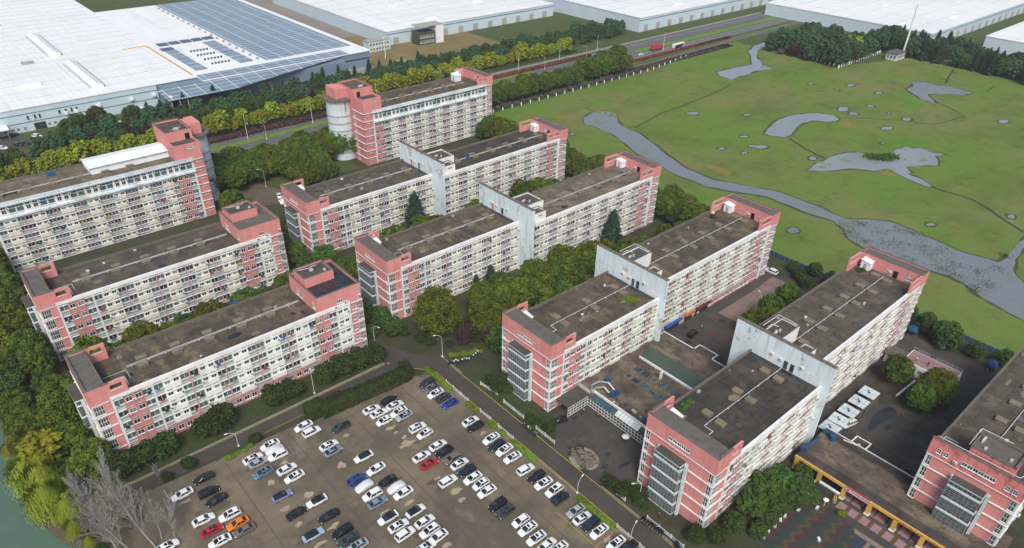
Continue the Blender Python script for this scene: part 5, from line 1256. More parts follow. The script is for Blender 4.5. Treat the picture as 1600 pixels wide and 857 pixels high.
panel_fence('green mesh fence at the far bottom left beside the canal', -12.2, 262, -10.0, 170, 1.6, 'dkmetal', 3)
# blue umbrellas / awnings by the blue fence
for i, (px, py) in enumerate(((1428,514),(1479,534),(1553,569))):
    x, y = at(px, py, 2.2); t = thing('sunshade', 'blue sunshade over parked scooters by the meadow trees, %s from left' % ORD[i], 'sunshade', (x, y, 0), .3); b = MB()
    b.v += [(-1.9,-1.1,2.1),(1.9,-1.1,2.1),(1.9,1.1,2.1),(-1.9,1.1,2.1),(-1.9,0,2.4),(1.9,0,2.4)]; b.f += [(0,1,5,4),(2,3,4,5),(1,2,5),(3,0,4)]; b.m += [0]*4; b.build('canopy', M['bluep'], t)
    for sx_ in (-1.8, 1.8):
        for sy in (-1.0, 1.0): q = MB(); q.tube((sx_,sy,0),(sx_,sy,2.1),.04); q.build('post', M['metal'], t)
    for j in range(3): scooter(x+rnd.uniform(-1.2,1.2), y+rnd.uniform(-.6,.6), rnd.uniform(0,3), 'motor scooter under the %s blue sunshade from left' % ORD[i], rnd.choice(['white','black','navy']), 'scooters under blue sunshade %s' % ORD[i])
# street lamps
def lamp(px, py, ht, label, rz=0.0, group=None, style='arm'):
    x, y = at(px, py); t = thing('street_lamp', label, 'street lamp', (x, y, 0), rz, group); b = MB(); b.tube((0,0,0),(0,0,ht),.065 if ht < 8 else .13,.04 if ht < 8 else .07,8); b.box(-.2,.2,-.2,.2,0,.3); b.build('pole', M['trim'], t)
    b = MB(); pts = [(0,0,ht-.1),(.5,0,ht+.45),(1.2,0,ht+.7),(1.9,0,ht+.72)]; b.path(pts, .035 if ht < 8 else .06); b.build('arm', M['trim'], t)
    b = MB(); b.box(1.75,2.4,-.12,.12,ht+.66,ht+.78); b.build('lamp_head', M['white'], t)
for a in (((586.5,543.5),7.2,'grey lamp post at the corner of the front left block road',-1.2), ((691.5,558),7.0,'lamp post beside the lime plants under the big camphors',2.6), ((491.5,615),6.0,'slim lamp post in front of the front left block, by the clipped hedge',1.2), ((428,600),5.0,'small lamp post among the bushes of the front left block',1.2), ((373,697.5),4.0,'white lamp post on the verge by the car park entrance',2.8), ((999,779),4.5,'lamp post in the roadside bed before the nearest glazed stair',2.6), ((902,771),3.2,'short white post on the lime hedge of the road edge',0.3), ((985,845),3.2,'short white post on the long picket fence at the bottom',.3),
          ((470,275),7,'lamp post on the lane behind the rearmost stepped block',2.5), ((416,292),7,'second lamp post on the lane left of the rearmost stepped block',2.5), ((1186,480),4,'small lamp post at the courtyard footpath',1.0)): lamp(a[0][0], a[0][1], a[1], a[2], a[3])
for i, (px, py) in enumerate(((387.5,217.5),(488.8,192.5),(590,166),(690,142),(810,113.8),(873.8,97.5),(932.5,83.8),(1036,79))):
    lamp(px, py, 10.5, 'tall white highway lamp, %s from left along the median' % ORD[i], 1.2 if i < 4 else .6)
for i, (px, py) in enumerate(((417,218),(851,108),(916,92))): lamp(px, py, 7.0, 'lower white highway lamp on the near verge, %s from left' % ORD[i], 2.0)
# mushroom lamp and yellow ring by the gate
x, y = at(1287, 791); t = thing('garden_lamp', 'white mushroom shaped lamp on the lawn left of the yellow gate', 'lamp', (x, y, 0)); b = MB(); b.tube((0,0,0),(0,0,2.0),.06,.05); b.build('post', M['trim'], t); b = MB(); b.tube((0,0,1.9),(0,0,2.1),.3,.62,16); b.tube((0,0,2.1),(0,0,2.3),.62,.3,16); b.build('lamp_head', M['white'], t)
x, y = at(1303, 784); t = thing('ring_sign', 'yellow ring sign on a stand beside the gate pillar', 'sign', (x, y, 0), .6); b = MB(); n = 20
for i in range(n): a, c = 2*PI*i/n, 2*PI*(i+1)/n; b.tube((.8*math.cos(a),0,1.1+.9*math.sin(a)),(.8*math.cos(c),0,1.1+.9*math.sin(c)),.12,n=6)
M['yellow'] = grimy('yellow_gate_paint', (.60,.36,.085), (.36,.23,.08), .55, .4); b.build('ring', M['yellow'], t); b = MB(); b.box(-.5,.5,-.3,.3,0,.2); b.build('base', M['conc'], t)
# ------------------------------------------------------------------ dining annex between the last two stepped blocks
k = Block('annex_building', 'low glazed annex between the last two stepped blocks, skylight boxes on its stained roof', 'building', (106.4, 66, 0))
k.b('wall', 'conc').box(107.0, 142.5, 66, 94.7, 0, 3.6)
k.b('flat_roof', 'roof_low').box(108.2, 142.5, 66, 94.7, 3.61, 3.9)
k.b('parapet', 'trim').box(107.7, 108.15, 66, 90.2, 3.2, 4.5)
for a in ((142.2,142.55,84.2,94.7), (142.2,142.55,66,77.8), (142.56,145.3,83.8,84.1), (142.56,145.3,77.8,78.1), (145.0,145.3,78.101,83.799)): k.b('parapet', 'coping').box(*a, 3.4, 4.4)
for a in ((142.2,142.55,84.2,94.7), (142.2,142.55,66,77.8), (142.56,145.3,83.8,84.1), (142.56,145.3,77.8,78.1), (145.0,145.3,78.101,83.799)): k.b('parapet_cap', 'trim').box(*a, 4.402, 4.46)
k.b('bump_roof', 'slab_dark').box(142.56, 144.99, 78.101, 83.799, 3.4, 3.9)
k.b('lean_to_roof', 'slab_dark').box(99.0, 106.9, 90.4, 94.6, 3.2, 3.4)
g = k.b('glazed_front', 'ggrey'); g.box(106.4, 106.5, 66.2, 90.2, .3, 3.1); g.box(99.1, 106.3, 90.2, 90.3, .3, 3.1)
b = k.b('glazing_bars', 'trim')
for i in range(25): y = 66.2+i*1.0; b.box(106.32, 106.398, y-.05, y+.05, .1, 3.15)
for i in range(8): x = 99.1+i*1.03; b.box(x-.05, x+.05, 90.12, 90.198, .1, 3.15)
for z in (.25, 1.2, 2.2, 3.1): b.box(106.31, 106.397, 66.2, 90.2, z-.05, z+.05); b.box(99.1, 106.3, 90.11, 90.197, z-.05, z+.05)
def slope(mt, y0, y1, nm='sloping_glass_roof'):
    q = MB(); q.quad([(106.2,y0,3.2),(107.69,y0,3.95),(107.69,y1,3.95),(106.2,y1,3.2)][::-1] if False else [(106.2,y0,3.2),(107.69,y0,3.95),(107.69,y1,3.95),(106.2,y1,3.2)]); q.build(nm, M[mt], k.root, k.off)
slope('gblue', 81, 88.2); slope('slab_dark', 88.21, 90.2, 'sloping_roof'); slope('trim', 73.4, 80.99, 'sloping_panel_roof'); slope('slab_dark', 66.2, 73.39, 'sloping_roof')
for i in range(8): q = k.b('glazing_bars', 'metal'); y = 73.4+i*1.05; q.tube((106.2,y,3.25),(107.69,y,4.0),.05,n=4)
for i, yy in enumerate((88.0,85.3,82.4,79.4,76.5)):
    for j, xx in enumerate((119.4,123.5)):
        t = MB(); t.box(xx-1.0, xx+1.0, yy-.9, yy+.9, 3.901, 4.35); c_ = t.build('skylight', M['ventc'], k.root, k.off)
        if (i+j) % 3 != 0 or i > 2: t = MB(); t.v += [(xx-1,yy-.9,4.36),(xx+1,yy-.9,4.36),(xx+1,yy+.9,4.36),(xx-1,yy+.9,4.36),(xx,yy-.3,4.75),(xx,yy+.3,4.75)]; t.f += [(0,1,4),(1,2,5,4),(2,3,5),(3,0,4,5)]; t.m += [0]*4
        else: t = MB(); t.box(xx-.75, xx+.75, yy-.65, yy+.65, 4.352, 4.36)
        q = t.build('pane', M['gblue' if i > 1 else 'gdark'], c_, k.off)
t = MB(); t.box(125.0,126.0,81.9,82.2,3.9,6.2); t.build('roof_door_frame', M['trim'], k.root, k.off)
t = MB(); t.quad([(128.3,67,3.95),(133.6,67,4.7),(133.6,91.6,4.7),(128.3,91.6,3.95)]); t.build('green_canopy', M['ggreen'], k.root, k.off)
t = MB(); t.box(127.9,128.28,67,91.6,3.901,4.5); t.build('gutter', M['trim'], k.root, k.off)
b = k.b('vent_pipe', 'metal')
for pts in ([(107.9,90.6,3),(107.9,90.6,5.6),(110,90.2,6.0),(112.0,88.6,5.6),(112.3,86.6,4.2)], [(107.3,89.9,3.2),(108.3,89.6,5.2),(110.2,88.4,5.2),(110.4,86.6,4.2)]): b.path(pts, .26, 8)
for xx, yy in ((110.4,85.6),(112.2,85.4),(113.8,90.3),(109.4,73.8)):
    t = MB(); t.box(xx-.6,xx+.6,yy-.6,yy+.6,3.91,4.9); t.tube((xx,yy,4.9),(xx,yy,5.25),.5,.4,12); t.build('fan_unit', M['bluep'], k.root, k.off)
for i in range(26): t = MB(); xx, yy = 108.6+rnd.uniform(0,7)*rnd.random(), 69+rnd.uniform(0,19); t.box(xx-.3,xx+.3,yy-.25,yy+.25,3.91,4.3); t.build('roof_clutter', M[rnd.choice(['pipe','dkmetal','ventc','metal','signdkred','slab_dark'])], k.root, k.off)
k.finish()
# ------------------------------------------------------------------ gate building
k = Block('gate_building', 'flat brown gate roof with a yellow front beam and yellow pillars', 'building', (128.3, 5, 0))
k.b('flat_roof', 'roof_low').box(128.85, 141.8, 2, 43.9, 3.55, 3.9)
k.b('dark_roof_edge', 'roof_dark').box(128.5, 131.2, 2, 43.91, 3.902, 3.93); k.b('dark_roof_edge', 'roof_dark').box(139.8, 141.8, 21.7, 43.91, 3.902, 3.93)
for a in ((141.81,142.1,21.7,37.6), (142.101,144.9,37.3,37.6), (142.101,144.9,33.9,34.2), (144.6,144.9,34.201,37.299), (141.81,142.1,37.601,43.9)): k.b('parapet', 'coping').box(*a, 3.3, 4.4); k.b('parapet_cap', 'trim').box(*a, 4.402, 4.46)
k.b('back_wall', 'slab_dark').box(134.2, 141.5, 2, 43.8, 0, 3.5)
t = MB(); t.box(128.0,128.48,31.3,44.0,3.3,3.95); t.box(128.0,128.48,2,25.8,3.3,3.95); t.build('beam', M['yellow'], k.root, k.off)
for y in (43.3, 37.5, 31.6, 25.7, 20.1, 14.4, 8.6):
    t = MB(); t.box(127.95,128.75,y-.45,y+.45,.5,3.29); p_ = t.build('pillar', M['yellow'], k.root, k.off); t = MB(); t.box(127.85,128.85,y-.55,y+.55,0,.499); t.build('plinth', M['white'], p_, k.off)
t = MB(); t.box(127.9,128.47,25.81,31.29,3.2,4.15); bn = t.build('banner', M['white'], k.root, k.off); t = MB(); t.box(127.86,128.46,25.8,31.3,3.0,3.199); t.box(127.86,128.46,25.8,31.3,4.151,4.2); t.build('banner_edge', M['signred'], bn, k.off)
def glyphs(n, size, name, parent, off, start, step, mat, seed, face='x'):
    """raised lettering: square characters made of strokes, one mesh per line of writing"""
    g = random.Random(seed); b = MB()
    for i in range(n):
        c = -i*step
        def bar(u0, u1, v0, v1):
            if face == 'x': b.box(start[0]-.03, start[0], start[1]+c-u1, start[1]+c-u0, start[2]+v0, start[2]+v1)
            else: b.box(start[0]-c+u0, start[0]-c+u1, start[1]-.03, start[1], start[2]+v0, start[2]+v1)
        h = size; t = size*.13
        for q in g.sample((0, .22, .44, .66, .87), 3): bar(-h*.45*g.uniform(.7,1), h*.45*g.uniform(.7,1), h*q, h*q+t)
        for q in g.sample((-.4, -.15, .05, .3), 2): bar(h*q, h*q+t, h*g.uniform(0,.3), h*g.uniform(.7,1))
    return b.build(name, M[mat], parent, off)
M['redletter'] = plain('red_lettering', (.42,.02,.02)); M['blackletter'] = plain('black_lettering', (.03,.03,.05))
glyphs(10, .46, 'lettering', bn, k.off, (127.88, 30.0, 3.45), .45, 'blackletter', 3)
glyphs(10, .42, 'lettering', k.root, k.off, (127.98, 20.4, 3.42), .62, 'redletter', 4); glyphs(5, .42, 'lettering', k.root, k.off, (127.98, 13.4, 3.42), .62, 'redletter', 5)
t = MB(); t.tube((127.88,30.75,3.7),(127.80,30.75,3.7),.3,n=12); t.build('emblem', M['redletter'], bn, k.off)
t = MB(); t.path([(131.4,43.4,4.6),(137.2,43.0,4.6)], .34, 10); t.box(130.6,131.6,42.8,44.2,3.94,5.2); t.build('blue_duct', M['bluep'], k.root, k.off)
t = MB(); t.tube((139.4,40.9,3.94),(139.4,40.9,5.4),.75,n=16); t.box(140.3,141.4,42.6,43.6,3.94,4.6); t.build('blue_tank', M['bluep'], k.root, k.off)
t = MB(); t.path([(141.0,39.0,4.4),(141.8,36.0,4.4)], .18, 8); t.box(142.3,143,35.6,36.2,3.5,4.2); t.build('vent_pipe', M['pipe'], k.root, k.off)
k.finish()
t = thing('stone_sign', 'long dark low wall with pale stone lettering slab left of the second gate pillar', 'sign', (127.6, 34.6, 0)); b = MB(); b.box(-.35,.35,-2.6,2.6,0,1.1); b.build('base_wall', M['slab_dark'], t); b = MB(); b.box(-.05,.5,-2.5,2.3,1.101,1.4); b.build('stone_slab', M['white'], t)
t = thing('toilet_shed', 'dark blue low shed between the first two gate pillars', 'shed', (130.5, 40.3, 0)); b = MB(); b.box(-1.2,1.6,-2,2,0,2.3); b.build('wall', M['bluep'], t); b = MB(); b.box(-1.4,1.8,-2.2,2.2,2.301,2.4); b.build('roof', M['slab_dark'], t)
# pale canopies in the wet courtyard
for i, x in enumerate((144.2, 148.6, 153.6, 159.0, 164.4)):
    t = thing('canopy', 'pale flat market canopy in the wet courtyard, %s from the gate' % ORD[i], 'canopy', (x, 43.7, 0), rnd.uniform(-.05,.05)); b = MB(); b.box(-2.0,2.0,-2.1,2.1,2.9,3.02); b.build('canopy_top', M['cool'], t)
    b = MB()
    for q in (-1, 0, 1): b.box(-2.0,2.0,q*1.2-.03,q*1.2+.03,3.021,3.06)
    b.box(-.04,.04,-2.1,2.1,3.022,3.07); b.build('seams', M['rail_grey'], t)
    b = MB(); b.box(-.5,.1,-.3,.2,3.07,3.25); b.box(.3,.7,.3,.7,3.07,3.2); b.build('litter', M['dkmetal'], t)
    for sx_ in (-1.8,1.8):
        for sy in (-1.9,1.9): q = MB(); q.tube((sx_,sy,0),(sx_,sy,2.9),.06); q.build('post', M['metal'], t)
# pink terrace building
k = Block('terrace_building', 'low building with a pink tiled roof terrace and white balustrade', 'building', (184.8, 31, 0)); z = 3.4
k.b('wall', 'white').box(184.8, 191.6, 31, 44.2, 0, z); k.b('terrace_floor', 'ptile').box(185.1, 191.3, 31.3, 43.9, z+.002, z+.1)
for i in range(3): x = 186.4+i*1.6; k.b('terrace_line', 'btile').box(x-.05, x+.05, 31.3, 43.9, z+.101, z+.11)
b = k.b('balustrade', 'metal')
for (x0, y0, x1, y1) in ((184.85,31.05,191.55,31.05), (191.55,31.05,191.55,38.0), (191.55,39.8,191.55,44.15)):
    for zz in (z+.5, z+1.0): b.tube((x0,y0,zz),(x1,y1,zz),.05)
    n = int(math.hypot(x1-x0,y1-y0)/1.2)
    for i in range(n+1): b.tube((x0+(x1-x0)*i/n,y0+(y1-y0)*i/n,z),(x0+(x1-x0)*i/n,y0+(y1-y0)*i/n,z+1.05),.045)
for i in range(4): k.put(win(1.8,1.4,0,'gcurt',3), 186+i*1.6, 30.99, 1.0)
for i in range(6): k.put(win(1.5,1.4,0,'gcurt',3), 184.79, 32.5+i*2.1, 1.0, True)
k.finish()
t = thing('kiosk', 'grey flat-roofed hut beside the pink terrace building', 'hut', (187, 47, 0)); b = MB(); b.box(-2,3,-2,2,0,2.6); b.build('wall', M['conc'], t); b = MB(); b.box(-2.2,3.2,-2.2,2.2,2.601,2.8); b.build('roof', M['slab_grey'], t)
# pergola / low white walls
t = thing('garden_wall', 'low white garden wall below the dark tree left of the pink terrace', 'wall', (176, 39.0, 0), -.05); b = MB(); b.box(-4,6,-.15,.15,0,.7); b.build('wall', M['conc'], t); b = MB(); b.box(-4.1,6.1,-.25,.25,.701,.8); b.build('coping', M['white'], t)
# ------------------------------------------------------------------ people
def person_mesh(seed, pose):
    V = []; E = []; RR = []
    def v(x, y, z, r): V.append((x,y,z)); RR.append(r); return len(V)-1
    pv = v(0,0,.95,.15); w_ = v(0,.0,1.15,.14); ch = v(0,0,1.38,.16); nk = v(0,.01,1.53,.06); hd = v(0,.02,1.62,.10); tp = v(0,.01,1.75,.095); E += [(pv,w_),(w_,ch),(ch,nk),(nk,hd),(hd,tp)]
    st = .16 if pose == 'walk' else .02
    for s in (-1, 1):
        h = v(s*.10,0,.90,.095); kn = v(s*.11,.03+s*st*.6,.50,.065); an = v(s*.11,s*st-.02,.09,.045); to = v(s*.12,s*st+.13,.05,.04); E += [(pv,h),(h,kn),(kn,an),(an,to)]
        sh = v(s*.19,0,1.42,.065); el = v(s*.25,-.03,1.13,.048) if not (pose == 'hold' and s > 0) else v(s*.24,.14,1.2,.048); ha = v(s*.24,.07-s*st*.5,.88,.036) if not (pose == 'hold' and s > 0) else v(s*.12,.30,1.38,.038); E += [(ch,sh),(sh,el),(el,ha)]
    me = bpy.data.meshes.new('person'); me.from_pydata(V, E, []); o = bpy.data.objects.new('person', me); COL.objects.link(o)
    o.modifiers.new('s','SKIN'); o.modifiers.new('u','SUBSURF').levels = 1
    for i, r in enumerate(RR): me.skin_vertices[0].data[i].radius = (r, r)
    me.skin_vertices[0].data[0].use_root = True
    dg = bpy.context.evaluated_depsgraph_get(); m2 = bpy.data.meshes.new_from_object(o.evaluated_get(dg)); bpy.data.objects.remove(o)
    for q in ('shirt','trousers','skin','shoe'): m2.materials.append(M['p_'+q])
    for p in m2.polygons:
        c = p.center; p.material_index = 3 if c.z < .12 else 1 if c.z < .96 and abs(c.x) < .2 else 2 if (c.z > 1.53 or (abs(c.x) > .2 and c.z < .97)) else 0
        p.use_smooth = True
    m2.name = 'body'; return m2
for q, c in dict(shirt=(.3,.3,.32), trousers=(.03,.035,.05), skin=(.45,.27,.19), shoe=(.03,.03,.03)).items(): M['p_'+q] = plain('person_'+q, c)
PM = {q: person_mesh(i, q) for i, q in enumerate(('stand','walk','hold'))}
hm = MB(); n = 10
for j in range(4):
    for i in range(n):
        a0, a1, b0, b1 = 2*PI*i/n, 2*PI*(i+1)/n, -.1+j*.42, -.1+(j+1)*.42
        f = lambda a, e: (.115*math.cos(e)*math.cos(a), -.015+.12*math.cos(e)*math.sin(a), 1.70+.115*math.sin(e))
        hm.quad([f(a0,b0), f(a1,b0), f(a1,b1), f(a0,b1)])
HM = hm.mesh('hair', [M['black']], smooth=60); SHIRT = {}
def person(px, py, z, pose, shirt, label, rz=None):
    x, y = at(px, py, z+.02); t = thing('person', label, 'person', (x, y, z), rnd.uniform(0,6) if rz is None else rz); o = inst(PM[pose],'body',t)
    if shirt not in SHIRT: SHIRT[shirt] = plain('shirt_'+str(len(SHIRT)), shirt)
    setmat(o, SHIRT[shirt]); inst(HM,'hair',t); return t
person(1074.5,361,19.45,'stand',(.55,.6,.7),'person in pale shirt standing left of two on the roof'); person(1085,360,19.45,'stand',(.02,.025,.05),'person in dark jacket and white trousers right of two on the roof')
pm = person(976,690,.03,'hold',(.03,.03,.04),'person in dark clothes walking under a white umbrella in the courtyard', 2.6)
t = thing('umbrella', 'white open umbrella held by the person in the courtyard', 'umbrella', pm.location[:]); b = MB(); n = 8; c0 = (-.12, -.22, 2.3)
for i in range(n): a, c = 2*PI*i/n, 2*PI*(i+1)/n; b.quad([(c0[0]+1.0*math.cos(a),c0[1]+1.0*math.sin(a),1.92),(c0[0]+1.0*math.cos(c),c0[1]+1.0*math.sin(c),1.92),(c0[0]+.55*math.cos(c),c0[1]+.55*math.sin(c),2.2),(c0[0]+.55*math.cos(a),c0[1]+.55*math.sin(a),2.2)]); b.quad([(c0[0]+.55*math.cos(a),c0[1]+.55*math.sin(a),2.2),(c0[0]+.55*math.cos(c),c0[1]+.55*math.sin(c),2.2),c0])
b.build('canopy', M['white'], t); b = MB(); b.tube((c0[0],c0[1],1.25),(c0[0],c0[1],2.3),.015); b.build('shaft', M['metal'], t)
person(911.5,645,.03,'walk',(.60,.32,.03),'person in a yellow jacket by the glazed annex corner'); person(908.5,648,.03,'stand',(.03,.06,.2),'person in a blue jacket by the glazed annex corner'); person(934,652,.03,'walk',(.62,.14,.06),'person in an orange-red jacket before the annex glazing'); person(1431,565.5,3.52,'stand',(.5,.55,.65),'person in a pale top on the pink terrace'); person(1449,573,3.52,'stand',(.03,.03,.04),'person in black in the middle of the pink terrace'); person(1468,581,3.52,'walk',(.06,.07,.12),'person in navy at the right of the pink terrace'); person(1096,514.5,.03,'walk',(.35,.38,.42),'person in grey by the black SUV before the blue shop sign'); person(1099,513,.03,'stand',(.05,.10,.35),'person in blue beside the person in grey near the black SUV'); person(1521,588,.03,'stand',(.03,.03,.04),'person in black on the path beside the right edge block'); person(1029,808,.03,'walk',(.3,.05,.06),'person in dark red near the scooters before the glazed stair')
# weeds and litter on roofs
def weeds(label, x, y, z, w, d, n, lf='lime'):
    o = leafmesh('roof_weeds', leaves([(rnd.uniform(-w,w), rnd.uniform(-d,d), .1) for _ in range(14)], [(.7,.7,.28)]*14, n, .28, int(x*y)), LF[lf]); q = inst(o, 'roof_weeds', None, (x, y, z)); tag(q, label, 'weeds')
weeds('bright green weed patch on the roof before the gable wall of the shop block', 131.8, 100.0, 17.22, 1.8, 1.6, 900); weeds('green weed strip on the roof edge beside the white shed of the nearest block', 108.2, 63.4, 17.22, 2.6, .7, 700, 'green'); weeds('weeds at the foot of the far roof shed of the nearest block', 193.2, 65.3, 19.43, 1.6, .8, 600, 'hedge'); weeds('weeds along the pipes on the far left tall block roof', 13.5, 265.4, 23.21, 3.0, .8, 500, 'hedge'); weeds('weed tuft on the far end of the shop block roof', 187.5, 113.5, 19.43, 1.0, .5, 300, 'hedge')
for px, py, z_, l in ((1002,360,19.5,'blue plastic sheet lying on the rearmost stepped roof'),): pass
for px, py, z_, w, d, h_, m, l in ((730,247,19.45,1.3,1.0,.5,'bluep','blue tarpaulin bundle beside the pipes of the rearmost stepped roof'), (367,474,17.25,1,.8,.4,'bluep','blue plastic tub on the front left block roof'), (80,274,23.25,1.2,1,.9,'bluep','blue tank on the far left tall block roof'), (720,117,23.3,2.4,2.0,2.6,'sheetw','small white water tank house on the tall block by the round tower')):
    x, y = at(px, py, z_); t = thing('roof_bundle' if m == 'bluep' else 'tank_house', l, 'bundle' if m == 'bluep' else 'tank', (x, y, z_)); b = MB(); b.box(-w,w,-d,d,0,h_*.7); b.build('body', M[m], t); b = MB(); b.box(-w*.7,w*.7,-d*.7,d*.7,h_*.701,h_); b.build('top', M[m], t)
# ------------------------------------------------------------------ highway
ground('highway', rect(-600, 900, 302.5, 334.5), .02, G['hwy'])
ground('side_road', [(344,289.0),(370,290),(460,292.5),(900,293),(900,297),(460,297),(370,294.5),(344,294)], .03, G['hwy'])
ground('road', rect(60, 90, 314, 319), .03, G['hwy'])
ground('median', [(-600,319.5),(110,319.8),(180,321.5),(300,323.5),(300,326.5),(180,325.4),(110,323.6),(-600,323.6)], .16, leafmat('median_grass', (.11,.175,.022), (.14,.21,.03), (.17,.23,.04), .3), th=.15)
ground('median', [(388,314.5),(900,314.5),(900,319.5),(388,319.5)], .16, LF['lime'], th=.15)
ground('lawn', rect(355, 900, 297.5, 299.2), .05, LF['lime'])
for i in range(7): ground('flower_strip', rect(425+i*6.5, 428.5+i*6.5, 284.5, 291), .04, LF['lime'])
for y in (306.5, 310.5, 329.5): ground('lane_line', rect(-300, 800, y-.08, y+.08), .026, M['trim'])
ground('footway', rect(-600, 900, 334.5, 337), .14, M['kerb'], th=.15)
hedge('red_hedge', 'long low red-leaved hedge on the highway median beyond the camphor belt', 226, 352, 326.8, 329.4, 1.2, 'red', 6, .9); hedge('red_hedge', 'low red-leaved hedge along the highway edge below the red lorry', 352, 470, 298.6, 301.0, 1.3, 'red', 6, .9)
hedge('purple_hedge', 'dark purple hedge along the far side of the highway at the left', 30, 224, 329.0, 333.5, 1.6, 'plum', 5, .9); hedge('low_hedge', 'dark clipped hedge bank at the meadow corner by the highway', 352, 452, 284.5, 290.0, .8, 'plum', 4, .9)
hedge('low_hedge', 'long dark hedge below the street trees along the highway', 225, 352, 340.6, 342.6, 1.2, 'dark', 6, .9)
for i in range(27):
    x = 232+i*6.6; t = thing('marker_post', 'short white post in the line along the meadow edge by the highway', 'post', (x, 280.9 if x < 360 else 280.9+(x-360)*.13, 0), 0, 'white posts along the meadow edge'); b = MB(); b.box(-.22,.22,-.22,.22,0,1.5); b.build('shaft', M['white'], t); b = MB(); b.box(-.3,.3,-.3,.3,1.501,1.65); b.build('cap', M['trim'], t)
ground('parking_yard', [(84,256),(98,250),(104,262),(98,275),(84,279)], .01, G['dirt']); ground('lawn', [(78.6,268),(84,280),(112,282),(140,281),(140,262),(104,262),(100,276),(84,280)], .0, G['lawn'])
# ------------------------------------------------------------------ meadow with its ponds
k = N('wet_meadow_grass', .95, .08); w = k.world()
a = k.mix(k.noise(w, .013, 5, .6, .40, .62), (.106,.184,.030), (.160,.170,.058), 1)
a = k.mix(k.noise(w, .020, 5, .6, .56, .70, .6), a, (.078,.200,.022), .8)
a = k.mix(k.noise(k.world((.6,1,1)), .034, 7, .72, .47, .64, .4), a, (.090,.126,.034), .65)
a = k.mix(k.noise(w, .10, 6, .75, .52, .68, .3), a, (.064,.092,.026), .65)
a = k.mix(k.noise(k.world((1.2,.8,1)), .085, 6, .75, .54, .70), a, (.190,.182,.070), .55)
vs = k.noise(k.world((1,.9,1)), .045, 3, .5, .70, .75, .3); a = k.mix(vs, a, (.26,.175,.055), .6)
a = k.mix(k.noise(w, .45, 5, .8, .50, .72), a, (.138,.175,.046), .45)
a = k.mix(k.noise(w, .9, 4, .8, .52, .72), a, (.064,.090,.026), .5)
k.bump(k.noise(w, .35, 6, .8, .2, .8), .35, .3); G['meadow'] = k.out(a)
ground('meadow', [(215.2,-300),(215.2,262),(228,280.6),(356,281),(460,293),(470,268),(462,214),(512,196),(540,190),(540,168),(900,60),(900,-300)], 0, G['meadow'])
wk = N('pond_water', .14, .7); w = wk.world()
M['pond'] = wk.out(wk.mix(wk.noise(w, .05, 3, .5, .4, .7), (.22,.25,.255), (.18,.21,.20), .8))  # pale base: silty water plus sky reflection painted into the colour
wk = N('reedy_pond_water', .22, .6); w = wk.world(); M['reedy'] = wk.out(wk.mix(wk.noise(wk.world((1,1,1)), .09, 5, .6, .50, .75), (.165,.185,.195), (.125,.15,.11), .7))  # sky reflection painted in as a paler base, with greenish streaks
G['mud'] = groundmat('wet_dark_bank', (.060,.080,.026), (.038,.046,.022), (.085,.10,.035), .3)
def pond(pts, o, s, m, amp=.5, nm='pond', sub=3):
    P = [at(o[0]+x/s, o[1]+y/s) for x, y in pts]; n = len(P); Q = []; ar = sum(P[i][0]*P[(i+1) % n][1]-P[(i+1) % n][0]*P[i][1] for i in range(n)); sg = 1 if ar > 0 else -1
    for i in range(n):
        d = Vector((P[(i+1) % n][0]-P[i-1][0], P[(i+1) % n][1]-P[i-1][1])).normalized(); wd = rnd.uniform(.4, 1.5); Q.append((P[i][0]+d.y*sg*wd, P[i][1]-d.x*sg*wd))
    ground('wet_bank', smooth_poly(rough_poly(Q, amp, sub), 1), .010+zj()*.3, G['mud']); return ground(nm, smooth_poly(rough_poly(P, amp, sub), 1), .035+zj()*.3, M[m])
def bank(pts, o, s, grow=1.6):
    P = [at(o[0]+x/s, o[1]+y/s) for x, y in pts]; cx = sum(p[0] for p in P)/len(P); cy = sum(p[1] for p in P)/len(P)
    return P
CREEK = [(910,185),(925,176),(945,174),(962,178),(965,190),(975,199),(1000,210),(1025,228),(1045,245),(1070,262),(1110,280),(1160,290),(1210,298),(1250,312),(1290,328),(1320,343),(1345,343),(1390,346),(1425,360),(1450,372),(1500,393),(1545,405),(1560,411),(1578,398),(1600,372),(1640,350),(1660,370),(1600,388),(1586,405),(1583,425),(1600,445),(1640,470),(1650,520),(1600,500),(1560,480),(1530,462),(1510,445),(1480,430),(1440,418),(1400,405),(1370,395),(1345,385),(1325,372),(1318,358),(1300,345),(1260,332),(1200,308),(1150,300),(1105,292),(1060,275),(1030,258),(1005,246),(985,232),(960,212),(935,200),(915,195)]
pond(CREEK, (0,0), 1, 'reedy', .55, 'creek')
T4 = (1200,60)
pond([(0,570),(60,510),(120,490),(200,475),(260,470),(340,472),(400,480),(440,505),(430,520),(370,522),(290,515),(220,530),(180,560),(150,600),(110,620),(40,612),(0,605),(-25,590)], T4, 4, 'pond', .4)
pond([(250,830),(300,785),(370,760),(420,730),(500,715),(560,712),(630,730),(770,730),(800,695),(860,680),(920,690),(960,685),(1000,710),(1100,725),(1050,740),(1065,770),(1060,795),(960,800),(850,805),(890,840),(870,850),(960,880),(1030,930),(990,925),(900,890),(740,815),(660,832),(540,815),(430,822),(330,832)], T4, 4, 'pond', .6)
pond([(870,320),(900,300),(900,270),(1000,275),(1060,300),(1130,300),(1200,315),(1280,345),(1220,355),(1100,350),(1010,350),(1005,362),(1060,410),(1020,400),(960,385),(920,355),(900,345)], T4, 4, 'reedy', .8)
pond([(1280,215),(1330,200),(1400,180),(1500,165),(1490,110),(1480,80),(1520,45),(1560,30),(1600,20),(1620,32),(1560,60),(1530,80),(1540,130),(1570,165),(1600,180),(1650,190),(1580,200),(1520,205),(1480,225),(1430,235),(1370,262),(1300,235)], (800,60), 4, 'pond', .8)
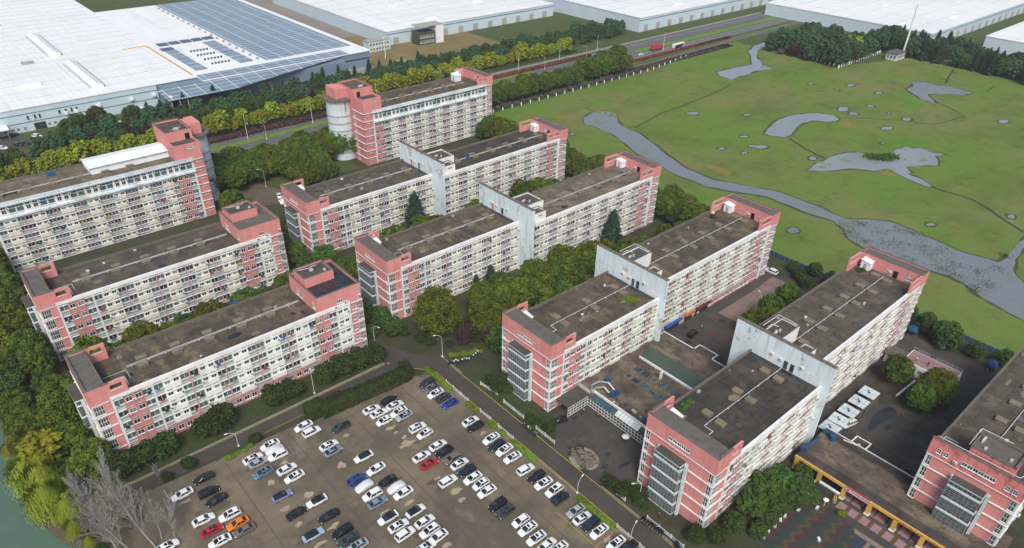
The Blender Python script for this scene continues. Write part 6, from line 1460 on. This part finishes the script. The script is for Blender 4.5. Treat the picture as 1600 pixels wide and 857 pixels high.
for x, y, a, b_ in ((470,445,34,17),(535,472,24,8),(640,425,22,7),(690,343,20,7),(865,505,30,11),(745,563,42,10),(1470,520,34,14),(515,295,28,8),(430,322,14,5),(280,752,25,13),(755,470,12,4),(715,660,14,5),(270,285,18,6),(1015,1165,30,9),(1520,1115,24,12)):
    n = 11; pond([(x+a*math.cos(2*PI*i/n)*rnd.uniform(.7,1.2), y+b_*math.sin(2*PI*i/n)*rnd.uniform(.7,1.2)) for i in range(n)], T4, 4, 'pond', .2, 'puddle')
for x, y, a, b_ in ((1130,470,38,10),(1465,480,20,6),(1310,690,22,9),(1450,615,24,7),(1450,718,20,6),(1500,675,28,8),(1560,680,42,12),(378,598,16,6)):
    n = 11; pond([(x+a*math.cos(2*PI*i/n)*rnd.uniform(.7,1.2), y+b_*math.sin(2*PI*i/n)*rnd.uniform(.7,1.2)) for i in range(n)], (800,60), 4, 'pond', .2, 'puddle')
n = 12; pond([(155+38*math.cos(2*PI*i/n)*rnd.uniform(.8,1.2), 400+18*math.sin(2*PI*i/n)) for i in range(n)], (1200,260), 4, 'reedy', .2, 'puddle'); pond([(300+60*math.cos(2*PI*i/n)*rnd.uniform(.8,1.2), 145+9*math.sin(2*PI*i/n)+310*0) for i in range(n)], (800,260), 4, 'reedy', .2, 'puddle')
M['ditch'] = grimy('dark_ditch', (.045,.055,.022), (.03,.035,.018), .6, 0, .2)
def ditch(pts, o, s, wd):
    P = [Vector((*at(o[0]+x/s, o[1]+y/s), 0)) for x, y in pts]; b = MB(); L = []; Q = []
    for i, p in enumerate(P):
        d = (P[min(i+1,len(P)-1)]-P[max(i-1,0)]).normalized(); nrm = Vector((-d.y, d.x, 0))*wd/2; L.append(p+nrm); Q.append(p-nrm)
    for i in range(len(P)-1): b.quad([(Q[i].x,Q[i].y,.022),(Q[i+1].x,Q[i+1].y,.022),(L[i+1].x,L[i+1].y,.022),(L[i].x,L[i].y,.022)])
    tag(b.build('ditch', M['ditch']), kind='structure')
ditch([(765,563),(850,515),(930,470),(1100,410),(1250,350),(1370,290)], (800,60), 4, .9); ditch([(135,628),(230,690),(350,750)], T4, 4, 1.3); ditch([(430,495),(600,500),(850,515),(950,530),(1030,540),(1120,520),(1230,490),(1160,450),(1080,410)], T4, 4, .8)
ditch([(1000,118),(1080,152),(1190,180),(1280,210),(1360,255),(1450,320),(1530,370),(1600,415)], (1200,260), 4, 1.3); ditch([(1160,195),(1130,240),(1110,280)], T4, 4, 1.2); ditch([(1420,298),(1370,330)], T4, 4, 1.0)
# reeds in and beside the water: grass clumps nobody could count
def reeds(name, spots, n, seed, h=1.1, lf='green', w_=.45):
    g = np.random.default_rng(seed); S = np.array(spots); i = g.choice(len(S), n); p = np.zeros((n, 3)); p[:, :2] = S[i, :2]+g.normal(size=(n, 2))*S[i, 2:3]*.5
    a = g.uniform(0, 2*PI, n); t = np.stack([np.cos(a), np.sin(a), 0*a], 1); hh = (g.uniform(.5, 1.2, n)*h)[:, None]; up = np.array([0, 0, 1.0])+g.normal(size=(n, 3))*(.25 if name == 'reeds' else 1.1); up[:, 2] = np.maximum(up[:, 2], .15)
    P = np.stack([p-t*w_*.5, p+t*w_*.5, p+t*w_*.45+up*hh*.6, p+up*hh, p-t*w_*.45+up*hh*.6], 1)
    tag(inst(leafmesh(name, P, LF[lf]), name), kind='stuff')
sp = [(*at(x, y), r) for x, y, r in ((1318,352,4),(1330,368,4),(1322,362,3),(1405,360,4),(1430,365,3),(1370,360,5),(1400,380,5),(1345,350,3),(1440,385,5),(1470,392,5),(1455,400,5),(1490,415,4),(1510,440,5),(1525,452,3),(1545,445,3),(1470,420,3),(1420,405,4),(1385,385,5),(1350,378,3),(1560,420,3),(1490,430,3),(1570,400,2),(1530,425,3))]
reeds('reeds', sp, 2600, 3, .3, 'green', .3); reeds('reeds', [(*at(1200+x/4, 60+y/4), 3.0) for x, y in ((650,748),(690,752),(730,752),(770,745))], 1300, 4, 1.3, 'green')
reeds('pond_weed', [(*at(x, y), r) for x, y, r in ((937,176,2.5),(943,176,2),(935,190,2.5),(955,180,2),(925,197,2),(1290,258,2.5),(1283,262,2),(1320,250,2.5),(1345,245,2),(1395,240,2.5),(1440,250,2.5),(1390,266,2.5),(1480,142,3),(1460,145,3))], 800, 8, .25, 'yellow')
# canal
wk = N('green_canal_water', .16, .5); w = wk.world(); M['canal'] = wk.out(wk.mix(wk.noise(w, .06, 4, .6, .4, .7), (.075,.135,.105), (.09,.15,.125), 1)); wk.bump(wk.noise(w, .7, 3, .6, .2, .8), .04, .05)
ground('canal', rect(-70, -7.0, -60, 420), -.02, M['canal'])
ground('canal_bank', smooth_poly(rough_poly([(-9.5,300),(-10.5,200),(-11.8,168),(-11.3,150),(-10.2,139),(-7.2,128),(-5.5,118),(-3.5,60),(6.4,60),(6.4,125),(7,140),(7,300)], .4, 4), 1), .006, G['dirt'])
ground('lawn', rect(-9, 75.4, 138.9, 147.5), .009, G['verge']); ground('lawn', [(89.1,128),(96.5,112.6),(96.5,152),(89.1,152),(84,146),(88.6,131.6)], .005, G['soil']); ground('lawn', [(89.3,69),(96.5,66),(96.5,46.5),(101,44),(121,44),(121,38),(100,38),(89.3,46)], .006, G['soil'])
# ------------------------------------------------------------------ factory
kk = N('white_factory_roof', .55, .3); w = kk.world()
a = kk.mix(kk.noise(w, .012, 5, .6, .4, .7), (.78,.80,.81), (.68,.71,.72), .6)
a = kk.mix(kk.noise(kk.world((.5,.03,1)), .5, 5, .7, .52, .75), a, (.52,.53,.52), .45)
a = kk.mix(kk.noise(w, .06, 6, .75, .58, .72), a, (.48,.46,.42), .4)
br = kk.n('ShaderNodeTexBrick'); br.offset = 0; br.inputs['Scale'].default_value = 1; br.inputs['Brick Width'].default_value = 3.2; br.inputs['Row Height'].default_value = 26; br.inputs['Mortar Size'].default_value = .14; br.inputs['Mortar Smooth'].default_value = .5; br.inputs['Color1'].default_value = (1,1,1,1); br.inputs['Color2'].default_value = (.96,.96,.96,1); br.inputs['Mortar'].default_value = (.80,.81,.82,1)
kk.link(w, br.inputs['Vector']); M['froof'] = kk.out(kk.mix(1.0, a, br.outputs['Color'], 1.0, 'MULTIPLY')); M['fseam'] = grimy('grey_roof_seam', (.50,.53,.55), (.40,.42,.44), .5, 0); M['fwall'] = grimy('pale_blue_factory_wall', (.50,.60,.67), (.40,.47,.52), .4, .25, .1, .6); M['fblue'] = grimy('steel_blue_factory_wall', (.17,.24,.32), (.12,.17,.23), .4, .2, .1, .5, .4); M['fband'] = plain('blue_band_paint', (.05,.19,.30), .6)
kk = N('solar_panel_array', .25, .5); w = kk.world(); br = kk.n('ShaderNodeTexBrick'); br.offset = 0; br.inputs['Scale'].default_value = 1; br.inputs['Brick Width'].default_value = 8.4; br.inputs['Row Height'].default_value = 5.2; br.inputs['Mortar Size'].default_value = .22; br.inputs['Mortar Smooth'].default_value = .1
br.inputs['Color1'].default_value = (.19,.245,.30,1); br.inputs['Color2'].default_value = (.15,.20,.26,1); br.inputs['Mortar'].default_value = (.62,.68,.72,1); kk.link(w, br.inputs['Vector']); M['solar'] = kk.out(br.outputs['Color'])
M['solard'] = grimy('dark_solar_panel', (.055,.085,.14), (.04,.06,.10), .5, 0, .2, .25, .5)
k = Block('factory_hall', 'huge white-roofed factory hall with pale blue wall, at the top left', 'building', (-250, 399, 0)); z = 11.0
k.b('wall', 'fwall').box(-250, 101, 399.5, 780, 0, z-.05)
k.b('roof', 'froof').box(-250.5, 123, 399.2, 780.5, z, z+.4)
k.b('wall', 'fwall').box(101.02, 122.8, 420, 780, 0, z-.06)
for zz in (4.2, 8.2): k.b('blue_band', 'fband').box(-250, 101, 399.35, 399.48, zz, zz+.28)
for y in range(412, 780, 13): k.b('roof_seam', 'fseam').box(-250, 122.9, y-.12, y+.12, z+.401, z+.62)
b = k.b('yellow_walkway', 'yellow'); b.box(121.2, 122.0, 404, 480, z+.402, z+.8); b.box(108, 122, 480.01, 480.6, z+.402, z+.8)
for i in range(30):
    x = -8+i*2.7+ (rnd.random()-.5); q = rnd.random()
    if 6 < x < 100: k.put(win(1.0, 2.2, 0, 'gdark', 1), x, 399.49, 5.2) if q < .5 else k.put(win(1.4,1.4,0,'gcurt'), x, 399.49, 1.0)
for i in range(26):
    x = 55+rnd.uniform(0,44); t = MB(); t.box(x-.6,x+.6,398.3,399.47,rnd.choice((1.0,3.4,5.4)),rnd.choice((6.4,6.8))); 
    if i < 9: t = MB(); zz = rnd.choice((.1,4.8,5.6)); t.box(x-.8,x+.8,398.2,399.47,zz,zz+1.3); t.build('wall_unit', M['sheetw'], k.root, k.off)
t = MB(); t.box(42,47,399.3,399.48,.1,3.4); t.build('factory_door', M['gdark'], k.root, k.off)
t = MB(); t.box(4,31,392.5,399.4,4.4,4.8); t.build('canopy', M['sheetw'], k.root, k.off); t = MB(); t.box(-30,3.98,388,399.4,5,5.4); t.build('canopy', M['sheetw'], k.root, k.off)
for x in (5,12,19,26,30): t = MB(); t.tube((x,393,0),(x,393,4.4),.15); t.build('canopy_post', M['metal'], k.root, k.off)
def ridge(x, y0, y1, wd, h, zr):
    t = MB(); t.box(x-wd/2, x+wd/2, y0, y1, zr, zr+h*.55); n = len(t.v)
    t.v += [(x-wd/2-.2,y0,zr+h*.551),(x,y0,zr+h),(x+wd/2+.2,y0,zr+h*.551),(x-wd/2-.2,y1,zr+h*.551),(x,y1,zr+h),(x+wd/2+.2,y1,zr+h*.551)]; t.f += [(n,n+3,n+4,n+1),(n+1,n+4,n+5,n+2),(n,n+1,n+2),(n+5,n+4,n+3)]; t.m += [0]*4
    v = t.build('roof_monitor', M['froof'], k.root, k.off); yy = y0+1
    while yy < y1-1:
        for s in (-1, 1):
            g = MB(); e = x+s*(wd/2+.06); g.box(min(e, e+s*.9), max(e, e+s*.9), yy, yy+1.1, zr+.05, zr+h*.5); g.build('vent', M['fseam' if s < 0 else 'rail_grey'], v, k.off)
        yy += 2.6
ridge(76, 410, 466, 5.5, 2.6, z+.4); ridge(73.5, 488, 545, 6, 2.8, z+.4); ridge(60, 590, 640, 5.5, 2.6, z+.4); ridge(-30, 470, 530, 5.5, 2.6, z+.4); ridge(10, 560, 610, 5.5, 2.6, z+.4)
t = MB(); t.box(44, 55, 432, 437, z+.4, z+1.8); t.build('roof_unit', M['sheetw'], k.root, k.off)
for x, y in ((38,520),(44,545),(58,480)): t = MB(); t.box(x-3,x+3,y-1,y+1,z+.4,z+1.8); t.build('roof_unit', M['conc'], k.root, k.off)
for x, y in ((25,486),(35,490)): t = MB(); t.box(x-4.2,x+4.2,y-4,y+4,z+.45,z+.6); t.build('solar_panel', M['solar'], k.root, k.off)
k.finish()
k = Block('factory_wing', 'grey and steel blue factory wing with solar panels on its roof', 'building', (101, 390, 0)); z = 10.5
k.b('wall', 'fblue').box(101.5, 225.5, 392.5, 600, 0, z-.02)
k.b('wall_base', 'conc').box(101.4, 225.6, 392.3, 392.498, 0, 1.4)
k.b('dark_strip', 'black').box(128, 225, 392.35, 392.49, 6.4, 6.9)
k.b('roof', 'froof').box(123.05, 226, 392, 600.5, z, z+.45)
t = MB(); t.box(123.2, 211, 392.4, 403, z+.452, z+.6); t.build('solar_roof', M['solar'], k.root, k.off)
t = MB(); t.box(166, 222, 409, 600, z+.452, z+.6); t.build('solar_roof', M['solar'], k.root, k.off)
for i in range(7): t = MB(); y = 412+i*8.6; t.box(126,133,y,y+6.5,z+.46,z+.9); t.build('solar_panel', M['solar' if i < 6 else 'solard'], k.root, k.off); t = MB(); t.box(152,160,y,y+6.5,z+.46,z+.9); t.build('solar_panel', M['solar'], k.root, k.off)
for i in range(5): t = MB(); x = 128+i*7; t.box(x,x+6,476,483,z+.46,z+.9); t.build('solar_panel', M['solard'], k.root, k.off)
for i in range(4):
    y = 418+i*11; t = MB(); t.box(137,149,y,y+3,z+.46,z+2.2); u = t.build('roof_unit', M['sheetw'], k.root, k.off); g = MB()
    for q in range(6): g.box(137.6+q*1.9,138.9+q*1.9,y-.05,y-.002,z+.7,z+1.9)
    g.build('louvre', M['dkmetal'], u, k.off)
for i in range(18): t = MB(); y = 414+i*10; t.tube((163,y,z+.5),(163,y,z+1.6),.8,n=10); t.build('roof_fan', M['conc'], k.root, k.off)
b = k.b('roof_frame', 'trim')
for x in (101.4, 124): b.box(x-.6, x+.6, 378.2, 391.98, z-1.2, z-.7)
t = MB(); t.quad([(98.5,374,9.4),(134,374,9.4),(206,391.9,10.4),(101,391.9,10.4)]); t.quad([(98.5,374,9.1),(101,391.9,10.1),(206,391.9,10.1),(134,374,9.1)]); t.quad([(98.5,374,9.1),(134,374,9.1),(134,374,9.4),(98.5,374,9.4)]); t.quad([(98.5,391.9,10.1),(98.5,374,9.1),(98.5,374,9.4),(101,391.9,10.4)]); t.build('entrance_canopy', M['solar'], k.root, k.off)
for x in (100, 104, 108): t = MB(); t.tube((x,375,0),(x,375,9.1),.3); t.build('canopy_post', M['conc'], k.root, k.off)
k.b('wall', 'fblue').box(120, 205, 386, 392.29, 0, 9.0)
for i in range(8): k.put(win(3.2,1.5,0,'gcurt',3), 176+i*5, 392.28, 1.6)
t = MB(); t.box(150,158,385.8,385.98,0,5.5); t.build('factory_door', M['conc'], k.root, k.off); t = MB(); t.box(104,114,390,390.2,0,6.5); t.build('factory_door', M['open'], k.root, k.off)
k.finish()
ground('factory_yard', rect(-250, 260, 384.5, 399.3), .01, G['factory']); ground('lawn', [(31,399),(101,399),(101,378),(60,372),(31,384)], .02, G['lawn']); ground('footpath', [(52.8,399),(54.8,399),(57.2,381),(55.2,381)], .03, G['factory']); ground('factory_yard', [(-60,399),(32,399),(40,378),(-60,366)], .024, G['yard2'])
ground('dry_lawn', [(229,372),(330,376),(330,470),(229,470)], .02, G['brown']); ground('footpath', [(244,396),(251,386),(285,372),(290,376),(258,390),(250,400)], .03, G['factory']); ground('factory_yard', rect(226, 520, 440, 900), .015, G['factory'])
def warehouse(label, x0, x1, y0, y1, h, wall='fwall', roof='froof', seam=16, dock=True):
    k = Block('warehouse', label, 'building', (x0, y0, 0)); k.b('wall', wall).box(x0+.3, x1-.3, y0+.3, y1-.3, 0, h-.02); k.b('roof', roof).box(x0, x1, y0, y1, h, h+.5)
    y = y0+seam
    while y < y1: k.b('roof_seam', 'fseam').box(x0, x1, y-.15, y+.15, h+.501, h+.75); y += seam
    for i in range(int((x1-x0)/14)): t = MB(); x = x0+8+i*14; t.box(x-2.2,x+2.2,y0+.15,y0+.298,.1,4.6); t.build('dock_door', M['conc'], k.root, k.off)
    for i in range(int((y1-y0)/26)): t = MB(); yy = y0+14+i*26; xx = x0+(x1-x0)*(.3+.4*(i % 2)); t.box(xx-4,xx+4,yy-.9,yy+.9,h+.502,h+1.7); t.build('roof_monitor', M['sheetw'], k.root, k.off)
    k.b('band', 'fband').box(x0+.2, x1-.2, y0+.14, y0+.297, h-2.0, h-1.5); k.finish()
warehouse('long low white warehouse beyond the dry lawn at the top centre', 262, 420, 432, 610, 9)
warehouse('second white warehouse behind the long low one, top centre', 262, 470, 640, 800, 10)
warehouse('white warehouse beyond the highway, above the red lorry', 432, 640, 352, 505, 10)
warehouse('farther white warehouse beyond the one above the lorry', 480, 720, 530, 690, 10)
warehouse('white warehouse beyond the walled copse at the top right', 565, 790, 196, 330, 9)
warehouse('white warehouse beyond the pine wood at the top right', 590, 800, 40, 170, 9)
warehouse('far white warehouse behind the top right ones', 820, 1050, 120, 330, 10); warehouse('far white warehouse along the highway at the top right', 660, 900, 345, 510, 10)
warehouse('far white hall behind the huge factory', -250, 250, 800, 1000, 11); warehouse('far white hall at the top centre horizon', 740, 1000, 530, 720, 10)
k = Block('office_building', 'small pale grey office building on the dry lawn, top centre', 'building', (243, 424, 0)); k.b('wall', 'cool').box(243, 260, 424, 431, 0, 6.5); k.b('roof', 'conc').box(242.7, 260.3, 423.7, 431.2, 6.5, 6.9)
for i in range(7):
    for zz in (1, 4): k.put(win(1.5,1.4,0,'gdark'), 245+i*2.2, 423.99, zz)
k.finish()
k = Block('white_tower_house', 'narrow white building with dark window wall at the top centre', 'building', (284, 418, 0)); k.b('wall', 'white').box(294, 300, 418, 428, 0, 12); k.b('wall', 'slab_dark').box(280, 293.9, 419, 428, 0, 8); k.b('roof', 'conc').box(279.8, 300.2, 417.8, 428.2, 12.01, 12.3)
for i in range(5):
    for zz in (1.2, 4.6): k.put(win(1.8,1.6,0,'gcurt'), 281.8+i*2.5, 418.99, zz)
k.finish()
x, y = at(602.5, 92.5); t = thing('light_mast', 'thin white light mast on the dry lawn before the far warehouse', 'mast', (x, y, 0)); b = MB(); b.tube((0,0,0),(0,0,13),.25,.12,8); b.build('pole', M['white'], t); b = MB(); b.box(-.9,.9,-.3,.3,13,13.5); b.build('lamp_head', M['white'], t)
# far side of the meadow: pavilion, mast, brick house, walls
k = Block('pavilion', 'small white pavilion with green windows at the far meadow edge', 'building', (508, 190, 0)); 
k.b('wall', 'white').box(509, 522, 194, 201, 0, 4.0); k.b('roof', 'slab_grey').box(508.4, 522.6, 193.4, 201.6, 4.01, 4.6)
for i in range(6): k.put(win(1.6,2.2,0,'ggreen'), 510.3+i*2.1, 193.99, .9)
for i in range(3): k.put(win(1.6,2.2,0,'ggreen'), 508.99, 195.2+i*2.2, .9, True)
k.finish()
x, y = at(1409, 90); t = thing('white_mast', 'thick white leaning-looking mast rising beside the pavilion', 'mast', (x, y, 0)); b = MB(); b.tube((0,0,0),(0,0,34),.75,.5,12); b.build('pole', M['white'], t); b = MB(); b.tube((0,0,0),(0,0,.8),1.2,1.2,12); b.build('base', M['conc'], t)
x, y = at(1283, 76); k = Block('brick_house', 'dark red brick house with pale yellow roof in the walled copse', 'building', (x, y, 0)); k.b('wall', 'signdkred').box(x-5, x+5, y-4, y+4, 0, 8); t = MB(); t.v += [(x-5.6,y-4.6,8),(x+5.6,y-4.6,8),(x+5.6,y+4.6,8),(x-5.6,y+4.6,8),(x-2.5,y,10.6),(x+2.5,y,10.6)]; t.f += [(0,1,5,4),(1,2,5),(2,3,4,5),(3,0,4)]; t.m += [0]*4; t.build('roof', grimy('pale_yellow_roof_tile',(.50,.42,.22),(.35,.3,.17),.5,0), k.root, k.off)
for i in range(4):
    for zz in (1.2, 5): k.put(win(1.2,1.6,0,'gdark'), x-3.6+i*2.4, y-4.01, zz)
k.finish()
def post_wall(label, pts, h=2.0):
    a, c = at(*pts[0]), at(*pts[1]); L = math.hypot(c[0]-a[0], c[1]-a[1]); t = thing('garden_wall', label, 'wall', (a[0], a[1], 0), math.atan2(c[1]-a[1], c[0]-a[0])); b = MB(); b.box(0,L,-.12,.12,0,.9); b.build('wall', M['slab_dark'], t); b = MB(); n = int(L/3.4)
    for i in range(n+1): b.box(L*i/n-.45, L*i/n+.45, -.4, .4, 0, h)
    b.build('pillar_row', M['white'], t)
post_wall('white pillared wall running up to the pavilion at the far meadow edge', ((1310,107),(1374,84))); post_wall('white pillared wall along the copse edge left of the corner', ((1270,93),(1310,106)))
# ------------------------------------------------------------------ light, sky, camera
W = bpy.data.worlds.new('World'); scn.world = W; W.use_nodes = True; nt = W.node_tree
sk = nt.nodes.new('ShaderNodeTexSky'); sk.sky_type = 'NISHITA'; sk.sun_disc = False
SUN_EL, SUN_AZ = R(48), R(217)      # azimuth clockwise from +Y
sk.sun_elevation = SUN_EL; sk.sun_rotation = SUN_AZ; sk.air_density = 1.0; sk.dust_density = 4.0; sk.ozone_density = 1.0; sk.altitude = 50
bg = nt.nodes['Background']; bg.inputs['Strength'].default_value = .085; nt.links.new(sk.outputs['Color'], bg.inputs['Color'])
sl = bpy.data.lights.new('sun', 'SUN'); sl.energy = 1.5; sl.angle = R(22); sl.color = (1, .985, .92); so = bpy.data.objects.new('sun', sl); COL.objects.link(so)
dv = Vector((math.sin(SUN_AZ)*math.cos(SUN_EL), math.cos(SUN_AZ)*math.cos(SUN_EL), math.sin(SUN_EL)))
so.rotation_euler = (-dv).to_track_quat('-Z', 'Y').to_euler(); so.location = dv*300
hz = MB(); hz.box(-2520, 3520, -1520, 4520, -1.2, 131); hv = bpy.data.materials.new('haze_air'); hv.use_nodes = True; ht = hv.node_tree; ht.nodes.remove(ht.nodes['Principled BSDF'])
pv = ht.nodes.new('ShaderNodeVolumePrincipled'); pv.inputs['Color'].default_value = (.86,.91,.95,1); pv.inputs['Density'].default_value = .00011; ht.links.new(pv.outputs['Volume'], ht.nodes['Material Output'].inputs['Volume'])
tag(hz.build('haze', hv), kind='stuff')
cam = bpy.data.cameras.new('camera'); co = bpy.data.objects.new('camera', cam); COL.objects.link(co)
rm = Matrix(((CM[0][0], -CM[1][0], -CM[2][0]), (CM[0][1], -CM[1][1], -CM[2][1]), (CM[0][2], -CM[1][2], -CM[2][2])))
co.matrix_world = Matrix.Translation((0, 0, CAMH)) @ rm.to_4x4()
cam.sensor_fit = 'HORIZONTAL'; cam.sensor_width = 36; cam.lens = 36*FPX/1600; cam.shift_x = (800-PPX)/1600; cam.shift_y = (PPY-428.5)/1600
cam.clip_start = 1; cam.clip_end = 6000
scn.camera = co
vs = scn.view_settings; vs.view_transform = 'Standard'; vs.look = 'None'; vs.gamma = 1; vs.use_curve_mapping = False; vs.exposure = 0.80
